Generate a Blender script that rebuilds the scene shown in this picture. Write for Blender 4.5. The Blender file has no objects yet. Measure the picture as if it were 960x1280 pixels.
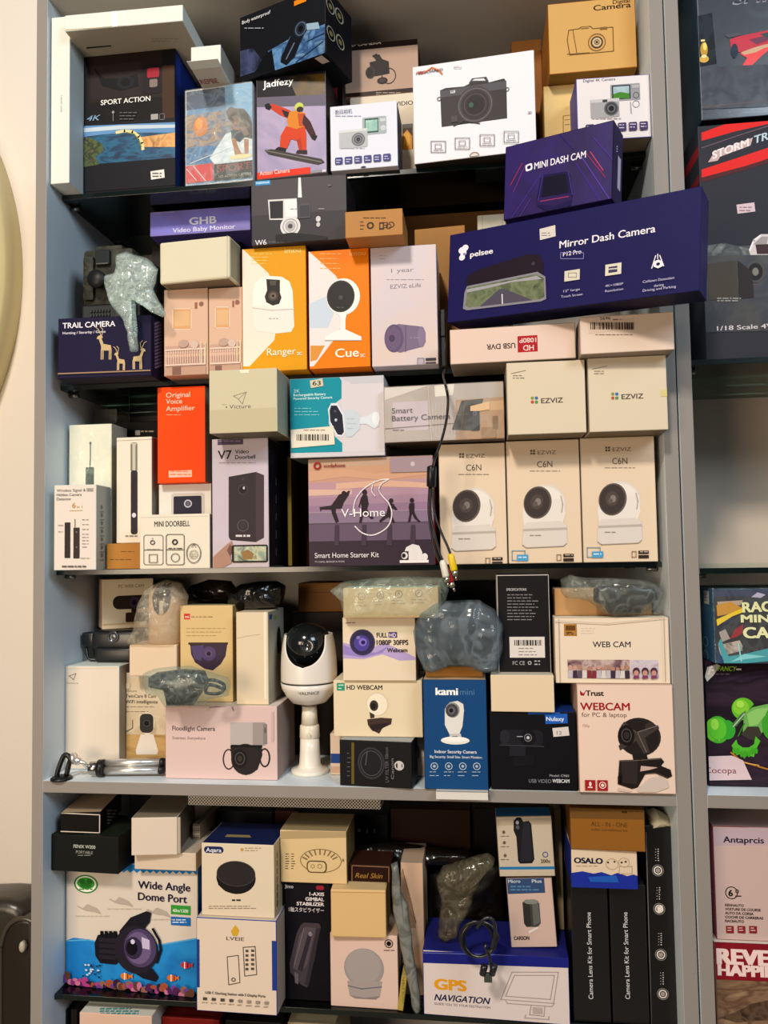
import bpy, bmesh, math, random
import numpy as np
from mathutils import Vector, Matrix, noise

S = bpy.context.scene
COL = S.collection
PI = math.pi
RAD = math.radians

# ---------------------------------------------------------------- camera
FPX = 960.0
CY, CP, CR = RAD(6.86394), RAD(2.91097), RAD(-0.95646)
CAM = Vector((0, -1, 0))
_B = Matrix.Rotation(CY, 3, 'Z') @ Matrix.Rotation(CP, 3, 'X')
_r, _f, _u = _B @ Vector((1, 0, 0)), _B @ Vector((0, 1, 0)), _B @ Vector((0, 0, 1))
RGT = math.cos(CR) * _r + math.sin(CR) * _u
UPV = -math.sin(CR) * _r + math.cos(CR) * _u
FWD = _f
cd = bpy.data.cameras.new('camera')
cd.sensor_fit = 'VERTICAL'
cd.sensor_height = 36.0
cd.sensor_width = 27.0
cd.lens = 36.0 * FPX / 1280.0
cd.clip_start = 0.05
cam = bpy.data.objects.new('camera', cd)
COL.objects.link(cam)
cam.matrix_world = Matrix.Translation(CAM) @ Matrix((RGT, UPV, -FWD)).transposed().to_4x4()
S.camera = cam

# ---------------------------------------------------------------- light
S.view_settings.view_transform = 'Standard'
S.view_settings.look = 'None'
S.view_settings.gamma = 1.0
S.view_settings.use_curve_mapping = False
S.view_settings.exposure = -0.1
S.cycles.caustics_reflective = False
S.cycles.caustics_refractive = False
S.cycles.max_bounces = 8
S.cycles.transparent_max_bounces = 24
w = bpy.data.worlds.new('shop_air')
S.world = w
w.use_nodes = True
w.node_tree.nodes['Background'].inputs['Color'].default_value = (0.80, 0.86, 1.0, 1)
w.node_tree.nodes['Background'].inputs['Strength'].default_value = 0.085


def area_light(name, loc, target, size, energy, col):
    d = bpy.data.lights.new(name, 'AREA')
    d.shape = 'SQUARE'
    d.size = size
    d.energy = energy
    d.color = col
    o = bpy.data.objects.new(name, d)
    COL.objects.link(o)
    o.location = loc
    o.rotation_euler = (Vector(target) - Vector(loc)).to_track_quat('-Z', 'Y').to_euler()
    return o


area_light('ceiling_lamp_warm', (-0.75, -3.0, 2.45), (-0.1, 0, 0.0), 0.40, 116, (1.0, 0.90, 0.78))
area_light('ceiling_lamp_cool', (1.5, -1.9, 1.35), (-0.3, 0, 0.0), 0.9, 33, (0.72, 0.87, 1.0))
area_light('low_warm_fill', (-1.05, -1.9, -0.05), (-0.35, 0.2, -0.45), 0.8, 23, (1.0, 0.80, 0.58))  # added fill at chest height, warms the lower wall and bottom shelf


# ---------------------------------------------------------------- helpers
def ray(px, py):
    return FWD + RGT * ((px - 480) / FPX) - UPV * ((py - 640) / FPX)


def at(px, py, Y):
    d = ray(px, py)
    return CAM + d * ((Y + 1) / d.y)


def atz(px, py, Z):
    d = ray(px, py)
    return CAM + d * (Z / d.z)


def proj(P):
    q = Vector(P) - CAM
    z = q.dot(FWD)
    return (480 + FPX * q.dot(RGT) / z, 640 - FPX * q.dot(UPV) / z)


def lin(c):
    return c / 12.92 if c <= 0.04045 else ((c + 0.055) / 1.055) ** 2.4


def rgb(h):
    h = h.lstrip('#')
    return tuple(lin(int(h[i:i + 2], 16) / 255) ** 1.13 for i in (0, 2, 4)) + (1,)


_M = {}


def mat(h, rough=0.45, metal=0.0, spec=0.4, bump=0.0, bscale=60, coat=0.0):
    """paint, card, plastic or metal of one colour with a faint uneven grain"""
    k = (h, rough, metal, spec, bump, bscale, coat)
    if k in _M:
        return _M[k]
    m = bpy.data.materials.new('m_' + h)
    m.use_nodes = True
    nt = m.node_tree
    b = nt.nodes['Principled BSDF']
    b.inputs['Base Color'].default_value = rgb(h)
    b.inputs['Roughness'].default_value = rough
    b.inputs['Metallic'].default_value = metal
    b.inputs['Specular IOR Level'].default_value = spec
    if coat:
        b.inputs['Coat Weight'].default_value = coat
        b.inputs['Coat Roughness'].default_value = 0.12
    if bump:
        tc = nt.nodes.new('ShaderNodeTexCoord')
        n = nt.nodes.new('ShaderNodeTexNoise')
        n.inputs['Scale'].default_value = bscale
        n.inputs['Detail'].default_value = 3
        bp = nt.nodes.new('ShaderNodeBump')
        bp.inputs['Strength'].default_value = bump
        bp.inputs['Distance'].default_value = 0.004
        nt.links.new(tc.outputs['Object'], n.inputs['Vector'])
        nt.links.new(n.outputs['Fac'], bp.inputs['Height'])
        nt.links.new(bp.outputs['Normal'], b.inputs['Normal'])
    _M[k] = m
    return m


def card(h):
    return mat(h, 0.5, 0, 0.12, 0.06, 45)


def nz(cols, scale=30, rough=0.4, detail=5, stretch=(1, 1, 1), dist=0.6, lo=0.3, hi=0.7):
    """printed picture: noise run through the print's own inks"""
    k = ('nz', tuple(cols), scale, rough, detail, stretch, dist, lo, hi)
    if k in _M:
        return _M[k]
    m = bpy.data.materials.new('print_' + cols[0])
    m.use_nodes = True
    nt = m.node_tree
    b = nt.nodes['Principled BSDF']
    b.inputs['Roughness'].default_value = rough
    b.inputs['Specular IOR Level'].default_value = 0.3
    tc = nt.nodes.new('ShaderNodeTexCoord')
    mp = nt.nodes.new('ShaderNodeMapping')
    mp.inputs['Scale'].default_value = stretch
    n = nt.nodes.new('ShaderNodeTexNoise')
    n.inputs['Scale'].default_value = scale
    n.inputs['Detail'].default_value = detail
    n.inputs['Distortion'].default_value = dist
    r = nt.nodes.new('ShaderNodeValToRGB')
    e = r.color_ramp.elements
    for i, c in enumerate(cols):
        p = lo + (hi - lo) * i / max(1, len(cols) - 1)
        if i < 2:
            e[i].position = p
            q = e[i]
        else:
            q = e.new(p)
        q.color = rgb(c)
    nt.links.new(tc.outputs['Object'], mp.inputs['Vector'])
    nt.links.new(mp.outputs['Vector'], n.inputs['Vector'])
    nt.links.new(n.outputs['Fac'], r.inputs['Fac'])
    nt.links.new(r.outputs['Color'], b.inputs['Base Color'])
    _M[k] = m
    return m


def film(tint='ffffff', clear=0.6, rough=0.12, scale=40, milky='e8f0ee', bump=0.9):
    """thin clear plastic: see-through, glossy, milky where it creases"""
    k = ('film', tint, clear, rough, scale, milky, bump)
    if k in _M:
        return _M[k]
    m = bpy.data.materials.new('clear_film')
    m.use_nodes = True
    nt = m.node_tree
    nt.nodes.clear()
    out = nt.nodes.new('ShaderNodeOutputMaterial')
    tr = nt.nodes.new('ShaderNodeBsdfTransparent')
    tr.inputs['Color'].default_value = rgb(tint)
    gl = nt.nodes.new('ShaderNodeBsdfPrincipled')
    gl.inputs['Base Color'].default_value = rgb(milky)
    gl.inputs['Roughness'].default_value = rough
    gl.inputs['Specular IOR Level'].default_value = 0.9
    mix = nt.nodes.new('ShaderNodeMixShader')
    tc = nt.nodes.new('ShaderNodeTexCoord')
    n = nt.nodes.new('ShaderNodeTexNoise')
    n.inputs['Scale'].default_value = scale
    n.inputs['Detail'].default_value = 4
    n.inputs['Distortion'].default_value = 1.5
    n.inputs['Scale'].default_value = scale * 0.55
    n.inputs['Detail'].default_value = 2
    sb = nt.nodes.new('ShaderNodeMath')
    sb.operation = 'SUBTRACT'
    sb.inputs[1].default_value = 0.5
    ab = nt.nodes.new('ShaderNodeMath')
    ab.operation = 'ABSOLUTE'
    mr = nt.nodes.new('ShaderNodeMapRange')
    mr.inputs['From Min'].default_value = 0.0
    mr.inputs['From Max'].default_value = 0.10
    mr.interpolation_type = 'SMOOTHERSTEP'
    mr.inputs['To Min'].default_value = min(1, (1 - clear) * 1.35)
    mr.inputs['To Max'].default_value = (1 - clear) * 0.75
    bp = nt.nodes.new('ShaderNodeBump')
    bp.inputs['Strength'].default_value = bump * 0.8
    bp.inputs['Distance'].default_value = 0.004
    L = nt.links.new
    L(tc.outputs['Object'], n.inputs['Vector'])
    L(n.outputs['Fac'], sb.inputs[0])
    L(sb.outputs['Value'], ab.inputs[0])
    L(ab.outputs['Value'], mr.inputs['Value'])
    L(n.outputs['Fac'], bp.inputs['Height'])
    L(bp.outputs['Normal'], gl.inputs['Normal'])
    L(mr.outputs['Result'], mix.inputs['Fac'])
    L(tr.outputs['BSDF'], mix.inputs[1])
    L(gl.outputs['BSDF'], mix.inputs[2])
    L(mix.outputs['Shader'], out.inputs['Surface'])
    _M[k] = m
    return m


def glass_mat():
    if 'glass' in _M:
        return _M['glass']
    m = bpy.data.materials.new('shelf_glass')
    m.use_nodes = True
    nt = m.node_tree
    nt.nodes.clear()
    out = nt.nodes.new('ShaderNodeOutputMaterial')
    tr = nt.nodes.new('ShaderNodeBsdfTransparent')
    tr.inputs['Color'].default_value = (0.72, 0.84, 0.80, 1)
    gl = nt.nodes.new('ShaderNodeBsdfGlossy')
    gl.inputs['Roughness'].default_value = 0.06
    gl.inputs['Color'].default_value = (0.9, 1, 0.96, 1)
    fr = nt.nodes.new('ShaderNodeFresnel')
    fr.inputs['IOR'].default_value = 1.4
    mix = nt.nodes.new('ShaderNodeMixShader')
    nt.links.new(fr.outputs['Fac'], mix.inputs['Fac'])
    nt.links.new(tr.outputs['BSDF'], mix.inputs[1])
    nt.links.new(gl.outputs['BSDF'], mix.inputs[2])
    nt.links.new(mix.outputs['Shader'], out.inputs['Surface'])
    _M['glass'] = m
    return m


def M_(c):
    return mat(c, 0.45, 0, 0.12) if isinstance(c, str) else c


def tag(o, label, cat, group=None, kind=None):
    if label:
        o['label'] = label
    if cat:
        o['category'] = cat
    if group:
        o['group'] = group
    if kind:
        o['kind'] = kind
    return o


def empty(name, loc, label=None, cat=None, group=None, rot=None):
    o = bpy.data.objects.new(name, None)
    o.empty_display_size = 0.02
    COL.objects.link(o)
    o.location = loc
    if rot is not None:
        o.rotation_euler = rot
    return tag(o, label, cat, group)


def obj(name, bm, mats, parent=None, smooth=False, base=None, autos=None):
    """link a bmesh as ONE mesh object; base = parent's world place when bm is in world coordinates"""
    me = bpy.data.meshes.new(name)
    bm.to_mesh(me)
    bm.free()
    for m in (mats if isinstance(mats, (list, tuple)) else [mats]):
        me.materials.append(M_(m))
    if smooth:
        for p in me.polygons:
            p.use_smooth = True
        if autos:
            me.set_sharp_from_angle(angle=RAD(autos))
    o = bpy.data.objects.new(name, me)
    COL.objects.link(o)
    if parent is not None:
        o.parent = parent
        if base is not None:
            me.transform(Matrix.Translation(-Vector(base)))
    elif base is not None:
        me.transform(Matrix.Translation(-Vector(base)))
        o.location = base
    return o


def structure(o):
    o['kind'] = 'structure'
    return o


def add_box(bm, lo, hi, bev=0.0, seg=2, mi=0):
    r = bmesh.ops.create_cube(bm, size=1)
    vs = r['verts']
    for v in vs:
        v.co = Vector([lo[i] + (hi[i] - lo[i]) * (v.co[i] + 0.5) for i in range(3)])
    fs = set(f for v in vs for f in v.link_faces)
    for f in fs:
        f.material_index = mi
    if bev > 0:
        es = list(set(e for v in vs for e in v.link_edges))
        bmesh.ops.bevel(bm, geom=es, offset=bev, segments=seg, affect='EDGES', profile=0.5)
    return vs


def frame_for(d):
    d = Vector(d).normalized()
    a = Vector((0, 0, 1)) if abs(d.z) < 0.9 else Vector((1, 0, 0))
    x = d.cross(a).normalized()
    return x, x.cross(d).normalized(), d


def add_tube(bm, pts, r, n=10, mi=0, cap=True):
    """round tube along a path; r number or list"""
    pts = [Vector(p) for p in pts]
    rs = r if isinstance(r, (list, tuple)) else [r] * len(pts)
    rings = []
    x = None
    for i, p in enumerate(pts):
        d = (pts[min(i + 1, len(pts) - 1)] - pts[max(i - 1, 0)])
        if d.length < 1e-9:
            d = Vector((0, 0, 1))
        d.normalize()
        if x is None:
            x, y, _ = frame_for(d)
        else:
            x = (x - d * x.dot(d)).normalized()
        y = d.cross(x)
        rings.append([bm.verts.new(p + (x * math.cos(2 * PI * k / n) + y * math.sin(2 * PI * k / n)) * rs[i]) for k in range(n)])
    for a, b in zip(rings, rings[1:]):
        for k in range(n):
            f = bm.faces.new((a[k], a[(k + 1) % n], b[(k + 1) % n], b[k]))
            f.material_index = mi
            f.smooth = True
    if cap:
        for q in (rings[0][::-1], rings[-1]):
            bm.faces.new(q).material_index = mi
    return bm


def add_lathe(bm, prof, org, axis=(0, 0, 1), n=32, mi=0, sx=1.0, sy=1.0):
    """prof = [(r, h), ...] turned about axis through org"""
    x, y, d = frame_for(axis)
    org = Vector(org)
    rings = []
    for r, h in prof:
        if r < 1e-7:
            rings.append([bm.verts.new(org + d * h)])
        else:
            rings.append([bm.verts.new(org + d * h + x * (r * sx * math.cos(2 * PI * k / n)) + y * (r * sy * math.sin(2 * PI * k / n))) for k in range(n)])
    for a, b in zip(rings, rings[1:]):
        for k in range(n):
            k2 = (k + 1) % n
            if len(a) == 1 and len(b) == 1:
                continue
            if len(a) == 1:
                f = bm.faces.new((a[0], b[k2], b[k]))
            elif len(b) == 1:
                f = bm.faces.new((a[k], a[k2], b[0]))
            else:
                f = bm.faces.new((a[k], a[k2], b[k2], b[k]))
            f.material_index = mi
            f.smooth = True
    if len(rings[0]) > 1:
        bm.faces.new(rings[0][::-1]).material_index = mi
    if len(rings[-1]) > 1:
        bm.faces.new(rings[-1]).material_index = mi
    bmesh.ops.recalc_face_normals(bm, faces=bm.faces)
    return bm


def spline(pts, n=8):
    """Catmull-Rom through the points"""
    P = [Vector(p) for p in pts]
    P = [P[0] * 2 - P[1]] + P + [P[-1] * 2 - P[-2]]
    out = []
    for i in range(1, len(P) - 2):
        a, b, c, d = P[i - 1:i + 3]
        for k in range(n):
            t = k / n
            out.append(0.5 * ((2 * b) + (c - a) * t + (2 * a - 5 * b + 4 * c - d) * t * t + (3 * b - a - 3 * c + d) * t ** 3))
    out.append(P[-2])
    return out


def pillow_bm(outline, Y, thick, amp=0.003, seed=0, rings=14, nseg=84, freq=28, back=0.6, fold=1.0, puff=0.5):
    """soft crumpled body: an outline given its own depth, swelling front and back"""
    P = [at(x, y, Y) for x, y in outline]
    L = [0.0]
    for i in range(len(P)):
        L.append(L[-1] + (P[(i + 1) % len(P)] - P[i]).length)
    c = sum(P, Vector()) / len(P)
    rim = []
    for k in range(nseg):
        s = L[-1] * k / nseg
        i = max(j for j in range(len(P)) if L[j] <= s)
        t = (s - L[i]) / max(1e-9, L[i + 1] - L[i])
        rim.append(P[i].lerp(P[(i + 1) % len(P)], t))
    bm = bmesh.new()
    off = Vector((seed * 3.1, seed * 1.7, seed * 0.9))

    def pt(k, r, side):
        q = c.lerp(rim[k], r)
        h = thick * (1 - r ** 2.4) ** puff
        nv = noise.noise((q + off) * freq) + 0.5 * abs(noise.noise((q + off) * freq * 2.3)) * 2 - 0.5
        nv += fold * 0.6 * (1 - 2 * abs(noise.noise((q + off) * freq * 0.7)))
        w_ = min(1.0, (1 - r) * 5)
        y = q.y - side * (h * (1 if side > 0 else back) + amp * nv * w_)
        jit = amp * 0.8 * noise.noise((q + off) * freq * 1.9)
        return Vector((q.x + jit * r, y, q.z + jit * (1 - r)))
    front, backr = [], []
    for side, store in ((1, front), (-1, backr)):
        for j in range(1, rings):
            store.append([bm.verts.new(pt(k, j / rings, side)) for k in range(nseg)])
    edge = [bm.verts.new(pt(k, 1.0, 1)) for k in range(nseg)]
    for side, store in ((1, front), (-1, backr)):
        cc = bm.verts.new(pt(0, 0.0, side))
        seq = store + [edge]
        for k in range(nseg):
            k2 = (k + 1) % nseg
            f = (cc, seq[0][k], seq[0][k2])
            bm.faces.new(f if side > 0 else f[::-1])
            for a, b in zip(seq, seq[1:]):
                f = (a[k], b[k], b[k2], a[k2])
                bm.faces.new(f if side > 0 else f[::-1])
    bmesh.ops.recalc_face_normals(bm, faces=bm.faces)
    for f in bm.faces:
        f.smooth = True
    return bm


# text -> polygons, cached
_T = {}


def glyphs(s, bold, ital):
    k = (s, bold, ital)
    if k in _T:
        return _T[k]
    cu = bpy.data.curves.new('t', 'FONT')
    cu.body = s
    cu.size = 1.0
    cu.resolution_u = 4
    cu.fill_mode = 'FRONT'
    cu.shear = 0.3 if ital else 0.0
    o = bpy.data.objects.new('t', cu)
    COL.objects.link(o)
    bpy.context.view_layer.update()
    dg = bpy.context.evaluated_depsgraph_get()
    me = bpy.data.meshes.new_from_object(o.evaluated_get(dg))
    vs = [tuple(v.co[:2]) for v in me.vertices]
    fs = [tuple(p.vertices) for p in me.polygons]
    bpy.data.objects.remove(o)
    bpy.data.curves.remove(cu)
    bpy.data.meshes.remove(me)
    xs = [v[0] for v in vs] or [0, 1]
    _T[k] = (vs, fs, min(xs), max(xs))
    return _T[k]


_v = glyphs('H', 0, False)[0]
CAPH = max(v[1] for v in _v) - min(v[1] for v in _v)

EPS = 0.00006
YOFF = 0.0
ALL = []
SUP = {}


class Canvas:
    """printed face of a box or panel; art is placed by sight lines onto the face and stays in its plane"""

    def __init__(s, root, Mw, o, U, V):
        s.root, s.Mw = root, Mw
        s.Mi = Mw.inverted()
        s.o, s.U, s.V = Vector(o), Vector(U), Vector(V)
        s.N = s.U.cross(s.V).normalized()
        s.layer = 1

    def P(s, px, py):
        c = s.Mi @ CAM
        d = s.Mi.to_3x3() @ ray(px, py)
        t = (s.o - c).dot(s.N) / d.dot(s.N)
        q = c + d * t - s.o
        return q.dot(s.U), q.dot(s.V)

    def scale(s, px, py):
        a, b = s.P(px - 1, py), s.P(px + 1, py)
        c, d = s.P(px, py - 1), s.P(px, py + 1)
        return math.hypot(b[0] - a[0], b[1] - a[1]) / 2, math.hypot(c[0] - d[0], c[1] - d[1]) / 2


class Box:
    def __init__(s, name, label, cat, quad, Y, d, col='e9e4dc', on=None, yaw=0.0, roll=0.0, pitch=0.0, sides=None,
                 group=None, bev=0.0009, top=None, body='carton', coat=0.0, plain=False, hid=False):
        Y += YOFF
        q = [(quad[i], quad[i + 1]) for i in range(0, 8, 2)] if len(quad) == 8 else \
            [(quad[0], quad[1]), (quad[2], quad[1]), (quad[2], quad[3]), (quad[0], quad[3])]
        cx, cy = sum(a for a, b in q) / 4, sum(b for a, b in q) / 4
        C0 = at(cx, cy, Y)
        e = [(q[1][0] + q[2][0] - q[0][0] - q[3][0]) / 2 / FPX * (1 + Y), (q[2][1] + q[3][1] - q[0][1] - q[1][1]) / 2 / FPX * (1 + Y)]
        fy, fr = yaw == 'a', roll == 'a'
        p = np.array([C0.x, C0.z, e[0], e[1], 0.0 if fy else RAD(yaw), 0.0 if fr else RAD(roll)], float)
        free = [0, 1, 2, 3] + ([4] if fy else []) + ([5] if fr else [])
        pit = RAD(pitch)

        def corners(p):
            R = Matrix.Rotation(p[4], 3, 'Z') @ Matrix.Rotation(pit, 3, 'X') @ Matrix.Rotation(p[5], 3, 'Y')
            o = Vector((p[0], Y, p[1]))
            return [o + R @ Vector((a * p[2] / 2, 0, b * p[3] / 2)) for a, b in ((-1, 1), (1, 1), (1, -1), (-1, -1))]

        def res(p):
            o = []
            for P, t in zip(corners(p), q):
                a, b = proj(P)
                o += [a - t[0], b - t[1]]
            return np.array(o)
        for it in range(12):
            r = res(p)
            J = np.zeros((8, len(free)))
            for j, k in enumerate(free):
                pp = p.copy()
                pp[k] += 1e-5
                J[:, j] = (res(pp) - r) / 1e-5
            p[free] -= np.linalg.lstsq(J, r, rcond=None)[0]
        W, H = p[2], p[3]
        zb = p[1] - H / 2
        s.err = float(np.abs(res(p)).max())
        if isinstance(on, str):
            on = SUP[on]
        if on is not None:
            on += 0.0004
        s.zfit = zb
        if on is not None:
            if abs(p[5]) < 1e-6 and abs(pit) < 1e-6:
                zt = p[1] + H / 2
                H = zt - on
                p[1] = (zt + on) / 2
            else:
                lowest = min(c.z for c in corners(p))
                p[1] += on - lowest
        s.W, s.H, s.D = W, H, d
        s.lo, s.hi = [-W / 2, -d / 2, 0.0], [W / 2, d / 2, H]
        s.yaw, s.roll = math.degrees(p[4]), math.degrees(p[5])
        R = Matrix.Rotation(p[4], 4, 'Z') @ Matrix.Rotation(pit, 4, 'X') @ Matrix.Rotation(p[5], 4, 'Y')
        base = Vector((p[0], Y, p[1])) + R.to_3x3() @ Vector((0, d / 2, -H / 2))
        s.Mw = Matrix.Translation(base) @ R
        s.top_z = p[1] + H / 2
        s.Y, s.name, s.on = Y, name, on
        s.root = None
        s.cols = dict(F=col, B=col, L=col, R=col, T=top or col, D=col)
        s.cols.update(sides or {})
        s.meta = (name, label, cat, group, bev, body, coat, plain)
        w2, d2 = W / 2, d / 2
        s.faces = dict(
            F=Canvas(s, s.Mw, (0, -d2, 0), (1, 0, 0), (0, 0, 1)),
            R=Canvas(s, s.Mw, (w2, 0, 0), (0, 1, 0), (0, 0, 1)),
            L=Canvas(s, s.Mw, (-w2, 0, 0), (0, -1, 0), (0, 0, 1)),
            T=Canvas(s, s.Mw, (0, 0, H), (1, 0, 0), (0, 1, 0)),
            D=Canvas(s, s.Mw, (0, 0, 0), (1, 0, 0), (0, -1, 0)))
        s.c = s.faces['F']
        s.pn = None
        s.parts = {}
        s.extra = []
        s.gap = 0.0
        ALL.append(s)
        SUP[name + '#' + str(len(ALL))] = s.top_z

    # --- art
    def f(s, k):
        s.c = s.faces[k]
        return s

    def part(s, n):
        s.pn = n
        return s

    def _add(s, uv, faces, col, default, inc=1.0):
        c = s.c
        z = EPS * c.layer
        c.layer += inc
        vs = [c.o + c.U * u + c.V * v + c.N * z for u, v in uv]
        s.parts.setdefault(s.pn or default, []).append((vs, faces, col, c.N))

    def p(s, pts, col, part='printed_picture'):
        uv = [s.c.P(*q) for q in pts]
        a = sum(uv[i][0] * uv[(i + 1) % len(uv)][1] - uv[(i + 1) % len(uv)][0] * uv[i][1] for i in range(len(uv)))
        if a < 0:
            uv = uv[::-1]
        s._add(uv, [tuple(range(len(uv)))], col, part)
        return s

    def r(s, x0, y0, x1, y1, col, part='printed_picture', rad=0, rot=0):
        """upright rectangle on the face, corners by sight line"""
        mx, my = (x0 + x1) / 2, (y0 + y1) / 2
        u0, u1 = s.c.P(x0, my)[0], s.c.P(x1, my)[0]
        v0, v1 = s.c.P(mx, y1)[1], s.c.P(mx, y0)[1]
        u0, u1, v0, v1 = min(u0, u1), max(u0, u1), min(v0, v1), max(v0, v1)
        if rad:
            rr = min(rad * s.c.scale(mx, my)[0], (u1 - u0) / 2.01, (v1 - v0) / 2.01)
            uv = []
            for (cx, cy, a0) in ((u1 - rr, v1 - rr, 0), (u0 + rr, v1 - rr, 90), (u0 + rr, v0 + rr, 180), (u1 - rr, v0 + rr, 270)):
                for k in range(6):
                    a = RAD(a0 + 18 * k)
                    uv.append((cx + rr * math.cos(a), cy + rr * math.sin(a)))
        else:
            uv = [(u0, v0), (u1, v0), (u1, v1), (u0, v1)]
        if rot:
            cu, cv = (u0 + u1) / 2, (v0 + v1) / 2
            ca, sa = math.cos(RAD(rot)), math.sin(RAD(rot))
            uv = [(cu + (u - cu) * ca - (v - cv) * sa, cv + (u - cu) * sa + (v - cv) * ca) for u, v in uv]
        s._add(uv, [tuple(range(len(uv)))], col, part)
        return s

    def full(s, col, m=0.0015, part='printed_picture'):
        """ink over the whole front, short of the edges"""
        w2, H = s.W / 2 - m, s.H
        s._add([(-w2, m), (w2, m), (w2, H - m), (-w2, H - m)], [(0, 1, 2, 3)], col, part)
        return s

    def e(s, cx, cy, rx, ry, col, n=28, part='printed_picture', rot=0):
        u, v = s.c.P(cx, cy)
        a, b = s.c.scale(cx, cy)
        ca, sa = math.cos(RAD(rot)), math.sin(RAD(rot))
        uv = []
        for k in range(n):
            x, y = rx * a * math.cos(2 * PI * k / n), ry * b * math.sin(2 * PI * k / n)
            uv.append((u + x * ca - y * sa, v + x * sa + y * ca))
        s._add(uv, [tuple(range(n))], col, part)
        return s

    def ring(s, cx, cy, rx, w_, col, ry=None, n=28, part='printed_picture'):
        ry = ry or rx
        u, v = s.c.P(cx, cy)
        a, b = s.c.scale(cx, cy)
        uv, fs = [], []
        for k in range(n):
            ca, sa = math.cos(2 * PI * k / n), math.sin(2 * PI * k / n)
            uv += [(u + rx * a * ca, v + ry * b * sa), (u + (rx - w_) * a * ca, v + (ry - w_) * b * sa)]
        for k in range(n):
            i, j = 2 * k, 2 * ((k + 1) % n)
            fs.append((i, j, j + 1, i + 1))
        s._add(uv, fs, col, part)
        return s

    def box(s, x0, y0, x1, y1, w_, col, part='printed_picture'):
        """outlined rectangle"""
        s.l([(x0, y0), (x1, y0), (x1, y1), (x0, y1), (x0, y0)], w_, col, part)
        return s

    def l(s, pts, w_, col, part='printed_picture'):
        uv0 = [s.c.P(*q) for q in pts]
        mx, my = pts[0]
        ww = w_ * s.c.scale(mx, my)[0] / 2
        uv, fs = [], []
        for (a, b) in zip(uv0, uv0[1:]):
            dx, dy = b[0] - a[0], b[1] - a[1]
            L = math.hypot(dx, dy) or 1
            nx, ny = -dy / L * ww, dx / L * ww
            ex, ey = dx / L * ww * 0.5, dy / L * ww * 0.5
            i = len(uv)
            uv += [(a[0] - nx - ex, a[1] - ny - ey), (b[0] - nx + ex, b[1] - ny + ey), (b[0] + nx + ex, b[1] + ny + ey), (a[0] + nx - ex, a[1] + ny - ey)]
            fs.append((i, i + 1, i + 2, i + 3))
        s._add(uv, fs, col, part)
        return s

    def cv(s, pts, w_, col, part='printed_picture', n=6):
        """smooth curved stroke"""
        return s.l([(q.x, q.y) for q in spline([(x, y, 0) for x, y in pts], n)], w_, col, part)

    def lines(s, x0, y0, x1, y1, n, col, h=1.2, seed=1, part='small_print'):
        """rows of print too small to read: short bars"""
        rnd = random.Random(seed + int(x0 + y0))
        uv, fs = [], []
        hh = h * s.c.scale((x0 + x1) / 2, (y0 + y1) / 2)[1]
        for i in range(n):
            y = y0 + (y1 - y0) * (i / max(1, n - 1))
            x = x0
            end = x1 - (rnd.random() * 0.35 * (x1 - x0) if n > 1 else 0)
            while x < end - 1:
                L = min(rnd.uniform(2.5, 8), end - x)
                a, b = s.c.P(x, y), s.c.P(x + L, y)
                k = len(uv)
                uv += [(a[0], a[1]), (b[0], b[1]), (b[0], b[1] + hh), (a[0], a[1] + hh)]
                fs.append((k, k + 1, k + 2, k + 3))
                x += L + 1.3
        if fs:
            s._add(uv, fs, col, part)
        return s

    def bars(s, x0, y0, x1, y1, col='2a2626', n=26, seed=3, part='barcode'):
        rnd = random.Random(seed)
        uv, fs = [], []
        x = x0
        while x < x1:
            L = rnd.choice([0.6, 0.9, 1.4, 1.9])
            a, b = s.c.P(x, y1), s.c.P(min(x1, x + L), y0)
            k = len(uv)
            uv += [(a[0], a[1]), (b[0], a[1]), (b[0], b[1]), (a[0], b[1])]
            fs.append((k, k + 1, k + 2, k + 3))
            x += L + rnd.choice([0.6, 0.9, 1.5])
        s._add(uv, fs, col, part)
        return s

    def t(s, txt, x, y, h, col='202020', w=None, b=0, i=False, al='l', rot=0, part='lettering', k=1.0):
        """lettering: baseline start (x, y), capital height h, optional overall width w, all in the photograph's pixels"""
        vs, fs, x0, x1 = glyphs(txt, b, i)
        if not fs:
            return s
        u, v = s.c.P(x, y)
        a, bb = s.c.scale(x, y)
        if abs(rot) in (90, 270):
            a, bb = bb, a
        sy = h * bb / CAPH
        sx = sy * k if w is None else w * a / (x1 - x0)
        off = {'l': x0, 'c': (x0 + x1) / 2, 'r': x1}[al]
        ca, sa = math.cos(RAD(rot)), math.sin(RAD(rot))
        # heavier strokes: the same letters laid again a hair to each side
        e = 0.011 * b + 0.005
        heavy = [(0, 0)] if not b else [(-e, 0), (e, 0), (0, e * .6), (0, -e * .6)] if b < 3 else [(-e, -e * .5), (e, -e * .5), (-e, e * .5), (e, e * .5), (0, 0)]
        for dx, dy in heavy:
            uv = []
            for (p, q) in vs:
                p, q = (p - off + dx) * sx, (q + dy) * sy
                uv.append((u + p * ca - q * sa, v + p * sa + q * ca))
            s._add(uv, fs, col, part, .25)
        s.c.layer += .5
        return s

    def sticker(s, x0, y0, x1, y1, col='efe9e2', rot=0, txt=True, name='price_sticker'):
        s.part(name)
        s.r(x0, y0, x1, y1, col, rot=rot)
        if txt:
            yy, hh = (y0 + y1) / 2, y1 - y0
            s.lines(x0 + 2, y0 + hh * 0.45, x1 - 2, y0 + hh * 0.8, 2, '6a6468', h=max(0.9, hh * 0.16))
        s.part(None)
        return s

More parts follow.
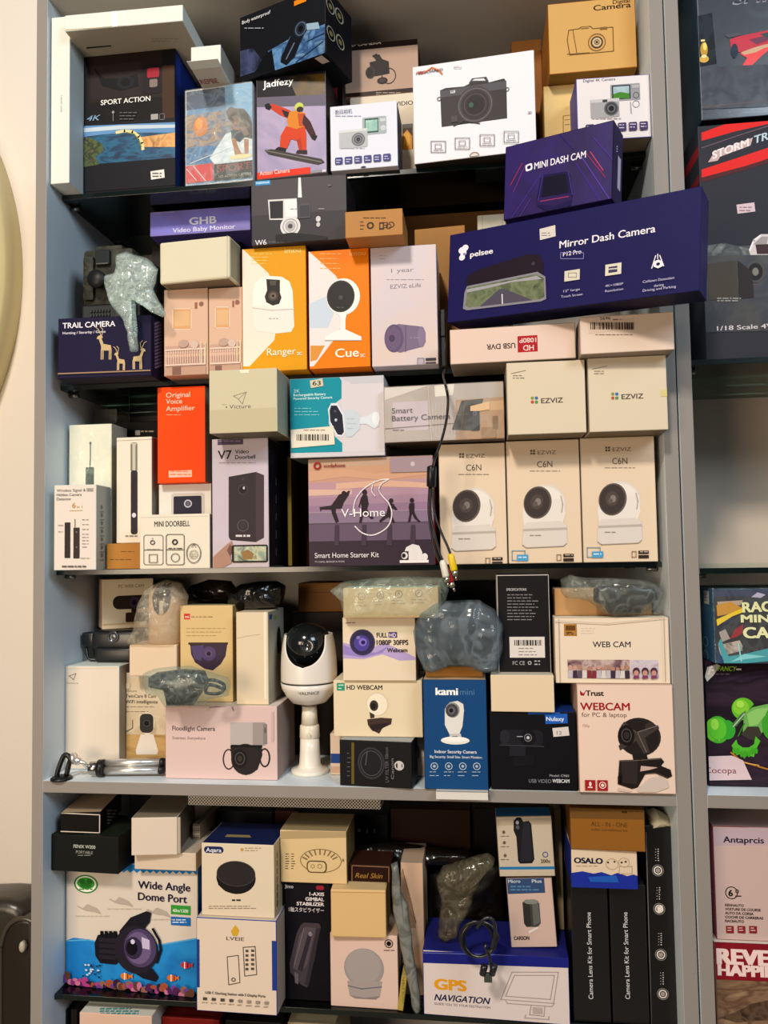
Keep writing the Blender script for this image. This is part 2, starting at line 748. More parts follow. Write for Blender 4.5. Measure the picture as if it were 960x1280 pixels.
    def clip(s, vs, fs, N):
        """print ends at the edges of its face"""
        ax = [i for i in range(3) if abs(N[i]) < .5]
        m = .0004
        lim = [(i, s.lo[i] + m, s.hi[i] - m) for i in ax]
        if all(a <= v[i] <= b for v in vs for i, a, b in lim):
            return vs, fs
        ov, of = list(vs), []
        for f in fs:
            P = [vs[i] for i in f]
            if all(a <= v[i] <= b for v in P for i, a, b in lim):
                of.append(f)
                continue
            for i, a, b in lim:
                for sg, q in ((1, a), (-1, -b)):
                    Q = []
                    for k in range(len(P)):
                        c, d = P[k], P[(k + 1) % len(P)]
                        ic, id_ = sg * c[i] >= q, sg * d[i] >= q
                        if ic:
                            Q.append(c)
                        if ic != id_:
                            t = (q - sg * c[i]) / (sg * d[i] - sg * c[i])
                            Q.append(c.lerp(d, t))
                    P = Q
                    if not P:
                        break
                if not P:
                    break
            if len(P) >= 3:
                k = len(ov)
                ov += P
                of.append(tuple(range(k, k + len(P))))
        used = sorted(set(i for f in of for i in f))
        re = {i: k for k, i in enumerate(used)}
        return [ov[i] for i in used], [tuple(re[i] for i in f) for f in of]

    # --- build
    def build(s):
        name, label, cat, group, bev, body, coat, plain = s.meta
        bm = bmesh.new()
        vs = add_box(bm, s.lo, s.hi)
        order = []
        bm.faces.ensure_lookup_table()
        for f in bm.faces:
            n = f.normal if f.normal.length else Vector((0, 0, 1))
            f.normal_update()
            n = f.normal
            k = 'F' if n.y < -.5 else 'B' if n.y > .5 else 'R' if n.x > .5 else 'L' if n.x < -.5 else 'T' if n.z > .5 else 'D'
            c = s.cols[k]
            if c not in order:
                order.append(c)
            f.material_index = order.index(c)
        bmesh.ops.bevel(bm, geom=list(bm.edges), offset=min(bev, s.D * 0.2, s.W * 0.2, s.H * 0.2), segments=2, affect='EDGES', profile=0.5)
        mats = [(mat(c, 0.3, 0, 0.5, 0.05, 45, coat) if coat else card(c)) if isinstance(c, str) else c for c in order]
        # a picture far from the others is a part of its own; specks stay in the card's own mesh
        groups = []
        for pn, items in s.parts.items():
            pp = pn == 'printed_picture'
            mg = .0015 if pp else .006
            cl = []
            for it in items:
                lo = Vector([min(v[i] for v in it[0]) - mg for i in range(3)])
                hi = Vector([max(v[i] for v in it[0]) + mg for i in range(3)])
                mem = [it]
                keep = []
                for c in cl:
                    if all(c[0][i] <= hi[i] + .002 and lo[i] <= c[1][i] + .002 for i in range(3)):
                        lo = Vector([min(lo[i], c[0][i]) for i in range(3)])
                        hi = Vector([max(hi[i], c[1][i]) for i in range(3)])
                        mem = c[2] + mem
                    else:
                        keep.append(c)
                cl = keep + [(lo, hi, mem)]
            for lo, hi, mem in cl:
                d = sorted(hi - lo)
                groups.append((pn if not pp or d[1] * d[2] > 1.6e-4 else None, mem))

        def put(bm, items, mm):
            for vs, fs, col, N in items:
                m = M_(col)
                if m not in mm:
                    mm.append(m)
                vs, fs = s.clip(vs, fs, N)
                bv = [bm.verts.new(v) for v in vs]
                for f in fs:
                    try:
                        q = bm.faces.new([bv[i] for i in f])
                    except ValueError:
                        continue
                    q.material_index = mm.index(m)
                    q.normal_update()
                    if q.normal.dot(N) < 0:
                        q.normal_flip()
        for pn, mem in groups:
            if pn is None:
                put(bm, mem, mats)
        groups = [g for g in groups if g[0]]
        has = bool(groups or s.extra)
        if has:
            s.root = empty(name, (0, 0, 0), label, cat, group)
            s.root.matrix_world = s.Mw
            obj(body, bm, mats, s.root)
        else:
            s.root = obj(name, bm, mats)
            s.root.matrix_world = s.Mw
            tag(s.root, label, cat, group)
        for pn, items in groups:
            bm = bmesh.new()
            mm = []
            put(bm, items, mm)
            obj(pn, bm, mm, s.root)
        for (pn, fn) in s.extra:
            fn(s, pn)
        return s.root

    def wrap(s, m=None, gap=0.0006, pn='shrink_wrap'):
        """clear film drawn tight round the box"""
        s.gap = gap
        def fn(s, pn):
            bm = bmesh.new()
            g = gap
            add_box(bm, (s.lo[0] - g, s.lo[1] - g - 0.0015, s.lo[2] + 0.0002), (s.hi[0] + g, s.hi[1] + g, s.hi[2] + g), 0.002)
            obj(pn, bm, m or film(clear=0.86, scale=70, bump=0.5), s.root)
        s.extra.append((pn, fn))
        return s

    def slab(s, pn, u0, u1, v0, v1, y0, y1, col, bev=0.0006):
        """a flap or lid: a slab in box coordinates as fractions of width and height, y in metres from the front"""
        def fn(s, pn):
            bm = bmesh.new()
            add_box(bm, ((u0 - .5) * s.W, -s.D / 2 + y0, v0 * s.H), ((u1 - .5) * s.W, -s.D / 2 + y1, v1 * s.H), bev)
            obj(pn, bm, card(col) if isinstance(col, str) else col, s.root)
        s.extra.append((pn, fn))
        return s

    def world(s, u, y, v):
        return s.Mw @ Vector(((u - .5) * s.W, -s.D / 2 + y, v * s.H))

# ---------------------------------------------------------------- setting
GREY = '968f89'
INNER = 'dce6ec'  # blue cast of the cool light, put into the laminate colour
lam = mat(GREY, 0.5, 0, 0.3, 0.04, 90)
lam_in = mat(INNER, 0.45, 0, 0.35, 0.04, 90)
lam_bk = mat('b5aea6', 0.5, 0, 0.3, 0.04, 90)
XLo, XLi, XRi, XS, XRo = -0.6110, -0.5948, 0.2372, 0.2558, 0.2739
ZC, YB = 0.802, 0.26
W4 = -0.3048
W4b = -0.3207
ZF = -1.45


def panel(name, lo, hi, parent=None, mats=(lam,), pick=None, bev=0.0006):
    bm = bmesh.new()
    add_box(bm, lo, hi, bev)
    bm.normal_update()
    if pick:
        for f in bm.faces:
            f.material_index = pick(f.normal)
    return obj(name, bm, list(mats), parent)


floor_ = structure(panel('floor', (-3.2, -4.2, ZF - 0.05), (3.0, 0.52, ZF), mats=(mat('8d8378', 0.35, 0, 0.5, 0.02, 8),)))
wall_b = structure(panel('wall_back', (-3.2, 0.47, ZF), (3.0, 0.52, 1.6), mats=(mat('f0e7dc', 0.8, 0, 0.2, 0.08, 120),)))
structure(panel('baseboard_back', (-3.2, 0.455, ZF), (-0.64, 0.47, ZF + 0.09), mats=(mat('8a8078', 0.5),)))

cab = empty('display_cabinet', (-0.19, 0.1, ZF), 'grey laminate shop display cabinet with glass shelves packed with camera boxes', 'cabinet')


def cpanel(name, lo, hi, root, pick=None, mats=None):
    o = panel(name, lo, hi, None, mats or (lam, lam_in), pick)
    o.data.transform(Matrix.Translation(-root.location))
    o.parent = root
    return o


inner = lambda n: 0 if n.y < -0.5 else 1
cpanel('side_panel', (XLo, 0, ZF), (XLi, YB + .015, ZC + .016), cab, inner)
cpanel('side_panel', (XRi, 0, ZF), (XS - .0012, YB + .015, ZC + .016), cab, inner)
cpanel('back_panel', (XLi, YB, ZF + .05), (XRi, YB + .012, ZC), cab, lambda n: 1, (lam, lam_bk))
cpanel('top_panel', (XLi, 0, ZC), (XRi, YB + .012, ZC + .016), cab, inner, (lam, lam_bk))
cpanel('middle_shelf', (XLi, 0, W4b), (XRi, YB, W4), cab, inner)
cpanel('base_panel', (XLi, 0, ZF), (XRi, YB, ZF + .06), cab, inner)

cab2 = empty('toy_cabinet', (0.66, 0.1, ZF), 'grey laminate cabinet of toy car boxes standing right of the seam', 'cabinet')
X2 = 1.05
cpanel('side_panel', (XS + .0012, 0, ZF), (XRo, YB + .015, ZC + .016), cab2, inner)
cpanel('seam_shade_strip', (XS - .0012, .004, ZF), (XS + .0012, YB, ZC + .016), cab2, None, (mat('1c1a18', .7),))  # added dark strip, stands in for the shade inside the seam
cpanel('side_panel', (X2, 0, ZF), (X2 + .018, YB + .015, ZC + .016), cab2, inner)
cpanel('back_panel', (XRo, YB, ZF + .05), (X2, YB + .012, ZC), cab2, lambda n: 1, (lam, mat('d9c6b2', .5, 0, .3)))
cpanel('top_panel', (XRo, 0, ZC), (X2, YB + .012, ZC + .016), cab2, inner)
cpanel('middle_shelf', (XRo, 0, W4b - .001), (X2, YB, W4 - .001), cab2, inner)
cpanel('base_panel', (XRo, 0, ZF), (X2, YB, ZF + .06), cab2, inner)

# glass shelves, each lying on four small steel pins
GT = 0.007
G1, G2, G3, G5 = 0.530, 0.247, -0.0195, -0.604
GR1, GR2 = 0.238, -0.028


def glass_shelf(z, x0, x1, y0, label):
    r = empty('glass_shelf', ((x0 + x1) / 2, YB / 2, z - GT), label, 'shelf', 'glass shelves')
    b = r.location
    bm = bmesh.new()
    add_box(bm, (x0, y0 + .0012, z - GT), (x1, YB - .001, z))
    obj('pane', bm, glass_mat(), r, base=b)
    bm = bmesh.new()
    add_box(bm, (x0, y0, z - GT), (x1, y0 + .0012, z), 0.0002)
    obj('polished_edge', bm, mat('0f1c1a', 0.15, 0, 0.6), r, base=b)
    for xx, sg in ((x0, 1), (x1, -1)):
        for yy in (y0 + .025, YB - .05):
            bm = bmesh.new()
            add_tube(bm, [(xx - sg * .0, yy, z - GT - .0032), (xx + sg * .014, yy, z - GT - .0032)], .003, 10)
            obj('shelf_pin', bm, mat('9a9a98', 0.3, 1), r, base=b)
    SUP[label] = z
    return r


glass_shelf(G1, XLi + .001, XRi - .001, 0.04, 'topmost glass shelf under the sport camera boxes')
glass_shelf(G2, XLi + .001, XRi - .001, 0.038, 'second glass shelf under the orange and trail camera boxes')
glass_shelf(G3, XLi + .001, XRi - .001, 0.03, 'third glass shelf under the doorbell and smart home boxes')
glass_shelf(G5, XLi + .001, XRi - .001, 0.03, 'lowest glass shelf under the dome port and navigation boxes')
glass_shelf(GR1, XRo + .001, X2 - .001, 0.015, 'glass shelf under the black and red truck box')
glass_shelf(GR2, XRo + .001, X2 - .001, 0.002, 'green edged glass shelf above the toy mini car packs')
SUP.update(g1=G1, g2=G2, g3=G3, w4=W4, g5=G5, gr1=GR1, gr2=GR2, w4r=W4 - .001)

# ---------------------------------------------------------------- top shelf
WHT = 'ece7df'
BLK = '17161a'
NAVY = '1d1a4e'
KRAFT = 'b98546'

b = Box('camera_box', 'tall narrow white box standing against the left cabinet wall on the top shelf', 'box',
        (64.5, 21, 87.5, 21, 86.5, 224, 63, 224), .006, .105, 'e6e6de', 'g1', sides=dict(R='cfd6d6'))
b.t('sport camera', 77.5, 140, 2.6, '8a8a86', rot=90)
SPA = b = Box('camera_box', 'black sport action camera box with a paraglider over a bay on its front', 'box',
        (101, 68, 219, 64, 220, 234, 100, 241), .045, .10, '1a181b', 'g1', sides=dict(R='16307a'))
b.r(111, 66, 203, 125, '2b211d').r(113, 80, 176, 122, '33292a').p([(117, 84), (130, 98), (150, 98), (172, 92), (174, 108), (150, 114), (128, 108)], '15161b')
b.e(157, 103, 11, 8, '22262e').e(157, 103, 6, 5, '0e1014').r(179, 79, 203, 117, '231c20', rad=5).r(184, 85, 199, 97, 'a32a3e', rad=2).r(187, 99, 197, 109, '8a7d76', rad=2).r(203, 82, 218, 150, '4a3220')
b.r(100.8, 152, 219, 236, '1e1f26')
b.r(101, 158, 219.5, 202, nz(['0c2c46', '10466a', '1c6a8c', '14405c'], 40, stretch=(1, 1, 3)))
b.p([(101, 158), (219, 153), (219, 166), (170, 166), (130, 168), (101, 172)], '6f9ac6').p([(101, 161), (150, 157), (219, 156), (219, 160), (150, 162), (101, 166)], 'c6d4de')
b.p([(175, 172), (219, 166), (219, 184), (180, 184)], nz(['c88a4a', 'e0b070', '9a6a3c'], 60)).p([(101, 174), (112, 172), (128, 180), (131, 188), (120, 196), (124, 206), (101, 210)], nz(['2e3a24', '5a6838', '22301e', '86805a'], 80))
b.l([(146, 166), (156, 164), (166, 165), (174, 171), (178, 179), (179, 187)], 3.6, 'e8d8a4').l([(158, 166), (168, 168), (174, 175), (177, 184)], 1.2, '7a8a4a')
b.t('SPORT ACTION', 126.5, 132, 6, 'ecebe8', 61, b=1).t('4K', 109, 152, 6.5, '8fb0cc', 17, i=True).r(189, 143, 198, 150, 'a8a6a4').box(200, 143, 206, 150, 1, '77757a')
b.lines(150, 142, 176, 150, 3, '6c6a70').l([(142, 139), (142, 152)], .8, '8a8890').e(142, 141, 1.6, 1.6, '9c9aa0')
b.sticker(189, 213.5, 206, 224, 'e6e2dc', rot=4)
b.f('R').p([(220.4, 66), (226, 70), (226, 120), (220.8, 118)], '1c3f9c')
SUP['spa'] = b.top_z
b = Box('camera_box', 'flat white box lying on top of the black sport action box', 'box',
        (81, 20, 228, 5, 229, 27, 81, 39), -.010, .135, 'e4e7e0', 'spa', yaw='a', sides=dict(D='b9b0a0'))
b.f('D').p([(108, 59), (139, 56.5), (139, 58), (108, 61)], '26231f').lines(190, 52, 228, 49, 2, '9c9282', 1.0)
b.part('lid_seam').f('F').l([(82, 37.5), (120, 35), (141, 33), (168, 32), (229, 26)], 1.1, 'b3a685').p([(140, 12), (146, 12), (147, 33), (140, 34)], 'f2f5f2')

SPO = b = Box('camera_box', 'shrink wrapped sports camera box printed with a crouching surfer', 'box',
        (231, 111, 320, 104, 320, 223, 232, 231), .042, .07, 'd8dade', 'g1', yaw=-4)
b.full(nz(['4b86b4', '9ab6c8', '5a90ba', '7aa6c4'], 14, stretch=(1, 1, 1.4)), .002)
b.r(233, 112, 281, 135, '4a5a78').p([(282, 106), (319, 103), (319, 150), (300, 140), (283, 146)], '8db9d6')
b.p([(233, 145), (300, 135), (300, 178), (233, 190)], nz(['8a7a6c', 'b09478', '6a7890', 'a6a6a6'], 50, stretch=(1, 1, 2)))
b.e(251, 158, 9, 12, 'd9862a').e(249, 155, 5, 7, 'eda23a').p([(233, 186), (262, 182), (288, 186), (272, 204), (233, 206)], nz(['2a6496', '4a8ab8', '1c4a78'], 60))
b.p([(262, 198), (282, 168), (300, 160), (319, 172), (319, 204), (268, 205)], nz(['e8eef0', 'c9d8e0', 'f4f6f6'], 60))
b.p([(283, 140), (289, 135), (297, 136), (305, 136), (313, 146), (317, 162), (316, 174), (306, 172), (299, 160), (292, 156), (285, 148)], '5c5048').p([(290, 146), (296, 144), (304, 152), (312, 168), (306, 170), (296, 158)], '8a7868')
b.e(289, 139, 5, 5, '6a5a4c').p([(289, 164), (300, 160), (306, 172), (300, 178), (290, 174)], '38404e')
b.p([(289, 172), (295, 174), (298, 184), (302, 192), (306, 192), (305, 174), (311, 174), (311, 190), (308, 195), (294, 194), (292, 184)], 'b07e50').l([(296, 152), (290, 160), (300, 162)], 2.6, 'a8744a')
b.e(301, 196, 14, 3, 'eadfb0').r(233, 206, 267, 228, 'd4353c').r(268, 203, 320, 224, '3a342e').t('SPORTS', 272, 216, 8.5, '9c3a2e', 47, b=1).t('HD ACTION CAMERA', 274, 223, 3, 'b8b0a6', 40)
b.l([(234, 212), (246, 226)], .8, 'f0e4e4').l([(242, 208), (258, 227)], .7, 'f0e4e4').l([(238, 205), (290, 184)], .7, 'f0f4f6')
b.wrap(film(clear=0.82, scale=55, bump=0.6))
SUP['spo'] = b.top_z + .0012

b = Box('lens_box', 'small white open ended box lying over the surfer box', 'box',
        (238.5, 58, 276, 56.5, 276, 82, 238.5, 84), .0, .12, 'dfe3dc', 'spo', sides=dict(D='cfc8bc', R='b5aea4'))
b.f('D').t('CREPBE', 246, 106, 5.5, '96303c', 29, b=1)
b.slab('flap', 0.0, 1.02, -.02, .01, -.016, 0.002, 'e4e6dc')
SUP['lens'] = b.top_z
b = Box('camera_box', 'action camera box with a snowboarder in orange jumping on its front', 'box',
        (320.5, 97, 411, 90, 411, 215, 321, 224), .036, .085, 'b7b0bd', 'g1', yaw=-4, sides=dict(R='2a2024', T='1c1b22'))
b.full(nz(['8a86ac', 'b0a2c0', '9a90b4', 'c4b2c6'], 9), .0008)
b.r(321, 92, 411, 124, '25242c').p([(360, 96), (410, 91), (410, 124), (372, 124)], nz(['4a3a20', '2e2a26', '6a5218', '3a2e3a'], 18)).p([(321, 122), (411, 118), (411, 132), (321, 134)], '6f6b7c')
b.t('Jadfezy', 329, 110, 8.2, 'ffffff', 37, b=1)
O1, O2 = 'd24a22', 'b8401e'
b.p([(337, 131), (341, 130), (358, 136), (366, 140), (364, 150), (350, 144), (338, 136)], 'c9472a').p([(352, 137), (363, 141), (362, 148), (356, 146)], '30202a').p([(331, 131), (336, 129), (340, 134), (337, 138), (332, 136)], '1a181e')
b.p([(362, 140), (372, 138), (382, 142), (381, 158), (370, 162), (361, 160), (359, 150)], 'd88a2a').p([(372, 142), (381, 142), (380, 158), (374, 158)], 'c2562a')
b.p([(380, 143), (388, 152), (394, 166), (396, 172), (390, 174), (384, 164), (378, 154)], '4a2430').p([(390, 168), (397, 170), (394, 176), (390, 174)], '18161c')
b.e(374, 134, 5.5, 5.5, 'c8cf6a').e(375, 137, 4.2, 3.4, '3a3026')
b.p([(358, 158), (372, 162), (381, 158), (383, 168), (383, 188), (374, 188), (371, 176), (364, 174), (359, 186), (350, 184), (351, 170)], O1).p([(371, 176), (374, 188), (378, 188), (376, 172)], O2).p([(348, 184), (358, 186), (357, 191), (343, 188)], '2a2228').p([(372, 188), (384, 188), (384, 193), (370, 192)], '3a2c2e')
b.p([(331, 188), (340, 187), (370, 193), (402, 199), (406, 203), (398, 206), (368, 200), (336, 193)], '4b4644').l([(333, 189), (368, 196), (402, 203)], 1, '8a8480')
b.r(321, 213, 388, 223.5, 'e4402a').t('Action Camera', 325, 220, 5, 'ffe9e0', 37).r(389, 213, 402, 217, '9a98a0').r(403, 212.5, 410, 217, 'd8d4d8')
SUP['jad'] = b.top_z

b = Box('camera_box', 'dark blue camcorder box turned on top of the snowboarder box', 'box',
        (300, 22, 407, -20, 407, 66, 300, 104), .02, .075, '15171f', 'jad', yaw='a', sides=dict(R='10151f', D='0f1118'))
b.p([(335, 64), (370, 44), (406, 30), (406, 66), (343, 90)], nz(['3a6a9e', '6a96c0', '2a5080', '8ab0d0'], 40)).p([(300, 64), (316, 60), (330, 78), (318, 90), (300, 96)], nz(['2a3450', '4a5478', '1a2238'], 40)).p([(318, 92), (330, 70), (340, 62), (344, 88)], '0f1218')
b.p([(365, 40), (372, 28), (382, 26), (384, 36), (378, 48), (368, 72), (358, 82), (351, 78), (352, 70)], '141a24').e(376, 36, 8, 10, '26303e').ring(376, 36, 6.6, 1.2, '5a6a80', 8.5).e(376, 36, 3, 4, '0a0c12').l([(358, 74), (368, 54)], 1.3, '6a7a90').l([(354, 66), (363, 46)], .8, '4a6a8a')
b.p([(383, 30), (398, 28), (400, 36), (384, 38)], '9ab4c8').l([(384, 52), (405, 42)], 1, '24405e').l([(370, 78), (404, 52)], 1, '1f3a58')
b.p([(368, 2), (383, -4), (383, 2), (368, 8)], 'dd8a1e').t('Body waterproof', 303, 31, 4.2, 'e4e6ea', 33).lines(306, 36, 330, 36, 1, 'aeb4bc', .9)
b.f('R')
for (x, y) in ((413, 8), (424, 20), (413.5, 42), (425, 53)):
    b.ring(x, y, 4.4, 1.0, 'a8a894', 8).e(x, y, 1.8, 3, '8a8458')
b.f('D').p([(393, 73), (402, 69), (412, 77), (403, 80)], 'c8bcb4', 'price_sticker')
b = Box('camera_box', 'dark red box half hidden behind the snowboarder box', 'box',
        (380, 86, 421, 83, 422, 138, 380, 140), .126, .05, '8d2a30', 'g1', sides=dict(R='7a2228'))
VID = b = Box('camera_box', 'pale box showing only the letters DIO behind the white compact camera box', 'box',
        (438, 121, 524, 116, 524, 207, 438, 212), .105, .07, 'd9cfbc', 'g1')
b.t('VIDIO', 494, 132.5, 5, '3a302a', 22, b=1).r(503, 155, 516, 187, '4e3a2a').p([(504, 168), (509, 162), (515, 170), (515, 187), (504, 187)], 'e09a34').r(504, 155, 516, 160, '6a6a66').e(509, 174, 4, 9, 'f0b84a')
SUP['vid'] = b.top_z
b = Box('camera_box', 'beige and brown camera box with a black bridge camera picture', 'box',
        (431, 55, 523, 50, 523, 118, 431, 122), .105, .07, 'b59a88', 'vid', sides=dict(T='2e1e1a', R='33211c'))
b.r(431, 52, 523, 60, '2b1c19').r(431, 113, 523, 121, '33221d').t('HD CAMERA', 434, 59, 4.2, 'd4c4b6', 42, b=1).lines(470, 116.5, 518, 119, 2, 'a8968a', 1.1)
b.p([(462, 78), (470, 76), (468, 70), (474, 68), (478, 74), (486, 77), (487, 92), (472, 95), (464, 96)], '241a1a').e(463, 91, 6, 7.5, '33292a').e(462, 91, 4, 5.4, '171214').p([(465, 70), (471, 67), (474, 71), (470, 75)], '2e2322').ring(486, 95, 9, 1, '2a1f1e', 10).e(478, 101, 6.5, 4.2, '2a1c1c').e(478, 101, 4, 2.4, '4a3836')

b = Box('camera_box', 'white compact digital camera box with navy side next to the snowboarder', 'box',
        (412, 134, 496.5, 125, 497, 208, 414, 214), .03, .06, 'dfe1ec', 'g1', yaw='a', sides=dict(R='2a2d55'))
b.t('数码相机', 419, 143.5, 4.6, '5c6284', 21, b=1).lines(419, 146, 451, 143.5, 1, '8a8ea6', 1.3)
b.r(453, 146, 483, 168, 'a7b0b4', rad=2).r(456, 148, 473, 166, '3a5a5a').r(457, 150, 472, 164, nz(['5a9a8e', '9ac6ba', '4a7a74'], 60)).e(479, 160, 3.6, 3.6, 'c4cccf').r(475, 148, 482, 152, 'c8ced0', rad=1)
b.r(424, 162, 459.5, 185, 'b9bcc0', rad=2).r(424, 162, 459, 165, 'd4d6d8').ring(448, 174.5, 8.4, 1.6, '77797e').e(448, 174.5, 6.6, 6.8, '8d9096').ring(448, 174.5, 5, 1.2, '4a4c52').e(448, 174.5, 2.6, 2.8, '3a3c42').lines(428, 186, 456, 186, 1, 'b4b8c2', 1)
for k in range(6):
    b.r(419 + 12 * k, 197.2 - .9 * k, 428.5 + 12 * k, 206.2 - .9 * k, '4a4a86', rad=1.4).lines(420.5 + 12 * k, 201 - .9 * k, 427 + 12 * k, 204 - .9 * k, 2, 'c9cae0', 1)
b.e(454.5, 210.4, 3.6, 2.2, '2d2d5a')

b = Box('camera_box', 'big white box with a black mirrorless camera pictured on it', 'box',
        (515.5, 84, 667, 62, 671, 188, 518, 206), .022, .08, 'e7e5ea', 'g1', yaw='a', sides=dict(D='3a342e'))
b.p([(550, 113), (557, 110), (580, 108), (586, 105), (590, 98), (608, 96), (611, 103), (630, 98), (633, 102), (634, 148), (552, 159)], '3b3639').p([(550, 114), (586, 108), (611, 104), (633, 101), (633, 111), (551, 122)], '55555c').r(563, 113, 569, 116.5, 'c9c9cc').t('4K', 563.4, 116, 2.6, '2a2a2a')
b.p([(586, 104), (590, 98), (608, 96), (611, 102)], '45454c').p([(590, 101), (593, 99), (605, 98), (607, 101)], 'dddde2')
b.e(594, 131, 22.5, 23.5, '474247').ring(594, 131, 21, 1.2, '6a666c').e(594, 131, 17.5, 18, '332e34').ring(594, 131, 14, 1, '5a4a4e').e(594, 131, 11, 11.4, '241f26').e(592, 131, 5, 5.4, '17141a').e(589, 131.5, 3, 3.4, '39604a').l([(567, 158), (580, 152), (600, 155)], 1, '2b282c')
b.ring(549, 124, 2.6, .9, '55555a').ring(634, 112, 2.6, .9, '55555a').r(564, 145, 572, 153, '4e494c')
b.t('FIREDOWNED', 520, 94, 3.4, '4a4650', 33, b=1, i=True).l([(531, 91), (540, 85), (548, 88), (553, 93)], 1.6, 'd6702c').t('FIRE', 520, 94, 3.4, 'c2452a', 11, b=1, i=True).lines(567, 86, 580, 84, 2, 'c4c2cc', .8)
for (x, y) in ((548, 184), (578, 180), (609, 176), (639, 172)):
    b.box(x - 9, y - 7, x + 9, y + 7, .8, '77757c')
    b.box(x - 4, y - 3.4, x + 3.6, y + 2.4, .8, '97959c').lines(x - 6, y + 4.6, x + 6, y + 4.6, 1, '8a888e', .8)
b.r(660, 140, 664.5, 142, 'b4b0c4').e(593, 195.5, 6, 4.6, '8e7a62').e(593, 195.8, 4.6, 3.4, 'd8d2cc')

bb = Box('camera_box', 'pale brown carton behind the mirrorless camera box', 'box',
         (640, 146, 680, 143, 680, 190, 640, 192), .13, .06, '7a5a3a', 'g1')
SUP['bb'] = bb.top_z
b = Box('camera_box', 'thin brown box edge between the mirrorless box and the tan boxes', 'box',
        (640, 52, 678.5, 48, 678.5, 142, 640, 145), .13, .05, '9a6632', 'bb', sides=dict(R='7e5026'))
SUP['brn'] = b.top_z
TAN = b = Box('camera_box', 'plain yellowish tan box under the tan camera carton', 'box',
        (680, 108, 793, 98, 795, 176, 680, 185), .06, .09, 'd9bd84', 'g1', sides=dict(L='b98f50'))
b.l([(704, 145), (712, 144)], 1, '8a7640').l([(704, 145), (704, 172)], 1, '8a7640').l([(706, 150), (712, 149.5)], .8, '8a7640').l([(706, 156), (712, 155.5)], .8, '8a7640')
SUP['tan'] = b.top_z
b = Box('camera_box', 'tan carton with an outlined camera drawing and the word Camera', 'box',
        (685, 3, 796, -3, 795, 95, 686, 101), .035, .10, 'cfa667', 'tan', sides=dict(L='a8732e', D='8a6a34'))
b.t('Digital', 766, 5, 4.6, '3a2a1a', 21, b=1).t('Camera', 742, 13.5, 6.5, '2e2016', 46, b=1)
b.l([(712, 68), (709, 50), (711, 38), (724, 36), (726, 34), (738, 33), (741, 36), (766, 34), (767, 64), (712, 69)], 1.1, '75562c').l([(716, 38), (721, 66)], .9, '75562c').l([(709, 68), (737, 66)], 1, '75562c').ring(746, 53, 11, 1, '75562c').ring(746, 53, 7.6, 1.8, '4a3824').e(746, 53, 5.8, 5.8, 'c8b48e').ring(746, 53, 3.4, .9, '5a4830').e(746, 53, 1.6, 1.6, '4a3824').r(750, 34, 759, 37, '8a6a3a').r(726, 34, 736, 36, 'b08a52')
b.ring(739, 96, 7, 1.6, '8a6228').e(739, 97, 5, 4.4, 'b98d4c')
b = Box('camera_box', 'white compact digital camera box with violet side at the right end of the top shelf', 'box',
        (720, 98, 814, 93, 816, 172, 722, 178), .004, .052, 'e2dcdc', 'g1', yaw=2, sides=dict(L='5a55a0', D='9a8a72'))
b.t('Digital 4K Camera', 729, 103, 3.4, '5a546c', 40, b=1)
b.r(763, 105, 800, 126, '9c9aa0', rad=1).r(765, 106.5, 788, 124, '2a3034').r(766.5, 108, 786.5, 123, nz(['86a4a0', 'b0c4cc', '6a9a86'], 40)).p([(766.5, 118), (775, 115), (786.5, 117), (786.5, 123), (766.5, 123)], '4e8a34').ring(795, 119, 4, 1, '6a686e').r(790, 106, 799, 110, 'b4b2b6')
b.l([(788, 128), (789, 142)], 1.4, 'a4a0a4').ring(795, 130, 4.6, 1, 'aaa6aa')
b.r(738, 124, 774, 147, 'aaa7a9', rad=1.5).r(738, 124, 774, 128, 'c6c4c6').ring(764, 136, 9, 2, '6a686c').e(764, 136, 7.2, 7.2, '4a484e').ring(764, 136, 5, 1.2, '7a787e').e(764, 136, 3, 3, '26252a').r(753, 125, 759, 128, '4a484e').lines(740, 149, 776, 149, 1, 'b8b2b4', 1.2)
for k in range(6):
    b.r(732 + 13.4 * k, 156 - .7 * k, 742.5 + 13.4 * k, 166.5 - .7 * k, '4c3f6a', rad=1.5).lines(733.5 + 13.4 * k, 159.4 - .7 * k, 741 + 13.4 * k, 163 - .7 * k, 2, 'cfc6d8', 1.1)

# ---------------------------------------------------------------- second shelf
b = Box('camera_box', 'navy trail camera box with three deer at the left end', 'box',
        (73, 396.5, 188, 395, 190, 467, 72, 467), .0, .11, '221c40', 'g2', yaw=2, sides=dict(R='2c2040', T='2e2a4a', D='3a3040'))
b.t('TRAIL CAMERA', 78.5, 410.5, 6.6, 'f2eff4', 65, b=1).t('Hunting / Security / Game', 78.5, 418, 3, 'e2dee8', 53, b=1)
DE = 'cdb48a'
for (x, y, s_, m) in ((132, 436, 1.1, 1), (151, 453, .8, 1), (173, 450, .95, -1)):
    q = lambda u, v: (x + u * s_ * m, y + v * s_)
    b.p([q(-5, -6), q(6, -4), q(7, 2), q(-5, 2)], DE).p([q(-5, -3), q(-2, -5), q(-5, -13), q(-8, -12)], DE).p([q(-9, -14), q(-5, -16), q(-3, -13), q(-5, -11), q(-10, -11)], DE)
    b.l([q(-5, -15), q(-8, -22), q(-11, -24)], .8, DE).l([q(-4, -15), q(-3, -22), q(-6, -25)], .8, DE)
    for u in (-4.6, -2.6, 4.6, 6.4):
        b.l([q(u, 1), q(u - .2, 12)], 1.3, DE)
b.r(73, 464.6, 189.5, 466.2, 'a58a72')
b.f('R')
for k in range(14):
    b.l([(193, 405 + 4.2 * k), (201.5, 402 + 4.2 * k)], 1, '8a7a9a')
SUP['trail'] = b.top_z

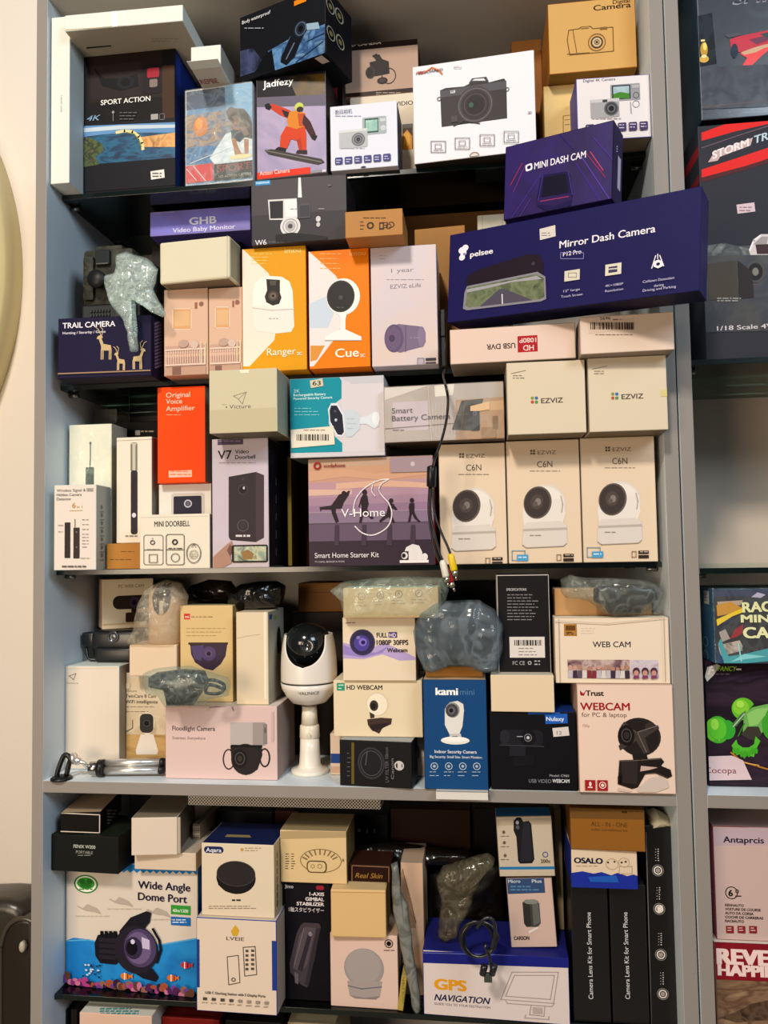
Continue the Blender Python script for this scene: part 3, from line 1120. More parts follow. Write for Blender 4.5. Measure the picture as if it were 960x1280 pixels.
# camouflage trail camera standing on the box
def trail_camera():
    Y = .035
    zt = SUP['trail'] + .0006
    c = at(125, 352, Y)
    r = empty('trail_camera', (c.x, Y, zt), 'dark camouflage trail camera standing on the navy trail camera box', 'camera')
    B0 = r.location
    cam_m = nz(['23271d', '3d4030', '1a1c16', '57543e'], 38, 0.6)
    dk = mat('171a18', 0.5)
    bm = bmesh.new()
    a0, a1 = at(103, 312, Y), at(166, 395, Y)
    add_box(bm, (a0.x, Y, zt + .028), (a1.x, Y + .05, a0.z), .006)
    add_box(bm, (a0.x + .016, Y + .004, a0.z - .004), (a1.x - .018, Y + .046, a0.z + .006), .003)
    add_box(bm, (a0.x + .003, Y - .006, zt + .034), (a0.x + .02, Y + .01, a0.z - .012), .004)
    obj('housing', bm, cam_m, r, smooth=True, base=B0, autos=40)
    bm = bmesh.new()
    add_box(bm, (a0.x + .022, Y - .006, a0.z - .026), (a0.x + .044, Y + .004, a0.z - .004), .002)
    obj('flash_panel', bm, mat('2b3130', 0.25, 0, 0.6), r, base=B0)
    bm = bmesh.new()
    q = at(128, 354, Y)
    add_lathe(bm, [(.0001, -.002), (.006, -.002), (.0065, .0), (.0105, .0005), (.011, .006), (.013, .0065), (.013, .012), (.0001, .012)][::-1], (q.x, Y - .008, q.z), (0, -1, 0), 28)
    obj('lens', bm, dk, r, base=B0)
    bm = bmesh.new()
    add_box(bm, (a0.x - .002, Y + .002, zt), (a1.x + .01, Y + .058, zt + .03), .003)
    obj('keypad_base', bm, mat('23282a', 0.55), r, base=B0)
    bm = bmesh.new()
    for i in range(7):
        for j in range(3):
            add_box(bm, (a0.x + .012 + i * .0045, Y - .0006, zt + .005 + j * .0065), (a0.x + .0148 + i * .0045, Y + .003, zt + .009 + j * .0065), .0004, 1)
    add_box(bm, (a0.x + .05, Y - .001, zt + .004), (a1.x + .006, Y + .003, zt + .026), .001)
    obj('button_grid', bm, mat('3a4042', 0.4), r, base=B0)
    bm = bmesh.new()
    q0, q1 = at(160, 330, Y - .004), at(196, 372, Y - .004)
    add_box(bm, (q0.x, Y - .006, q1.z), (q1.x, Y + .034, q0.z), .008, 3)
    obj('sensor_head', bm, mat('2a3136', 0.4), r, smooth=True, base=B0, autos=40)
    ol = [(144, 318), (156, 314), (182, 322), (198, 336), (196, 352), (192, 360), (199, 376), (207, 394), (203, 397), (192, 392), (182, 376), (170, 367), (163, 372), (163, 395), (164, 410), (170, 424), (172, 440), (162, 440), (161, 424), (156, 405), (150, 394), (138, 380), (131, 360), (130, 344), (142, 341), (146, 330)]
    bm = pillow_bm(ol, -.016, .012, .003, 4, 14, 96, 40, back=.3)
    obj('plastic_bag', bm, film('f6fcfb', .74, .1, 90, 'e6f4f0', 1.0), r, base=B0)
trail_camera()

def nursery(lbl, quad, Y):
    b = Box('camera_box', lbl, 'box', quad, Y, .10, 'd8b79f', 'g2', sides=dict(T='c8a890'))
    x0, x1 = quad[0], quad[2]
    w_ = x1 - x0
    yt = quad[1]
    b.r(x0 + 1, yt, x1 - 1, 470, 'd9b7a0').r(x0 + w_ * .2, yt + 24, x0 + w_ * .62, yt + 50, 'd8a878').r(x0 + w_ * .24, yt + 27, x0 + w_ * .58, yt + 46, 'dcb68c').box(x0 + w_ * .2, yt + 24, x0 + w_ * .62, yt + 50, 1, 'e8d4c4').r(x0 + w_ * .70, yt + 16, x0 + w_ * .76, yt + 24, 'a06a5a').e(x0 + w_ * .85, yt + 18, 3, 3, '96705c')
    b.r(x0 + 2, yt + 70, x1 - 2, yt + 80, 'c7a594').r(x0 + 2, yt + 84, x1 - 2, yt + 98, 'b89686')
    for k in range(int(w_ / 3.2)):
        b.l([(x0 + 3 + 3 * k, yt + 75), (x0 + 3 + 3 * k, yt + 94)], .8, 'e8d0c0')
    b.r(x0 + 2, yt + 74, x1 - 2, yt + 76, 'e4ccbc').r(x0 + 2, yt + 93, x1 - 2, yt + 95, 'e4ccbc').r(x0 + 2, yt + 97, x1 - 2, yt + 107, 'c2a08c').r(x0 + w_ * .2, yt + 97, x0 + w_ * .4, yt + 107, '8a6a5c')
    b.e(x0 + w_ * .45, yt + 68, 6, 5, 'c0a498').e(x0 + w_ * .7, yt + 69, 5, 5, 'd4bcae').l([(x0 + w_ * .85, yt + 66), (x0 + w_ * .85, yt + 92)], 1.2, 'ead8b8').l([(x0 + w_ * .95, yt + 66), (x0 + w_ * .95, yt + 92)], 1.2, 'ead8b8')
    return b
nursery('pink nursery printed box beside the trail camera box', (205, 362, 260, 360, 260, 469, 205, 470), .012)
b = nursery('pink nursery printed box next to the orange and white dome camera box', (261, 360, 303, 359, 303, 468, 261, 469), .012)
SUP['nur'] = b.top_z
b = Box('device_box', 'plain beige box with a slightly rounded face on the nursery boxes', 'box',
        (199, 305, 287, 292, 287, 348, 200, 359), -.014, .040, 'd9d3bb', 'nur', yaw=-5, bev=.003, sides=dict(D='8a7e70', R='a8a48e'))
b.part('lid_seam').l([(284, 294), (284, 348)], .9, 'b8b29c')
f = Box('camera_box', 'dark hidden carton under the violet baby monitor box', 'box', (190, 306, 300, 304, 300, 460, 190, 462), .125, .09, '34302c', 'g2')
SUP['fil'] = f.top_z
b = Box('monitor_box', 'violet video baby monitor box lying behind the beige box', 'box',
        (187.5, 264, 313, 258, 313, 299, 187.5, 303), .088, .12, '6a63b4', 'fil', sides=dict(L='9a94d0'))
b.full(nz(['7a72c4', '8a88e0', '7f76bc', '8076c8'], 6), .001).t('GHB', 237, 281, 8.6, 'e4e2ee', 33, b=2).t('Video Baby Monitor', 216, 291, 5.4, 'dcdaf0', 77, b=1).t('Model: VS320', 192, 267.5, 2.6, 'b4b0d8', 26).lines(225, 294, 262, 293, 1, 'b4b0dc', 1)

b = Box('camera_box', 'orange and white camera box with a white dome camera, lettered Ranger', 'box',
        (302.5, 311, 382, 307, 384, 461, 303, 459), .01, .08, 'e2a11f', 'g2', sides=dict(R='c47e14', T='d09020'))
OR = 'e49c14'
b.full('dfa01a', .0006).p([(303, 311), (304, 458), (312, 458), (343, 425), (350, 380), (336, 342)], 'e6dfd2')
b.t('imou', 356, 316.5, 6, 'f4d48a', 20, b=1).lines(314, 318, 340, 330, 4, 'f2cc78', .9)
b.p([(316, 382), (316, 366), (319, 354), (326, 347), (336, 345), (352, 346), (362, 352), (366, 364), (367, 386)], 'eeeae2').p([(316, 382), (367, 386), (368, 408), (364, 415), (345, 417), (322, 414), (317, 408)], 'e8e3da').l([(316, 385), (340, 388), (368, 386.5)], 1, 'c0b8aa').lines(336, 399, 348, 398.6, 1, 'b0a89c', 1.2)
b.p([(333, 349), (350, 350), (350, 366), (352, 372), (349, 380), (341, 382), (333, 378), (331, 371), (334, 363)], '3a3634').e(341.5, 370, 6.4, 6.4, '554c48').e(341.5, 370, 4, 4, '7a6c62').e(341.5, 370, 1.6, 1.6, '1a1818').p([(337, 351), (346, 351), (345, 357), (338, 357)], '5c5450')
b.t('Ranger', 334, 444.5, 8.5, 'fdf3dd', 36).t('2C', 371.5, 444, 3.6, 'fdf3dd', 6.5, b=2)
SUP['rang'] = b.top_z
b = Box('camera_box', 'orange and white camera box with a round black eyed camera, lettered Cue', 'box',
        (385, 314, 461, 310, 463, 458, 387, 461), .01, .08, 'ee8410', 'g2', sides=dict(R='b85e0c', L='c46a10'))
b.full('ec8510', .0006).p([(386, 314), (387, 458), (392, 458), (418, 424), (440, 380), (420, 345)], 'e3dedc').p([(386, 380), (430, 360), (410, 410), (387, 410)], 'c9d4e0').p([(388, 432), (406, 432), (396, 450), (388, 452)], 'd89a4a')
b.t('imou', 437, 320, 6, 'f6b060', 20, b=1).lines(400, 318, 430, 336, 4, 'f8c078', .9)
b.ring(429, 371, 21, 4, 'ece8e4', 23).e(430.5, 371, 19, 22, 'efece8').e(426, 370.5, 17.4, 20, '4a4746').e(426, 370.5, 16, 18.4, '3a3838').e(426, 372, 2.6, 2.6, '5a5858').lines(421, 385, 431, 385, 1, '6a6866', .9)
b.p([(423, 391), (434, 391), (432, 400), (432, 412), (452, 421), (452, 425), (430, 426), (406, 425), (407, 421), (425, 412), (426, 400)], 'eeeae8').l([(406, 425.5), (452, 425.5)], 1, 'c0bab6')
b.t('Cue', 419.5, 447, 10.5, 'fff2dc', 29, b=1).t('2C', 450.5, 446.5, 3.8, 'fff2dc', 6, b=2)
SUP['cue'] = b.top_z
b = Box('camera_box', 'pale lilac camera box with a violet bullet camera pictured', 'box',
        (464, 309, 547, 306, 546, 459, 464, 460.5), .012, .085, 'd6cdd6', 'g2', sides=dict(R='c9c2cc'))
b.full(nz(['c4bfd2', 'd2c6cc', 'd9c6bc', 'cfc6d2'], 4, dist=0), .001)
b.lines(474, 320, 484, 324, 2, 'aaa4b8', .8).t('1 year', 489, 341, 5, '8a8290', 28).lines(483, 350, 530, 350, 1, '9a94a0', .8).t('EZVIZ eLife', 488, 361, 5, '8f8794', 38)
b.p([(491, 408), (498, 405), (525, 408), (532, 415), (532, 428), (526, 434), (500, 441), (492, 438)], '83738c').e(492.5, 423, 12, 17.5, '6c5c7a').e(491, 423, 10, 15, '75637f').e(490, 423, 3.5, 4, '5a4a68').ring(490, 423, 3.6, .8, '4a3c58', 4.2).e(527, 421, 5, 13, '8e7f98').l([(507, 407), (507, 440)], .8, '6a5a76').lines(512, 423, 524, 421, 1, 'a094ac', 1)
b.r(522, 448, 530, 456, 'b8b0bc').box(522, 448, 530, 456, .8, '7a7480').r(532, 447.5, 545, 451, '4a4650').r(532, 452.5, 545, 456.5, '5a5660')
SUP['elife'] = b.top_z
b = Box('camera_box', 'charcoal floodlight camera box on top of the two orange boxes', 'box',
        (314, 224, 436, 219, 437, 306, 314, 309), .0, .075, '4a474c', 'rang', yaw=-1, sides=dict(R='2a282c'))
b.p([(314, 224), (436, 219), (436, 262), (314, 270)], '545156').t('W6', 319, 307, 6.6, 'f0eef0', 14).r(319, 225, 338, 231.5, '2f96cc').t('netvue', 320.5, 230.3, 3.4, 'dff0fa', 16, b=1).lines(336, 303, 366, 304, 1, '77757a', .9)
b.p([(373, 222), (376, 222), (377.5, 247), (372.5, 247)], 'e6e4e4').p([(335, 250), (371, 248), (372, 272), (356, 275), (337, 275)], 'd9d7d7').p([(337, 252), (354, 251), (354, 273), (338, 273.5)], '34333a').p([(356, 250), (371, 249), (371, 270), (357, 274)], 'e9e7e7').e(363, 283, 12.5, 12.5, 'dcdada').ring(363, 283, 9.6, 1.2, 'a4a2a6').e(363, 283, 6.5, 7, 'b6b4b6').e(363, 283, 3, 3, '5a585c').lines(363, 262, 371, 261, 1, '8a888c', .9)
b.r(373, 255, 388, 273, '5c5a62').r(375, 257, 387, 271, '48464e').e(398, 274, 3, 3.6, 'd0ced0').e(398, 281, 2.4, 3, 'c6c4c6').lines(398, 262, 406, 261.6, 1, 'aaa8ac', 1).p([(345, 294), (365, 291), (410, 296), (408, 304), (345, 302)], '2c2a2e').e(412, 232, 2, 1.6, '6a686c')
b = Box('camera_box', 'small kraft carton with recycling marks printed upside down', 'box',
        (431, 264, 503, 261, 504, 309, 432, 311.5), -.025, .075, 'b98850', 'cue', sides=dict(R='a97a4a', T='c9985e'))
b.t('CE', 493, 277, 7.4, '4a3420', 13, b=1, rot=180).ring(463, 282, 4.6, 2.2, '4a3420').p([(474, 278), (480, 277.5), (480, 287), (474, 287.5)], '4a3420').r(475.5, 280, 478.5, 285, 'b98850').lines(450, 278, 456, 287, 3, '4a3420', 1).lines(454, 273, 482, 272, 1, '5a4026', 1).ring(486, 283, 3.4, 1, '4a3420')
b = Box('camera_box', 'big brown carton at the back of the second shelf', 'box',
        (500, 268, 640, 264, 640, 440, 500, 440), .16, .09, '6e4f30', 'g2')
b = Box('camera_box', 'tan carton standing behind the lilac camera box', 'box',
        (519, 289, 582, 279, 583, 440, 520, 440), .105, .05, 'b18247', 'g2', yaw=-4, sides=dict(R='8a6234'))
b = Box('camera_box', 'off white carton peeking out behind the mirror dash camera box', 'box',
        (598, 270, 634, 266, 634, 440, 599, 440), .11, .045, 'c9c2b0', 'g2')
b.l([(603, 270), (603, 292)], .8, 'aaa490').l([(628, 268), (628, 290)], .8, 'aaa490')

# ---------------------------------------------------------------- third shelf, boxes standing on the glass first
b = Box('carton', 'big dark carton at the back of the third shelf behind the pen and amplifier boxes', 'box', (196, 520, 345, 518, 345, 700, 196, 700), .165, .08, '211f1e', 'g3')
b = Box('camera_box', 'black box with white lettering just above the white pen box', 'box', (144, 528, 197, 526, 197, 700, 144, 700), .11, .05, '191715', 'g3')
b.r(169, 538, 175, 544, 'd8d4cc').lines(176, 540, 192, 540, 1, 'c4c0b8', 1.6).lines(150, 540, 158, 540, 1, '8a8880', 1.6)
b = Box('display_case', 'small clear acrylic case at the back above the antenna box', 'case', (116, 512, 146, 511, 146, 700, 116, 700), .115, .045, film('d8dcda', .8, .1, 20, '9a9890', .3), 'g3')
b = Box('detector_box', 'white box with a small antenna handset at the back left of the third shelf', 'box',
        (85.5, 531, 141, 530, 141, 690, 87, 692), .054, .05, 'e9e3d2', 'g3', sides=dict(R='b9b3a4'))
b.r(107, 584, 117.5, 606, '3b443c', rad=1).r(108.5, 586, 116, 592, '5a6458').l([(112.5, 584), (113, 572), (113, 556)], 1.6, '5a6458').e(113, 554, 1.4, 1.8, '3a3f38')
b.wrap(film('ffffff', .86, .1, 40, 'd8f0e4', .8))
WD = b = Box('detector_box', 'white signal and hidden camera detector box with two black sticks, at the left end', 'box',
        (67, 607, 119.5, 605, 121, 714, 68, 716.5), .0, .05, 'e2d8ce', 'g3', yaw=4, sides=dict(R='b4b9b2', L='d0d8d8'))
b.t('Wireless Signal &', 71, 615, 3.4, '4a4440', 36, b=1).t('Hidden Camera', 71, 620.4, 3.4, '4a4440', 31, b=1).t('Detector', 71, 625.6, 3.4, '4a4440', 18, b=1).r(108, 610, 117, 614.5, 'b8b0a8').t('5G', 109.5, 614, 3, '5a5450', 6)
b.t('6', 90.5, 635, 6.5, 'c49440', b=1).l([(87, 638.5), (103, 638)], .8, 'c8a868').t('in 1', 96, 635, 3, 'c8a868', 7)
b.r(81, 653, 88, 697.5, '352e2e', rad=.6).r(92, 659.5, 99.6, 698, '3a3232', rad=.6).l([(94, 659), (94, 649)], .8, '5a5450').e(96, 665, .8, .8, '9a9490').e(96, 684, .8, .8, '8a8480')
for k, y in enumerate((650, 656, 662, 668, 672, 676, 680, 684)):
    b.lines(103, y, 111, y, 1, '9a9288', .8)
b.lines(73, 657, 80, 657, 1, '9a9288', .8).lines(73, 665, 79, 665, 1, '9a9288', .8).lines(101, 698, 112, 698, 1, '9a9288', .8).lines(78, 709, 108, 708.6, 1, '6a6460', 2)
b.f('R').part('small_print')
for k in range(7):
    b.e(127, 634 + 10 * k, 1.4, 2.6, '7a8280').l([(125, 640 + 10 * k), (129.5, 639.6 + 10 * k)], .7, '8a9290')
b = Box('carton', 'small kraft carton under the white pen box', 'box', (130, 680, 182, 678.5, 182, 712, 130, 713), .03, .07, 'b4803f', 'g3')
b.lines(151, 690, 168, 690, 1, '7a5226', 1).lines(137, 700, 165, 699, 1, '7a5226', 1)
SUP['kr3'] = b.top_z
b = Box('recorder_box', 'tall white box with a slim black pen device on it', 'box',
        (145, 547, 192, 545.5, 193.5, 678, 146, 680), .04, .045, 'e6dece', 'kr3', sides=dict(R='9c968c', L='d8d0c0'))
b.r(163, 553, 172, 590, '9a9488', rad=3).r(164.6, 554, 170.4, 590, 'c9c2b4').l([(165, 556), (165, 590)], .9, '6a645c').l([(170, 556), (170, 590)], .9, '6a645c').r(163.6, 588, 172, 668, '362f37', rad=3).p([(164, 596), (165, 588), (170.6, 588), (172, 596)], '3c343c').e(167.6, 644, 2.6, 3, 'd8d4e0').lines(157, 671, 172, 671, 1, '8a8278', 1.8).l([(146, 551), (191, 549)], .6, 'c0b8a8')
b = Box('doorbell_box', 'white box with a black doorbell camera under the orange voice amplifier box', 'box',
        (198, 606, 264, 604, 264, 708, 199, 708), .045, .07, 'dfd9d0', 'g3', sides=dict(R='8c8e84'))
b.r(214, 616, 256, 650, 'c6c0b8', rad=4).r(217, 620, 252, 655, '2c2c3a', rad=2).ring(235, 629.5, 5, 1.6, 'b8b8c4').e(235, 629.5, 2.4, 2.4, '6a6a78')
SUP['db3'] = b.top_z
b = Box('amplifier_box', 'bright orange voice amplifier box with white lettering', 'box',
        (196.5, 484, 256, 482.5, 257, 603, 197, 604.5), .03, .055, 'f0520a', 'db3', sides=dict(R='8a8a80'))
b.t('Original', 207.5, 497, 6, 'fbd9c0', 30).t('Voice', 207.5, 505, 6, 'fbd9c0', 20).t('Amplifier', 207.5, 514, 6, 'fbd9c0', 36).lines(208, 519, 226, 519, 1, 'f4a880', .9)
b.r(211, 588, 240, 596.5, 'f6c4b0').lines(213, 590, 239, 594, 2, 'f28a64', 1.6)
b = Box('doorbell_box', 'white mini doorbell box in front with three outlined devices', 'box',
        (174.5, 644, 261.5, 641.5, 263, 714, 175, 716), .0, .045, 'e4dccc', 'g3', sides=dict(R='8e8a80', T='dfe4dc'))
b.t('MINI DOORBELL', 193, 658.5, 6.6, '3a342e', 44, b=2).l([(176, 647), (260, 645)], .6, 'c8c2b4')
G_ = '7c746a'
for (x0, x1, y0, y1) in ((180, 204, 669, 706), (208, 230.5, 668, 706)):
    for (a, c_, d_, e_) in ((x0 + 2, y0, x1 - 2, y0), (x0 + 2, y1, x1 - 2, y1), (x0, y0 + 2, x0, y1 - 2), (x1, y0 + 2, x1, y1 - 2), (x0, y0 + 2, x0 + 2, y0), (x1 - 2, y0, x1, y0 + 2), (x0, y1 - 2, x0 + 2, y1), (x1 - 2, y1, x1, y1 - 2), (x0, (y0 + y1) / 2, x1, (y0 + y1) / 2)):
        b.l([(a, c_), (d_, e_)], 1, G_)
b.ring(191, 678, 3, 1.1, '5a544e').ring(219, 677.5, 3.6, 1.6, '2a2826').ring(219.5, 697, 5.6, .9, G_).box(187, 693, 197, 703, .8, G_).e(191, 673, .7, .7, G_).lines(184, 687, 200, 687, 1, 'aaa296', 1).lines(211, 686, 228, 686, 1, '5a544e', 1.2)
b.ring(242.5, 691.5, 9.2, 1, G_, 12.5).l([(240, 684), (242.5, 680), (245, 684)], .8, G_).ring(242.5, 693, 5.4, .8, 'a09888').lines(239, 692, 246, 696, 3, 'a09888', .8)
V7 = b = Box('doorbell_box', 'tall pale violet video doorbell box with dark side, lettered V7', 'box',
        (264.5, 549, 335, 547, 336.5, 713, 266, 714.5), .0, .085, 'bdb0b6', 'g3', sides=dict(R='221d28', L='c8bcc4'))
b.full(nz(['bcb0b4', 'c4b8c6', 'beb2ac'], 5, dist=0), .001)
b.r(272, 549, 304, 556, '5c4c66').lines(273, 552, 302, 552, 1, '8a7a94', 1.4).t('V7', 272.5, 574, 10.5, '241d24', 17, b=1).t('Video', 294, 567, 4.8, '3a3038', 17, b=1).t('Doorbell', 294, 574, 4.8, '3a3038', 25, b=1).lines(274, 579, 320, 578.6, 1, 'a08a90', 1)
b.p([(286, 596), (320, 590), (330, 594), (330, 672), (320, 677.5), (288, 675), (286, 671)], '362d33').p([(286, 597), (320, 591), (320, 677), (288, 674), (286, 671)], '3e343a').p([(320, 591), (330, 594), (330, 672), (320, 677)], '4f4048')
b.ring(304, 612, 6.4, 1, '4f444c').e(304, 612, 4, 4.4, '272027').e(305, 610, 1.3, 1.8, 'c8c4c8').ring(304, 657, 7.6, 1.6, '5c5058').e(304, 657, 4.4, 4.6, '453a42').lines(295, 671, 313, 671, 1, 'd8d0d4', 2.4).e(304, 599, .8, .8, '6a5f66')
b.p([(267, 696), (282, 682), (290, 676), (292, 684), (288, 694), (290, 704), (278, 710), (267, 712)], 'b08a78').p([(284, 688), (288, 680), (291, 684), (288, 696)], '7a5a4e').r(290, 681, 335, 703, '28221f', rad=2.5).r(293, 683, 333, 701, nz(['6e7a4a', 'c2c4a8', '8a9a8a', '5c4a34'], 70)).p([(302, 690), (310, 687), (318, 692), (316, 699), (304, 699)], '9a7a4c')
b.f('R').part('side_icons')
for k in range(5):
    b.l([(345, 598 + 22 * k), (345, 606 + 22 * k)], .9, '6a6470')
SUP['v7'] = b.top_z
b = Box('camera_box', 'cream box with a bird logo leaning out over the doorbell box', 'box',
        (261, 463, 346, 460, 347, 544, 262, 546), -.045, .085, 'cdc5aa', 'v7', sides=dict(R='a8aa9a', D='8c8670', T='dcd8c4'))
b.l([(292, 495), (308, 490), (303, 505), (298, 499), (292, 495)], 1, '9a937c').l([(298, 499), (308, 490)], .8, '9a937c').t('Victure', 286.5, 511, 5, '6f6a5a', 27).e(283, 509, 1, 1, '7a745f').r(263, 511, 345, 544, 'c4ba9c').p([(299, 462.4), (312, 462), (311, 466.4), (301, 466.6)], 'e8e4d0').lines(278, 506, 284, 506, 1, 'b4ae98', .8)
b = Box('folder', 'slim olive folder standing between the doorbell box and the beach family box', 'folder',
        (358.5, 570, 365, 570, 365, 711, 359.5, 712), .06, .12, '8c7836', 'g3', sides=dict(R='5a4a26', L='3a3020'))
b = Box('carton', 'dark brown box behind the olive folder', 'box', (364, 572, 399, 570, 399, 708, 366, 709), .12, .09, '4a2413', 'g3', sides=dict(L='5c3018'))
b = Box('carton', 'near black box standing behind the doorbell box', 'box', (338, 566, 356, 566, 357, 711, 338, 711), .10, .1, '1c1b1f', 'g3')

VF = b = Box('starter_kit_box', 'smart home starter kit box with a family running on a sunset beach', 'box',
        (385, 574, 541, 568, 543.5, 708.5, 386.5, 711), .012, .075, '6a5260', 'g3', yaw=-1, sides=dict(R='c2182a', T='c8b8a8'))
b.full('a58a92', .0008)
sk = ['c2a48e', 'c9a084', 'c69c8a', 'bd98a0', 'b393a4', 'a98ca0', '9c8098']
for i, c in enumerate(sk):
    b.p([(385.4, 575 + 9.6 * i), (541.4, 569 + 9.6 * i), (541.6, 579 + 9.6 * i), (385.5, 585 + 9.6 * i)], c)
b.p([(386, 590), (430, 586), (470, 592), (541, 584), (541, 592), (480, 600), (430, 596), (386, 602)], 'cfa488').p([(420, 604), (480, 600), (541, 604), (541, 610), (470, 608), (420, 612)], 'd6b09a').p([(386, 612), (440, 612), (440, 618), (386, 620)], 'd6b4a4')
b.p([(385.7, 641), (541.8, 637), (542, 654), (385.8, 657)], '8f7c92').p([(385.8, 655), (542, 652), (542.4, 676), (386, 679)], '6e5d70').p([(386, 677), (542.4, 674), (543, 708), (386.4, 710.5)], '40333f').l([(386, 641), (541.6, 637)], 1.2, 'a893a4').l([(386, 655), (541.8, 652)], 1, '5a4a58')
K = '372a33'
b.p([(432, 616), (438, 613), (436, 619), (430, 628), (427, 636), (420, 636), (420, 640), (424, 652), (420, 654), (415, 642), (414, 637), (402, 637), (401, 640), (399.5, 634), (414, 632), (420, 624), (424, 618)], K).e(430, 617, 3, 3.4, K).l([(428, 622), (436, 614)], 1.6, K)
b.e(456, 615.5, 3, 3.6, K).p([(453, 619), (459, 619), (461, 630), (459, 636), (463, 643), (468, 648), (464, 649), (457, 642), (454, 646), (452, 654), (449, 653), (451, 642), (452, 634), (451, 626)], K).l([(452, 622), (449, 634)], 1.3, K)
b.e(489, 626, 2.8, 3, K).p([(486, 629), (492, 630), (497, 637), (495, 638), (490, 635), (490, 644), (494, 653), (491, 654), (486, 646), (476, 653), (474, 651), (483, 642), (485, 634)], K)
b.e(515, 625.5, 2.6, 3, K).p([(512, 629), (518, 629), (518, 640), (522, 648), (526, 652), (524, 653), (518, 648), (515, 642), (513, 652), (510, 653), (512, 642), (511, 634)], K)
for (x, ww) in ((421, 8), (455, 8), (487, 9), (516, 9)):
    b.p([(x - 2, 656), (x + 3, 656), (x + ww * .4, 682), (x - ww * .4, 682)], '4f4050')
b.part('logo_print')
b.ring(397, 582.5, 4.8, 2.2, 'a52a22').t('vodafone', 404.5, 584.5, 4.4, '9c3a2c', 27, b=1, part='lettering').r(488, 571, 541, 590, 'a8949a').e(516, 580, 2.6, 3, 'c8bcc0')
_arc = [(455 + 34 * math.cos(a), 637 + 34 * math.sin(a)) for a in [RAD(-72 + 9 * k) for k in range(25)]]
b.cv([(486, 599), (476, 600), (464, 605), (453, 613), (445, 624), (442, 636), (442, 642)], 1.3, 'f3ecef', 'lettering').cv([(486, 599), (477, 605), (474, 613), (479, 621), (486, 629), (490, 641), (487, 655), (478, 664), (465, 669), (453, 666), (444, 658)], 1.5, 'f3ecef', 'lettering').cv([(466, 606), (465, 614), (469, 620)], 1.2, 'f3ecef', 'lettering')
b.t('V-Home', 427, 646.5, 10, 'f6eef0', 54).t('Smart Home Starter Kit', 394, 697.5, 6.2, 'ece4e6', 79).t('TV CAMS, SENSOR & MORE', 394, 703.5, 2.2, 'c8bcc0', 37)
b.part(None)
b.p([(505, 692), (508, 684), (516, 680), (524, 682), (528, 690), (528, 702), (505, 702)], 'e4dfdf').r(500, 689, 511, 701, '3c3438').e(506, 694.5, 4, 4.4, 'e0dada').e(505, 694.5, 2.4, 2.8, '2a2428').e(531, 696, 4, 4.5, 'e2dcdc').r(500, 700, 536, 703.4, 'ece6e4')
SUP['vf'] = b.top_z
b = Box('camera_box', 'teal and white box with a white bullet camera', 'box',
        (362, 473, 485, 469.5, 483, 564, 363, 567), .004, .075, 'd2cdd2', 'vf', sides=dict(D='7a8a88', R='b9b9bc'))
b.part('printed_picture').p([(362.4, 473), (424, 471), (427, 476), (427, 498), (411, 510), (411, 530), (419, 546), (428, 554), (429, 565), (363.4, 566.4)], '1795a4').p([(427, 478), (484, 474), (483, 564), (428, 565)], 'd6d0d4').p([(424, 470.4), (485, 469.6), (484.6, 478), (440, 480)], 'c8c6cc')
b.part(None).t('Rechargeable Battery', 367, 495.5, 3, 'd6f0f0', 40, b=1).t('Powered Security Camera', 367, 500, 3, 'd6f0f0', 48, b=1).t('2K', 367, 491, 4, 'bfe6e8', 8).lines(368, 511, 400, 519, 3, '8ccfd4', .9)
b.p([(414, 504), (422, 504), (430, 518), (432, 540), (428, 546), (421, 546), (412, 528), (410, 512)], 'dfe0e6').p([(414, 507), (421, 507), (428, 519), (430, 540), (427, 544), (422, 543), (413, 527), (412, 513)], '2b2d3e').e(419, 514, 1.4, 1.6, '5a5c70').e(420, 525, 1.6, 1.8, 'c8ccd8').p([(430, 513), (442, 512), (450, 520), (450, 536), (440, 546), (432, 546)], 'c9d2da').p([(450, 522), (460, 520), (468, 514), (474, 516), (474, 532), (468, 536), (458, 530), (450, 530)], 'd8dee4').e(470, 523, 5, 8, 'e4e8ec').lines(434, 524, 446, 536, 3, 'b4bcc6', .9)
b.part('price_sticker').r(388, 474.5, 404, 484, 'cfc9b4', rot=8).part(None).t('63', 391, 482, 5.4, '3a342c', 10, b=1)
b.part('barcode_label').r(364, 535, 418, 558, 'e3dccc', rot=3).bars(371, 543, 411, 551, '3a3230').lines(380, 538.4, 408, 537.6, 1, 'a06a60', 1).part(None)
b = Box('camera_box', 'clear wrapped smart battery camera box with a solar panel camera', 'box',
        (479, 483, 631, 477.5, 632, 550, 481, 558), -.012, .07, 'b3a39a', .1395, yaw=-2, sides=dict(D='6a5c54', T='cfc8bc'))
b.full(nz(['b0a49c', 'bcb0a8', 'aa9a90'], 8), .001)
b.r(491, 502, 535, 538, 'cdbdc4').r(540, 498, 572, 540, 'b8aca6').p([(481, 485), (535, 482), (500, 494), (481, 500)], 'd8d0c8').p([(543, 482), (568, 480), (566, 494), (544, 496)], 'e4ddd0').p([(570, 500), (630, 496), (631, 548), (570, 552)], 'b89678').p([(578, 505), (632, 500), (632, 512), (580, 514)], 'd0ae88')
for k in range(9):
    b.l([(541 + 4 * k, 504), (541 + 4 * k, 542)], .7, 'd0c6c0')
b.l([(481, 536), (570, 529)], .8, '8a7c74').l([(535, 482), (540, 553)], .8, 'd8cec6')
b.t('Smart', 490, 517, 6.6, '5c4e52', 26).t('Battery Camera', 490, 526.5, 6.6, '5c4e52', 72).lines(491, 538, 506, 537.6, 1, '8a7c7c', 1)
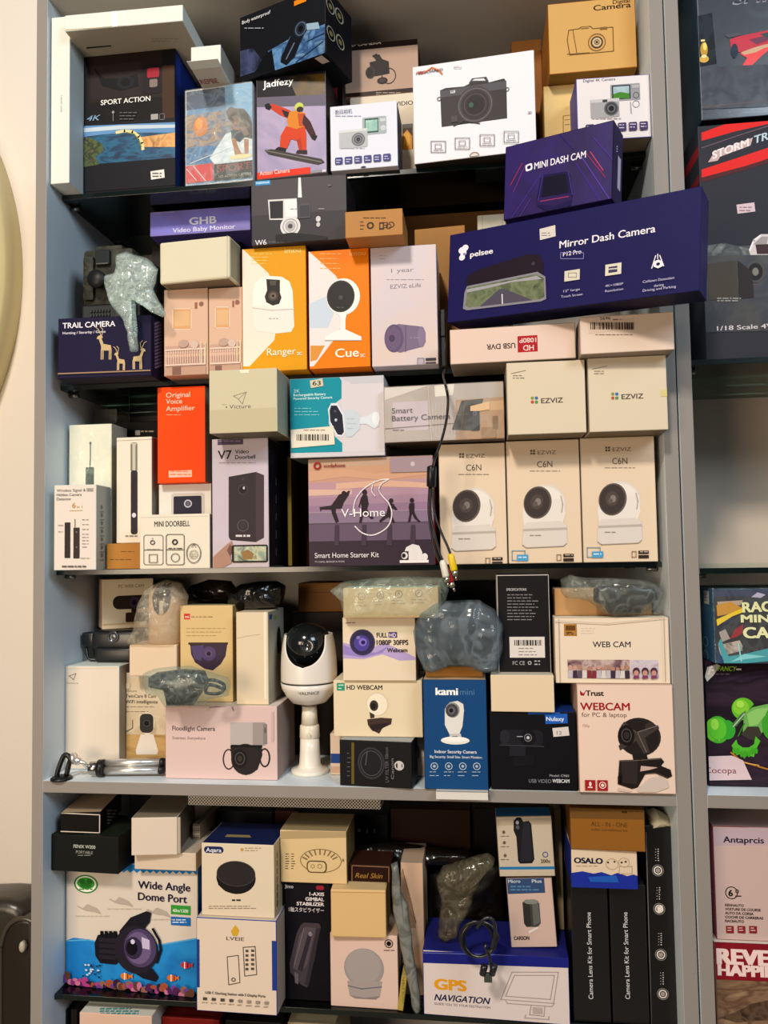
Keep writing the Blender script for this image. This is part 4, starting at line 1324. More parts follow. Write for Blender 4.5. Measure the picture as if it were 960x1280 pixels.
b.p([(565, 537), (577, 501), (604, 498.5), (601, 512), (589, 513), (588, 538)], '453a35').l([(571, 519), (592, 517)], .7, '6a5c54').l([(582, 500), (576, 537)], .7, '6a5c54').r(588, 510, 599.5, 538.5, '2e2a2c', rad=2).p([(588, 508), (612, 502), (612, 512), (599, 514), (588, 514)], 'e0bc90').e(593.5, 517, 2.6, 2.8, '6a6468').e(593.5, 517, 1.2, 1.3, '1a181a').r(602, 534, 620, 548, 'a2805c').r(616, 520, 622, 536, '8a6a4c')
b.wrap(film(clear=0.9, scale=24, bump=0.4))

def c6n(lbl, quad, Y, app):
    b = Box('camera_box', lbl, 'box', quad, Y, .088, 'e2cdb4', 'g3', sides=dict(R='c0a888', T='cfc2ae', L='c8b8a0'))  # white card, warmth of the light put into its colour
    x0, y0, x1 = quad[0], (quad[1] + quad[3]) / 2, quad[2]
    X = lambda u: x0 + (x1 - x0) * u + (u * 5 + 0) * 0
    cx = (quad[0] + quad[2] + quad[4] + quad[6]) / 4
    o = lambda dx, dy: (cx + dx, y0 + dy)
    q = lambda *a: [o(*p) for p in a]
    g, d = '9d8f80', '7b6e62'
    for (a, c_) in ((-16, 0), (-16, 3.4), (-12.6, 0), (-12.6, 3.4)):
        b.r(*o(a - 1.2, 12 + c_), *o(a + 1.4, 14.6 + c_), '6f6254', part='logo_print')
    b.t('EZVIZ', *o(-8, 18), 4.6, '6f6254', 23).t('C6N', *o(-8.5, 34), 7.6, '63574c', 19).lines(*o(-18, 39), *o(20, 38.4), 1, '9c8c7a', 1)
    b.e(*o(2, 80), 25, 25, 'ddd4cb').e(*o(2.4, 81), 23, 23, 'e8e0d7').p(q((-24, 74), (24, 74), (27, 92), (24, 102), (26, 108), (-24, 110), (-26, 102), (-27, 92)), 'e4dcd3').e(*o(-8, 78), 17.4, 20.5, '6b6059', rot=-14).e(*o(-8.6, 78), 15.6, 18.6, '4b423f', rot=-14).e(*o(-9, 77), 8, 9.5, '5a504c', rot=-14).e(*o(-7.5, 77), 3.8, 4.6, '8a807a').e(*o(-11, 80), 3, 3.4, '6a605a').l(q((21, 70), (23.4, 80), (22, 90)), 1.4, 'b9afa5')
    b.p(q((-26, 108), (-22, 103), (20, 101), (28, 106), (29, 128), (24, 132), (-22, 134), (-27, 130)), 'dad1c8').p(q((-26, 111), (28, 109), (29, 112), (-26, 114)), 'bcb2a8').lines(*o(-18, 120), *o(-3, 119.6), 1, '9d9288', 1.6).l(q((-27, 131), (-22, 134.4), (24, 132.4), (28, 129)), 1, 'a89e92')
    b.part('app_badges').r(*o(24, 142), *o(37, 146), '3d332c').r(*o(24, 147.5), *o(37, 151.5), '3d332c').box(*o(16, 143), *o(21, 150), 1, 'a08d78').lines(*o(26, 144), *o(36, 144), 1, 'cbb9a4', 1)
    if app:
        b.box(*o(-40, 138), *o(-24, 150), 1, '86a4b4').r(*o(-34, 143), *o(-20, 151), '5aa3cc').lines(*o(-32, 147), *o(-22, 146.8), 1, 'dbe8f0', 1.4)
    b.part(None)
    return b
c6n('pale box with a white dome camera, leftmost of the matching three, beside the hanging cable', (549, 557, 630, 552, 635.5, 708, 550, 710), .012, False)
c6n('pale box with a white dome camera, middle one of the matching three', (631.5, 552.5, 722, 548, 729.5, 707, 637, 709), .012, True)
b = c6n('pale box with a white dome camera, nearest the right cabinet wall of the matching three', (723.5, 548.5, 816, 544, 824.5, 705.5, 731, 707.5), .012, True)
SUP['c6n'] = b.top_z

def ezviz(lbl, quad, px, py, side):
    b = Box('camera_box', lbl, 'box', quad, -.035, .07, 'd9cbb4', 'c6n', sides=dict(D='8a7c68', L='c8c0ac', R='b8a88c'))
    for i, (a, c_, col) in enumerate(((0, 0, '8a9a4a'), (5, 0, '3f7ab0'), (0, 5, 'c05a4a'), (5, 5, '5a9a5a'))):
        b.r(px + a - 2, py + c_ - 4.4, px + a + 2, py + c_ - .4, col, part='logo_print', rad=1.5)
    b.t('EZVIZ', px + 11, py + 4, 6, '5c5248', 27, b=1).l([(quad[0] + 6, quad[1] + 13), (quad[0] + 24, quad[1] + 9)], .8, '8d8576').lines(quad[0] + 8, quad[1] + 19, quad[0] + 24, quad[1] + 16, 2, '8d8576', .9)
    return b
b = ezviz('cream white box with small coloured logo under the usb recorder box', (633, 454, 731, 449, 733, 542, 635, 548.5), 665.5, 500, 0)
b = ezviz('cream white box with small coloured logo touching the right cabinet wall', (734.5, 448.5, 834, 443, 834, 536, 737, 544), 766, 495, 1)
b.part('seal_sticker').r(826, 487, 834, 495.5, 'd8c98a').part(None)
SUP['ez'] = b.top_z
b = Box('recorder_box', 'white usb recorder box lying upside down with a red HD panel', 'box',
        (562, 412, 719, 403, 719.5, 446, 563, 458.5), -.036, .07, 'e0c8ba', 'ez', yaw=-2, sides=dict(T='e8dccc', L='b8a89a', D='9a8a7c'))
b.r(647, 419.5, 672, 440, 'b3232c').t('HD', 667, 431, 6.6, 'f0d4cc', 13, b=1, rot=180).t('1080P', 670, 422, 5.6, 'f0d4cc', 21, b=1, rot=180).t('USB DVR', 644, 428.6, 6.4, '3c322e', 36, b=1, rot=180)
SUP['dvr'] = b.top_z
S6 = b = Box('camera_box', 'white box with a barcode lying at the right end under the long navy box', 'box',
        (724, 392, 842, 384, 843, 437, 726, 444), -.056, .05, 'e2cdbc', 'ez', yaw=-2, sides=dict(T='ece4d8', L='c2b2a4', D='a89a8c', R='b0a090'))
b.t('5696', 750, 400, 3.6, '3a322e', 13, b=1).lines(766, 400, 782, 399, 1, '6a5e56', 1.2).part('barcode_label').r(735, 401, 794, 414, 'd9c4b2', rot=4).bars(738, 403, 792, 412, '4a3a34').part(None).lines(744, 419, 792, 416, 1, '8a7a70', 1)
S6.hi[2] = min(S6.hi[2], .2806 - S6.Mw.translation.z)
SUP['s6'] = .2806
P = b = Box('dash_camera_box', 'long navy mirror dash camera box jutting out over the right post', 'box',
        (559.5, 302, 876, 243, 877, 375, 562, 411), -.066, .045, '211d5a', 's6', yaw=-25, roll='a', sides=dict(R='26246a', T='2c2870', D='16133e'))
wt = 'eeeaf2'
b.e(577.5, 313, 4.2, 4, wt).e(581.5, 310, 4, 4, wt).p([(576, 312), (583, 309.6), (583, 317), (577, 325), (575.6, 320)], wt).e(577.6, 322, 3.6, 3.6, wt).e(580.6, 317.6, 1.6, 1.6, '8a86b8').t('pelsee', 588, 321.5, 6.4, wt, 27, b=2).t('Mirror Dash Camera', 699.5, 310.5, 8.6, wt, 110, b=1).t('P12 Pro', 704, 320.6, 5, wt, 22, b=1).box(701, 316, 729.6, 323.6, .8, '8a86c0')
b.part('price_sticker').r(675, 284, 694.5, 298, 'd9d3cc', rot=4).lines(677, 292, 692, 295, 2, '8a8488', 1).part(None)
b.p([(584, 346), (596, 338), (660, 318), (674, 318), (679, 328), (680, 343), (583, 361)], '2a1f2c').p([(584, 358), (672, 340), (682, 346), (683, 374), (676, 377), (584, 388), (579, 386), (581, 366)], '908e98').p([(584, 360), (671, 343), (680, 348), (681, 371), (675, 374), (586, 384.6), (582, 382), (584, 368)], nz(['5a6446', '7c8668', '46503a'], 60)).p([(584, 362), (671, 345), (678, 349), (640, 353), (612, 360), (584, 366)], 'a8a6ae').p([(624, 362), (630, 361), (666, 375.4), (600, 383.4)], '5a5666').l([(628, 368), (628.4, 380)], 1.4, 'd8d6de').e(667, 330, 2.2, 2.2, '4a4458')
b.r(706, 338, 725, 351, 'd9d4c4', rot=0).box(711, 341.5, 721, 347, .9, '9a9484').r(757, 330, 777, 344, 'dcd7c8').r(761, 333.4, 772, 341, '4a4664').l([(761, 337), (772, 336)], 1.4, 'dcd7c8')
b.l([(815, 336), (820, 320)], 1.2, wt).l([(830, 333), (825, 319.6)], 1.2, wt).l([(822.6, 318), (822.6, 324)], 1.1, wt).p([(817, 328), (823, 325), (828.4, 327), (829, 333), (823, 336), (817.6, 334)], wt).e(823, 330.6, 2.4, 2, '211d5a')
for (x, y, n) in ((716, 366, 2), (768, 360, 2), (823, 352, 3)):
    b.lines(x - 12 - (6 if n == 3 else 0), y - 1, x + 14 + (6 if n == 3 else 0), y + (n - 1) * 6, n, 'b4b0d4', 1.4)
b.part('small_print').t('12" large', 705, 366, 2.8, 'c8c4e0', 20).t('Touch Screen', 702, 373, 2.8, 'c8c4e0', 26).t('4K+1080P', 757, 359.6, 2.8, 'c8c4e0', 22).t('Resolution', 757, 366, 2.8, 'c8c4e0', 22).part(None)
P.parts['small_print'] = P.parts['small_print'][3:]
b.part('small_print').t('Collision Detection', 804, 354.5, 3, 'cfcbe6', 38).t('during', 818, 359.4, 3, 'cfcbe6', 12).t('Driving and Parking', 804, 365.5, 3, 'cfcbe6', 40).part(None)
SUP['pel'] = P.world(.5, .02, 1).z
SUP['pelt'] = P.world(.27, .02, 1).z + .001
b = Box('dash_camera_box', 'purple mini dash cam box standing on the long navy box', 'box',
        (629, 198, 764, 163.5, 769, 263, 633, 290), -.056, .042, '2c1a5e', 'pelt', yaw=-25, roll=P.roll, sides=dict(R='241a58', T='4a3a80', L='1c123c'))
MD = b
b.full(nz(['2a1858', '321e6c', '281654', '3a2470'], 9), .001)
b.t('MINI DASH CAM', 668, 211.6, 8, 'f0ecf6', 60, b=1).r(657, 205, 665.5, 213.5, 'f0ecf6', rad=2, rot=8).e(661.3, 209.2, 2.4, 2.4, '2c1a5e')
for (x0, y0, x1, y1, c) in ((638, 232, 653, 204, 'a8384c'), (642, 240, 657, 206, '7a3a8a'), (633, 282, 678, 216, '4a3a9a'), (733, 192, 757, 222, 'a0356a'), (738, 190, 754, 213, 'd0506a'), (727, 196, 768, 258, '6a4ac0'), (720, 204, 757, 262, '4a34a0'), (640, 288, 664, 248, '5a3a90'), (700, 168, 716, 186, '3a2a80'), (742, 172, 766, 200, '5a3a9a')):
    b.l([(x0, y0), (x1, y1)], .9, c)
b.p([(676, 223), (680, 219), (707, 214.6), (713, 217), (716, 244), (714, 256), (704, 262), (683, 264), (672, 258), (671, 250)], '241b52').p([(680, 222), (708, 217), (711, 241), (677, 247)], '17112f').p([(672, 248), (714, 242), (714.6, 250), (694, 258), (672, 256)], '33245c').l([(676, 252), (711, 246)], 1.2, '9a3a6a').l([(679, 220), (673, 252)], 1, '4a3c86').l([(711, 216), (716, 244)], 1, '4a3c86')
b.f('R').part('side_label').r(772, 196, 775.6, 238, 'cfc8d8').lines(770.6, 184, 772.4, 190, 3, 'd0cadc', 1.6).part(None)

# ---------------------------------------------------------------- hanging video cable
def av_cable():
    Y = -.02
    r = empty('video_cable', at(556, 690, -.02), 'black video cable hanging from the second shelf with yellow, white and red plugs', 'cable')
    B0 = r.location
    dk = mat('15151a', 0.35, 0, 0.5)
    bm = bmesh.new()
    pts = [(556, 462, .016), (554, 470, -.03), (557, 482, -.085), (560, 500, -.085), (558, 525, -.085), (552, 550, -.085), (544, 572, -.08), (540, 585, -.035)]
    add_tube(bm, spline([at(*p) for p in pts], 8), .0016, 8)
    obj('lead', bm, dk, r, base=B0)
    bm = bmesh.new()
    p0, p1 = at(539.6, 582, -.036), at(539, 609, -.036)
    add_tube(bm, [p0, p0.lerp(p1, .05), p0.lerp(p1, .1), p0.lerp(p1, .95), p1], [.003, .0055, .006, .006, .004], 14)
    obj('splitter', bm, dk, r, base=B0)
    ends = []
    for k, (c, pts) in enumerate((('b9262c', [(537, 608), (536, 640), (541, 676), (548, 700), (555, 708)]), ('dedad0', [(539, 608), (538, 640), (543, 668), (549, 690), (553, 700)]), ('e6c51a', [(541, 608), (543, 640), (551, 664), (559, 682), (563, 692)]))):
        Yk = -.03 - .005 * k
        P = [at(x, y, Yk) for x, y in pts]
        bm = bmesh.new()
        add_tube(bm, spline(P, 8), .0016, 8)
        obj('lead', bm, dk, r, base=B0)
        d = (P[-1] - P[-2]).normalized()
        d = (d + Vector((0, 0, -.8))).normalized()
        e = P[-1]
        bm = bmesh.new()
        add_tube(bm, [e, e + d * .002, e + d * .006, e + d * .02, e + d * .022], [.0022, .004, .0046, .0046, .004], 14)
        pl = obj('plug', bm, mat(c, 0.35, 0, 0.5), r, base=B0)
        pl['label'] = {0: 'red plug', 1: 'white plug', 2: 'yellow plug'}[k]
        bm = bmesh.new()
        add_tube(bm, [e + d * .0215, e + d * .028], .0036, 12)
        add_tube(bm, [e + d * .028, e + d * .034], .0013, 8)
        tip = obj('metal_tip', bm, mat('c9c4b4', 0.25, 1), pl, base=B0)
av_cable()
bm = bmesh.new()
q0, q1 = at(549, 386, .03), at(558.5, 456, .03)
add_box(bm, (q0.x, .03, G2 + .0004), (q1.x, .05, q0.z), .002)
add_box(bm, (q0.x + .001, .028, (q0.z + q1.z) / 2), (q1.x - .001, .034, q0.z - .006), .001)
tag(obj('power_adapter', bm, mat('1a1c20', 0.35, 0, 0.5), base=(q0.x, .03, G2 + .0004)), 'slim black plastic adapter standing upright beside the lilac camera box', 'adapter')

# ---------------------------------------------------------------- wooden shelf
FL = b = Box('camera_box', 'pale pink floodlight camera box with a black dome camera, in front', 'box',
        (206.5, 884, 344, 881, 349, 976, 207, 972), .02, .10, 'd9bfba', 'w4', sides=dict(R='a79690', T='e4d8cc'))  # white carton whose pinkish colour includes the warm light on it
b.t('Floodlight Camera', 215.5, 913, 5.6, '35292a', 53, b=1).t('Smartest. Everywhere', 215.5, 924, 3.6, '6e5c5c', 41)
b.p([(288, 903), (331, 903), (334, 906), (334, 929), (331, 932), (288, 932)], 'a39896').p([(288, 903), (316, 903), (316, 932), (288, 932)], 'bcb2b0').r(329, 905, 334, 930, '8f8583').e(331.5, 913, 1.2, 4, '6a615f')
b.ring(286, 949, 7.6, 1.6, '3a3231', 13).ring(331, 947, 7, 2, '35302f', 12).p([(288, 932), (327, 932), (328, 944), (322, 962), (308, 969), (298, 966), (290, 955)], '2c2829').e(307, 949, 18, 19.5, '302b2b').e(300, 948, 9.6, 12, '221e1f').ring(300, 948, 6.4, 1.2, '56504f', 8).e(300, 948, 3, 3.8, '3f3a3a').r(289, 931, 328, 934, '1f1c1c')
b.l([(341, 890), (341, 926)], 3, 'c9b4b0').part('lid_flaps').p([(208, 884), (262, 882.5), (262, 888), (258, 888), (258, 885)], 'cfb8b0').l([(262, 884), (290, 882)], 1, '7a6a64').l([(290, 882.6), (292, 888)], .8, '8a7a74').l([(316, 881.6), (343, 881)], 1.4, '4a3e3a').part(None)
SUP['fl'] = b.top_z
VT = b = Box('camera_box', 'big plain white box with a tiny bird logo by the left cabinet wall', 'box',
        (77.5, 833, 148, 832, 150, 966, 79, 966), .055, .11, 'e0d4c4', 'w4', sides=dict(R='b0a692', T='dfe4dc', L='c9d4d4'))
b.l([(86, 845), (95, 842), (92, 850), (89, 847), (86, 845)], .9, '8a8272').t('Victure', 83, 855, 2.4, '8a8272', 15).l([(79, 836), (147, 835)], .7, 'd0c8ba')
SUP['vt'] = b.top_z
b = Box('monitor_box', 'narrow baby monitor box with a white camera in a living room picture', 'box',
        (153, 842, 208, 840, 209, 962, 153, 962), .075, .10, 'd4c4aa', 'w4', sides=dict(T='2a5fa0'))
b.r(153.6, 842, 208, 848, 'cfc6b6').t('Victure', 157, 865, 3, '5a4e40', 14).t('TwinCare B Cam', 157, 872, 4.2, '4a4036', 38, b=1).t('WiFi intelligente', 157, 879, 4.2, '4a4036', 40, b=1).lines(157, 884, 196, 890, 2, '9a8a76', 1)
b.r(154, 893, 207, 918, nz(['c9b494', 'd8cab0', 'b8a07e'], 30)).r(154, 918, 207, 954, nz(['b9935a', 'c9a870', 'a8844c'], 20, stretch=(1, 1, 4))).l([(155, 916), (166, 910), (166, 900)], 1.2, '6a5a44').e(184, 904, 9.5, 14, 'e8e0d4').r(175, 892, 192, 916, '3a3a36', rad=6).e(183.6, 904, 4.6, 5, '15161a').ring(183.6, 904, 4.4, 1, '5a5a54').p([(176, 918), (192, 918), (198, 938), (197, 943), (171, 943), (170, 938)], 'e6dfd4').l([(157, 852), (163, 856), (160, 862)], .8, 'b4a68e').e(160, 857, 3, 4, 'd8ccb6')
SUP['tw'] = b.top_z
b = Box('camera_box', 'cream camera box with a small red logo and a dark dome camera', 'box',
        (224.5, 759, 290, 755, 292, 860, 226, 862), .045, .045, 'd8bd8a', 'fl', yaw=0, sides=dict(R='b09a6a', T='e2d2a6'))
b.r(230, 767, 237.6, 774.4, 'c8412e', part='logo_print').t('mi', 231.6, 772.6, 3.4, 'f6dcd0', 4.6, b=1).lines(239, 771.6, 266, 771, 1, '8a7448', 1).lines(233, 786, 284, 795, 3, 'b49a62', 1).p([(236, 805), (285, 803), (284, 806), (282, 820), (276, 830), (266, 838), (256, 836), (244, 828), (239, 818), (238, 807)], '463548').r(235.6, 803, 285, 805.6, '4a3530').e(261, 817, 9, 9, '5c4a70').ring(261, 817, 4.4, 1, '6c5a80').e(261, 817, 2.4, 2.4, '2a2030').p([(239, 808), (255, 806), (252, 826), (243, 824)], '5a4a72')
SUP['mi'] = b.top_z
TW = b = Box('camera_box', 'tall plain cream box with a dark oval on its side, left of the white camera', 'box',
        (293.5, 766, 334, 764, 337, 876, 297, 877.5), .028, .085, 'decdb2', 'fl', sides=dict(R='b5b0a0', L='cabca4'))
b.l([(296, 798), (310, 795), (325, 793)], .7, 'b8a88e').r(330, 765, 333, 874, 'ece2cc')
b.f('R').e(348.5, 800, 2.6, 17, '2c2a28').r(336.6, 768, 340, 774, '4a5a94').e(344, 772, 2, 3, '9aa868')
SUP['twx'] = b.top_z
# black crinkled plastic packets behind the cream boxes
def packet(name, lbl, ol, Y, thick, m, seed, cat='packet', amp=.005, **k):
    bm = pillow_bm(ol, Y, thick, amp, seed, **k)
    c = sum((v.co for v in bm.verts), Vector()) / len(bm.verts)
    c.z = min(v.co.z for v in bm.verts)
    return tag(obj(name, bm, m, base=c), lbl, cat)
blk = mat('14130f', 0.22, 0, 0.8, 0.8, 60)
packet('plastic_packet', 'crinkled black plastic packet on top of the tall cream box', [(286, 740), (300, 730), (320, 727), (345, 726), (358, 732), (356, 748), (352, 759), (320, 763), (292, 762), (284, 752)], .075, .022, blk, 3)
packet('plastic_packet', 'crinkled brown black plastic packet behind the cream red logo box', [(240, 732), (262, 724), (290, 726), (298, 738), (290, 752), (262, 754), (240, 750), (228, 745)], .14, .02, mat('2a211a', 0.25, 0, 0.7, 0.7, 50), 5)
b = Box('carton', 'plain dark carton at the back behind the bagged dome camera', 'box', (215, 752, 330, 750, 330, 960, 215, 960), .165, .08, '2a2520', 'w4')

# bagged pan camera on a white tray
def bag_cam():
    Y = .045
    zt = SUP['tw']
    a, c = at(161.5, 806, Y), at(221, 838, Y)
    r = empty('indoor_camera', ((a.x + c.x) / 2, Y + .02, zt), 'white dome camera wrapped in clear plastic beside the webcam box', 'camera')
    B0 = r.location
    wm = mat('dcc4a8', 0.35, 0, 0.4)
    bm = bmesh.new()
    add_box(bm, (a.x, Y, zt), (c.x, Y + .05, a.z), .0015)
    obj('base_tray', bm, card('dfc9ae'), r, base=B0)
    h0 = at(206, 727, Y + .02)
    cx = at(208, 760, Y + .02).x
    R_ = .028
    zc = h0.z - R_
    bm = bmesh.new()
    prof = [(.0001, -.001), (.026, 0), (.0275, .002), (.0275, zc - a.z)]
    prof += [(R_ * math.cos(t), zc - a.z + R_ * math.sin(t)) for t in [PI / 2 * k / 10 for k in range(1, 10)]] + [(.0001, zc - a.z + R_)]
    add_lathe(bm, prof, (cx, Y + .027, a.z), (0, 0, 1), 40)
    obj('shell', bm, wm, r, base=B0)
    bm = bmesh.new()
    p = at(201, 747, Y)
    n_ = 30
    vs = []
    for ring_ in (1.0, .7, .35):
        vs.append([])
        for k in range(n_):
            t = 2 * PI * k / n_
            u, v = .0135 * ring_ * math.cos(t), .024 * ring_ * math.sin(t)
            x = p.x + u
            z = p.z + v
            hz = max(0.0, z - zc)
            rr = math.sqrt(max(1e-6, (R_ + .0012) ** 2 - hz ** 2))
            dy = math.sqrt(max(1e-8, rr ** 2 - (x - cx) ** 2))
            vs[-1].append(bm.verts.new((x, Y + .027 - dy, z)))
    for A, Bv in zip(vs, vs[1:]):
        for k in range(n_):
            bm.faces.new((A[k], A[(k + 1) % n_], Bv[(k + 1) % n_], Bv[k]))
    bm.faces.new(vs[-1])
    obj('lens_window', bm, mat('2a211b', 0.08, 0, 0.8), r, smooth=True, base=B0)
    ol = [(206, 724), (226, 728), (237, 745), (230, 770), (224, 806), (192, 808), (163, 806), (170, 785), (177, 755), (184, 735)]
    bm = pillow_bm(ol, Y + .012, .034, .004, 7, back=.3, puff=.4)
    obj('plastic_bag', bm, film('f6f2ea', .80, .08, 60, 'e6dfcf', 1.0), r, base=B0)
bag_cam()

def webcam_clip():
    Y = .10
    zt = SUP['vt']
    a, c = at(118, 787, Y), at(178, 812, Y)
    r = empty('webcam', ((a.x + c.x) / 2, Y + .01, zt), 'black webcam with ring lens lying on the plain white box', 'webcam')
    B0 = r.location
    dk = mat('151518', 0.3, 0, 0.6)
    bm = bmesh.new()
    add_box(bm, (a.x, Y - .012, c.z), (c.x, Y + .016, a.z), .007, 4)
    obj('body', bm, dk, r, smooth=True, base=B0, autos=50)
    p = at(142, 796, Y - .012)
    bm = bmesh.new()
    add_lathe(bm, [(.0085, -.001), (.0085, .002), (.007, .0026), (.006, .001), (.003, .0008), (.0001, .0016)], p, (0, -1, 0), 30)
    obj('lens', bm, mat('3c3f46', 0.2, 0, 0.8), r, base=B0)
    bm = bmesh.new()
    s0, s1 = at(119, 809, Y - .012), at(166, 830, Y - .012)
    add_box(bm, (s0.x, Y - .016, zt), (s1.x, Y + .014, s0.z), .005, 3)
    obj('clip_foot', bm, mat('1b1d1f', 0.35), r, smooth=True, base=B0, autos=50)
    bm = bmesh.new()
    q = at(103, 800, Y)
    q.x = max(q.x, XLi + .004)
    add_box(bm, (q.x, Y - .008, q.z - .01), (a.x + .004, Y + .012, q.z + .012), .004, 3)
    add_tube(bm, spline([(q.x + .004, Y, q.z - .008), (q.x + .01, Y - .004, zt + .006), (q.x + .022, Y - .002, zt + .003), (s0.x + .004, Y, zt + .006)], 6), .0022, 8)
    obj('cable', bm, dk, r, smooth=True, base=B0, autos=50)
    return a.z
wz = webcam_clip()
SUP['web'] = wz
b = Box('webcam_box', 'cream webcam box with two green round marks on its left side', 'box',
        (128, 725, 192, 722, 191, 780, 128, 784), .115, .055, 'd0c2a8', 'web', yaw=33, sides=dict(L='d9b89c', T='c9bca4'))
b.t('PC WEB CAM', 148, 735, 4, '8a7c60', 32, b=1).r(141, 744, 192, 761, '322722', rad=8).e(168, 753, 6, 7, '3f3448').e(168, 753, 3, 3.4, '1c1722').p([(164, 761), (172, 761), (172, 766), (164, 766)], '2a211d').r(157, 765, 190, 777, '38261e', rad=2).l([(129, 781), (196, 777)], 2, 'b7a482')
b.f('L').e(112, 741, 3.4, 5.8, '5e6e54').ring(112, 766.6, 3.6, 1.2, '6e6a54', 6).e(112, 766.6, 1.4, 3, '8a8468')

# bagged black webcam lying on the floodlight box
def bagged_webcam(name, lbl, body, bag, Y, cat, dark, zt, fm, seed, cable=None, th=.014, lens=None, bth=.02):
    c = at(sum(p[0] for p in bag) / len(bag), sum(p[1] for p in bag) / len(bag), Y)
    r = empty(name, (c.x, Y, zt), lbl, cat)
    B0 = r.location
    obj('body', pillow_bm(body, Y, th, .0008, seed, freq=30, puff=.3), dark, r, base=B0)
    if lens:
        bm = bmesh.new()
        p = at(lens[0], lens[1], Y - th)
        add_lathe(bm, [(lens[2], -.004), (lens[2], .0015), (lens[2] * .75, .002), (lens[2] * .6, .0005), (.0001, .001)], p, (0, -1, 0), 28)
        obj('lens', bm, mat('30323a', 0.15, 0, 0.8), r, base=B0)
    if cable:
        bm = bmesh.new()
        add_tube(bm, spline([at(x, y, Yc) for x, y, Yc in cable], 8), .0022, 8)
        obj('cable', bm, dark, r, base=B0)
    obj('plastic_bag', pillow_bm(bag, Y - .002, bth, .0045, seed + 1, puff=.4), fm, r, base=B0)
    return r
bagged_webcam('webcam', 'black webcam in a clear bag lying on top of the floodlight box',
              [(197, 840), (230, 836), (256, 838), (262, 852), (250, 870), (242, 882), (210, 882), (206, 862), (186, 858), (186, 846)],
              [(178, 842), (190, 836), (215, 833), (240, 832), (258, 838), (285, 846), (290, 858), (286, 870), (262, 874), (250, 882), (208, 884), (200, 868), (184, 866), (177, 854)],
              -.015, 'webcam', mat('1c1815', 0.25, 0, 0.6), SUP['fl'], film('eef4f2', .86, .08, 70, 'ccd8d4', 1.0), 11,
              [(252, 852, -.02), (266, 850, -.026), (280, 856, -.02), (276, 866, -.026), (258, 866, -.03), (262, 856, -.03), (282, 862, -.02)])

# chrome mini tripod on its side
def tripod():
    z0 = W4 + .0122
    r = empty('mini_tripod', (-.5, .02, W4), 'chrome mini tripod lying on the wooden shelf with a black sucker foot', 'tripod')
    B0 = r.location
    ch = mat('eeebe6', 0.32, .85)
    dk = mat('17171a', 0.4)
    yy = .026
    p0, p1 = atz(113, 956, z0), atz(206, 962, z0)
    p0, p1 = at(113, 957, .02), at(205, 962, .03)
    for q in (p0, p1):
        q.z = z0
    d = (p1 - p0)
    for k, (oy, oz) in enumerate(((0, 0), (.011, -.002), (.004, .0))):
        bm = bmesh.new()
        o_ = Vector((0, oy, -.0035 if k < 2 else .006))
        add_tube(bm, [p0 + o_ + d * .12, p0 + o_ + d * .94], .0052, 14)
        leg = obj('leg', bm, ch, r, base=B0)
        bm = bmesh.new()
        add_tube(bm, [p0 + o_ + d * .935, p0 + o_ + d * .955, p0 + o_ + d * 1.0], [.0056, .006, .005], 14)
        obj('rubber_tip', bm, dk, leg, base=B0)
    bm = bmesh.new()
    add_tube(bm, [p0 - d * .02, p0, p0 + d * .1, p0 + d * .11], [.006, .009, .0095, .0085], 20)
    obj('leg_collar', bm, mat('bfbab2', 0.2, 1), r, base=B0)
    bm = bmesh.new()
    add_tube(bm, [p0 + d * .11, p0 + d * .19], .0115, 20)
    obj('black_band', bm, dk, r, base=B0)
    q = at(97, 951, .015)
    bm = bmesh.new()
    add_tube(bm, [p0 - d * .02, q + Vector((.008, 0, -.002)), q], .003, 10)
    bmesh.ops.create_uvsphere(bm, u_segments=16, v_segments=10, radius=.0058, matrix=Matrix.Translation(q))
    obj('ball_head', bm, ch, r, smooth=True, base=B0)
    bm = bmesh.new()
    k_ = at(93, 948, .012)
    add_lathe(bm, [(.0001, -.002), (.008, -.002), (.008, .002), (.0001, .002)], k_, (1, .1, .25), 20)
    add_tube(bm, [k_, at(86, 952, .012)], .002, 8)
    obj('thumb_screw', bm, ch, r, base=B0)
    f = at(77, 966, .008)
    f.z = W4
    bm = bmesh.new()
    add_lathe(bm, [(.0145, .0), (.0145, .0022), (.012, .0042), (.0001, .005)], f, (0, 0, 1), 32)
    obj('sucker_foot', bm, dk, r, base=B0)
    bm = bmesh.new()
    t = at(83, 949, .012)
    arc = [f + Vector((-.007, 0, .004)), f + Vector((-.005, .001, .014)), t + Vector((-.004, 0, .004)), t + Vector((.002, 0, .005)), t + Vector((.006, 0, 0)), t + Vector((.004, 0, -.006)), f + Vector((.006, .002, .005))]
    add_tube(bm, spline(arc, 6), .0034, 10)
    obj('swivel_bracket', bm, dk, r, base=B0)
tripod()

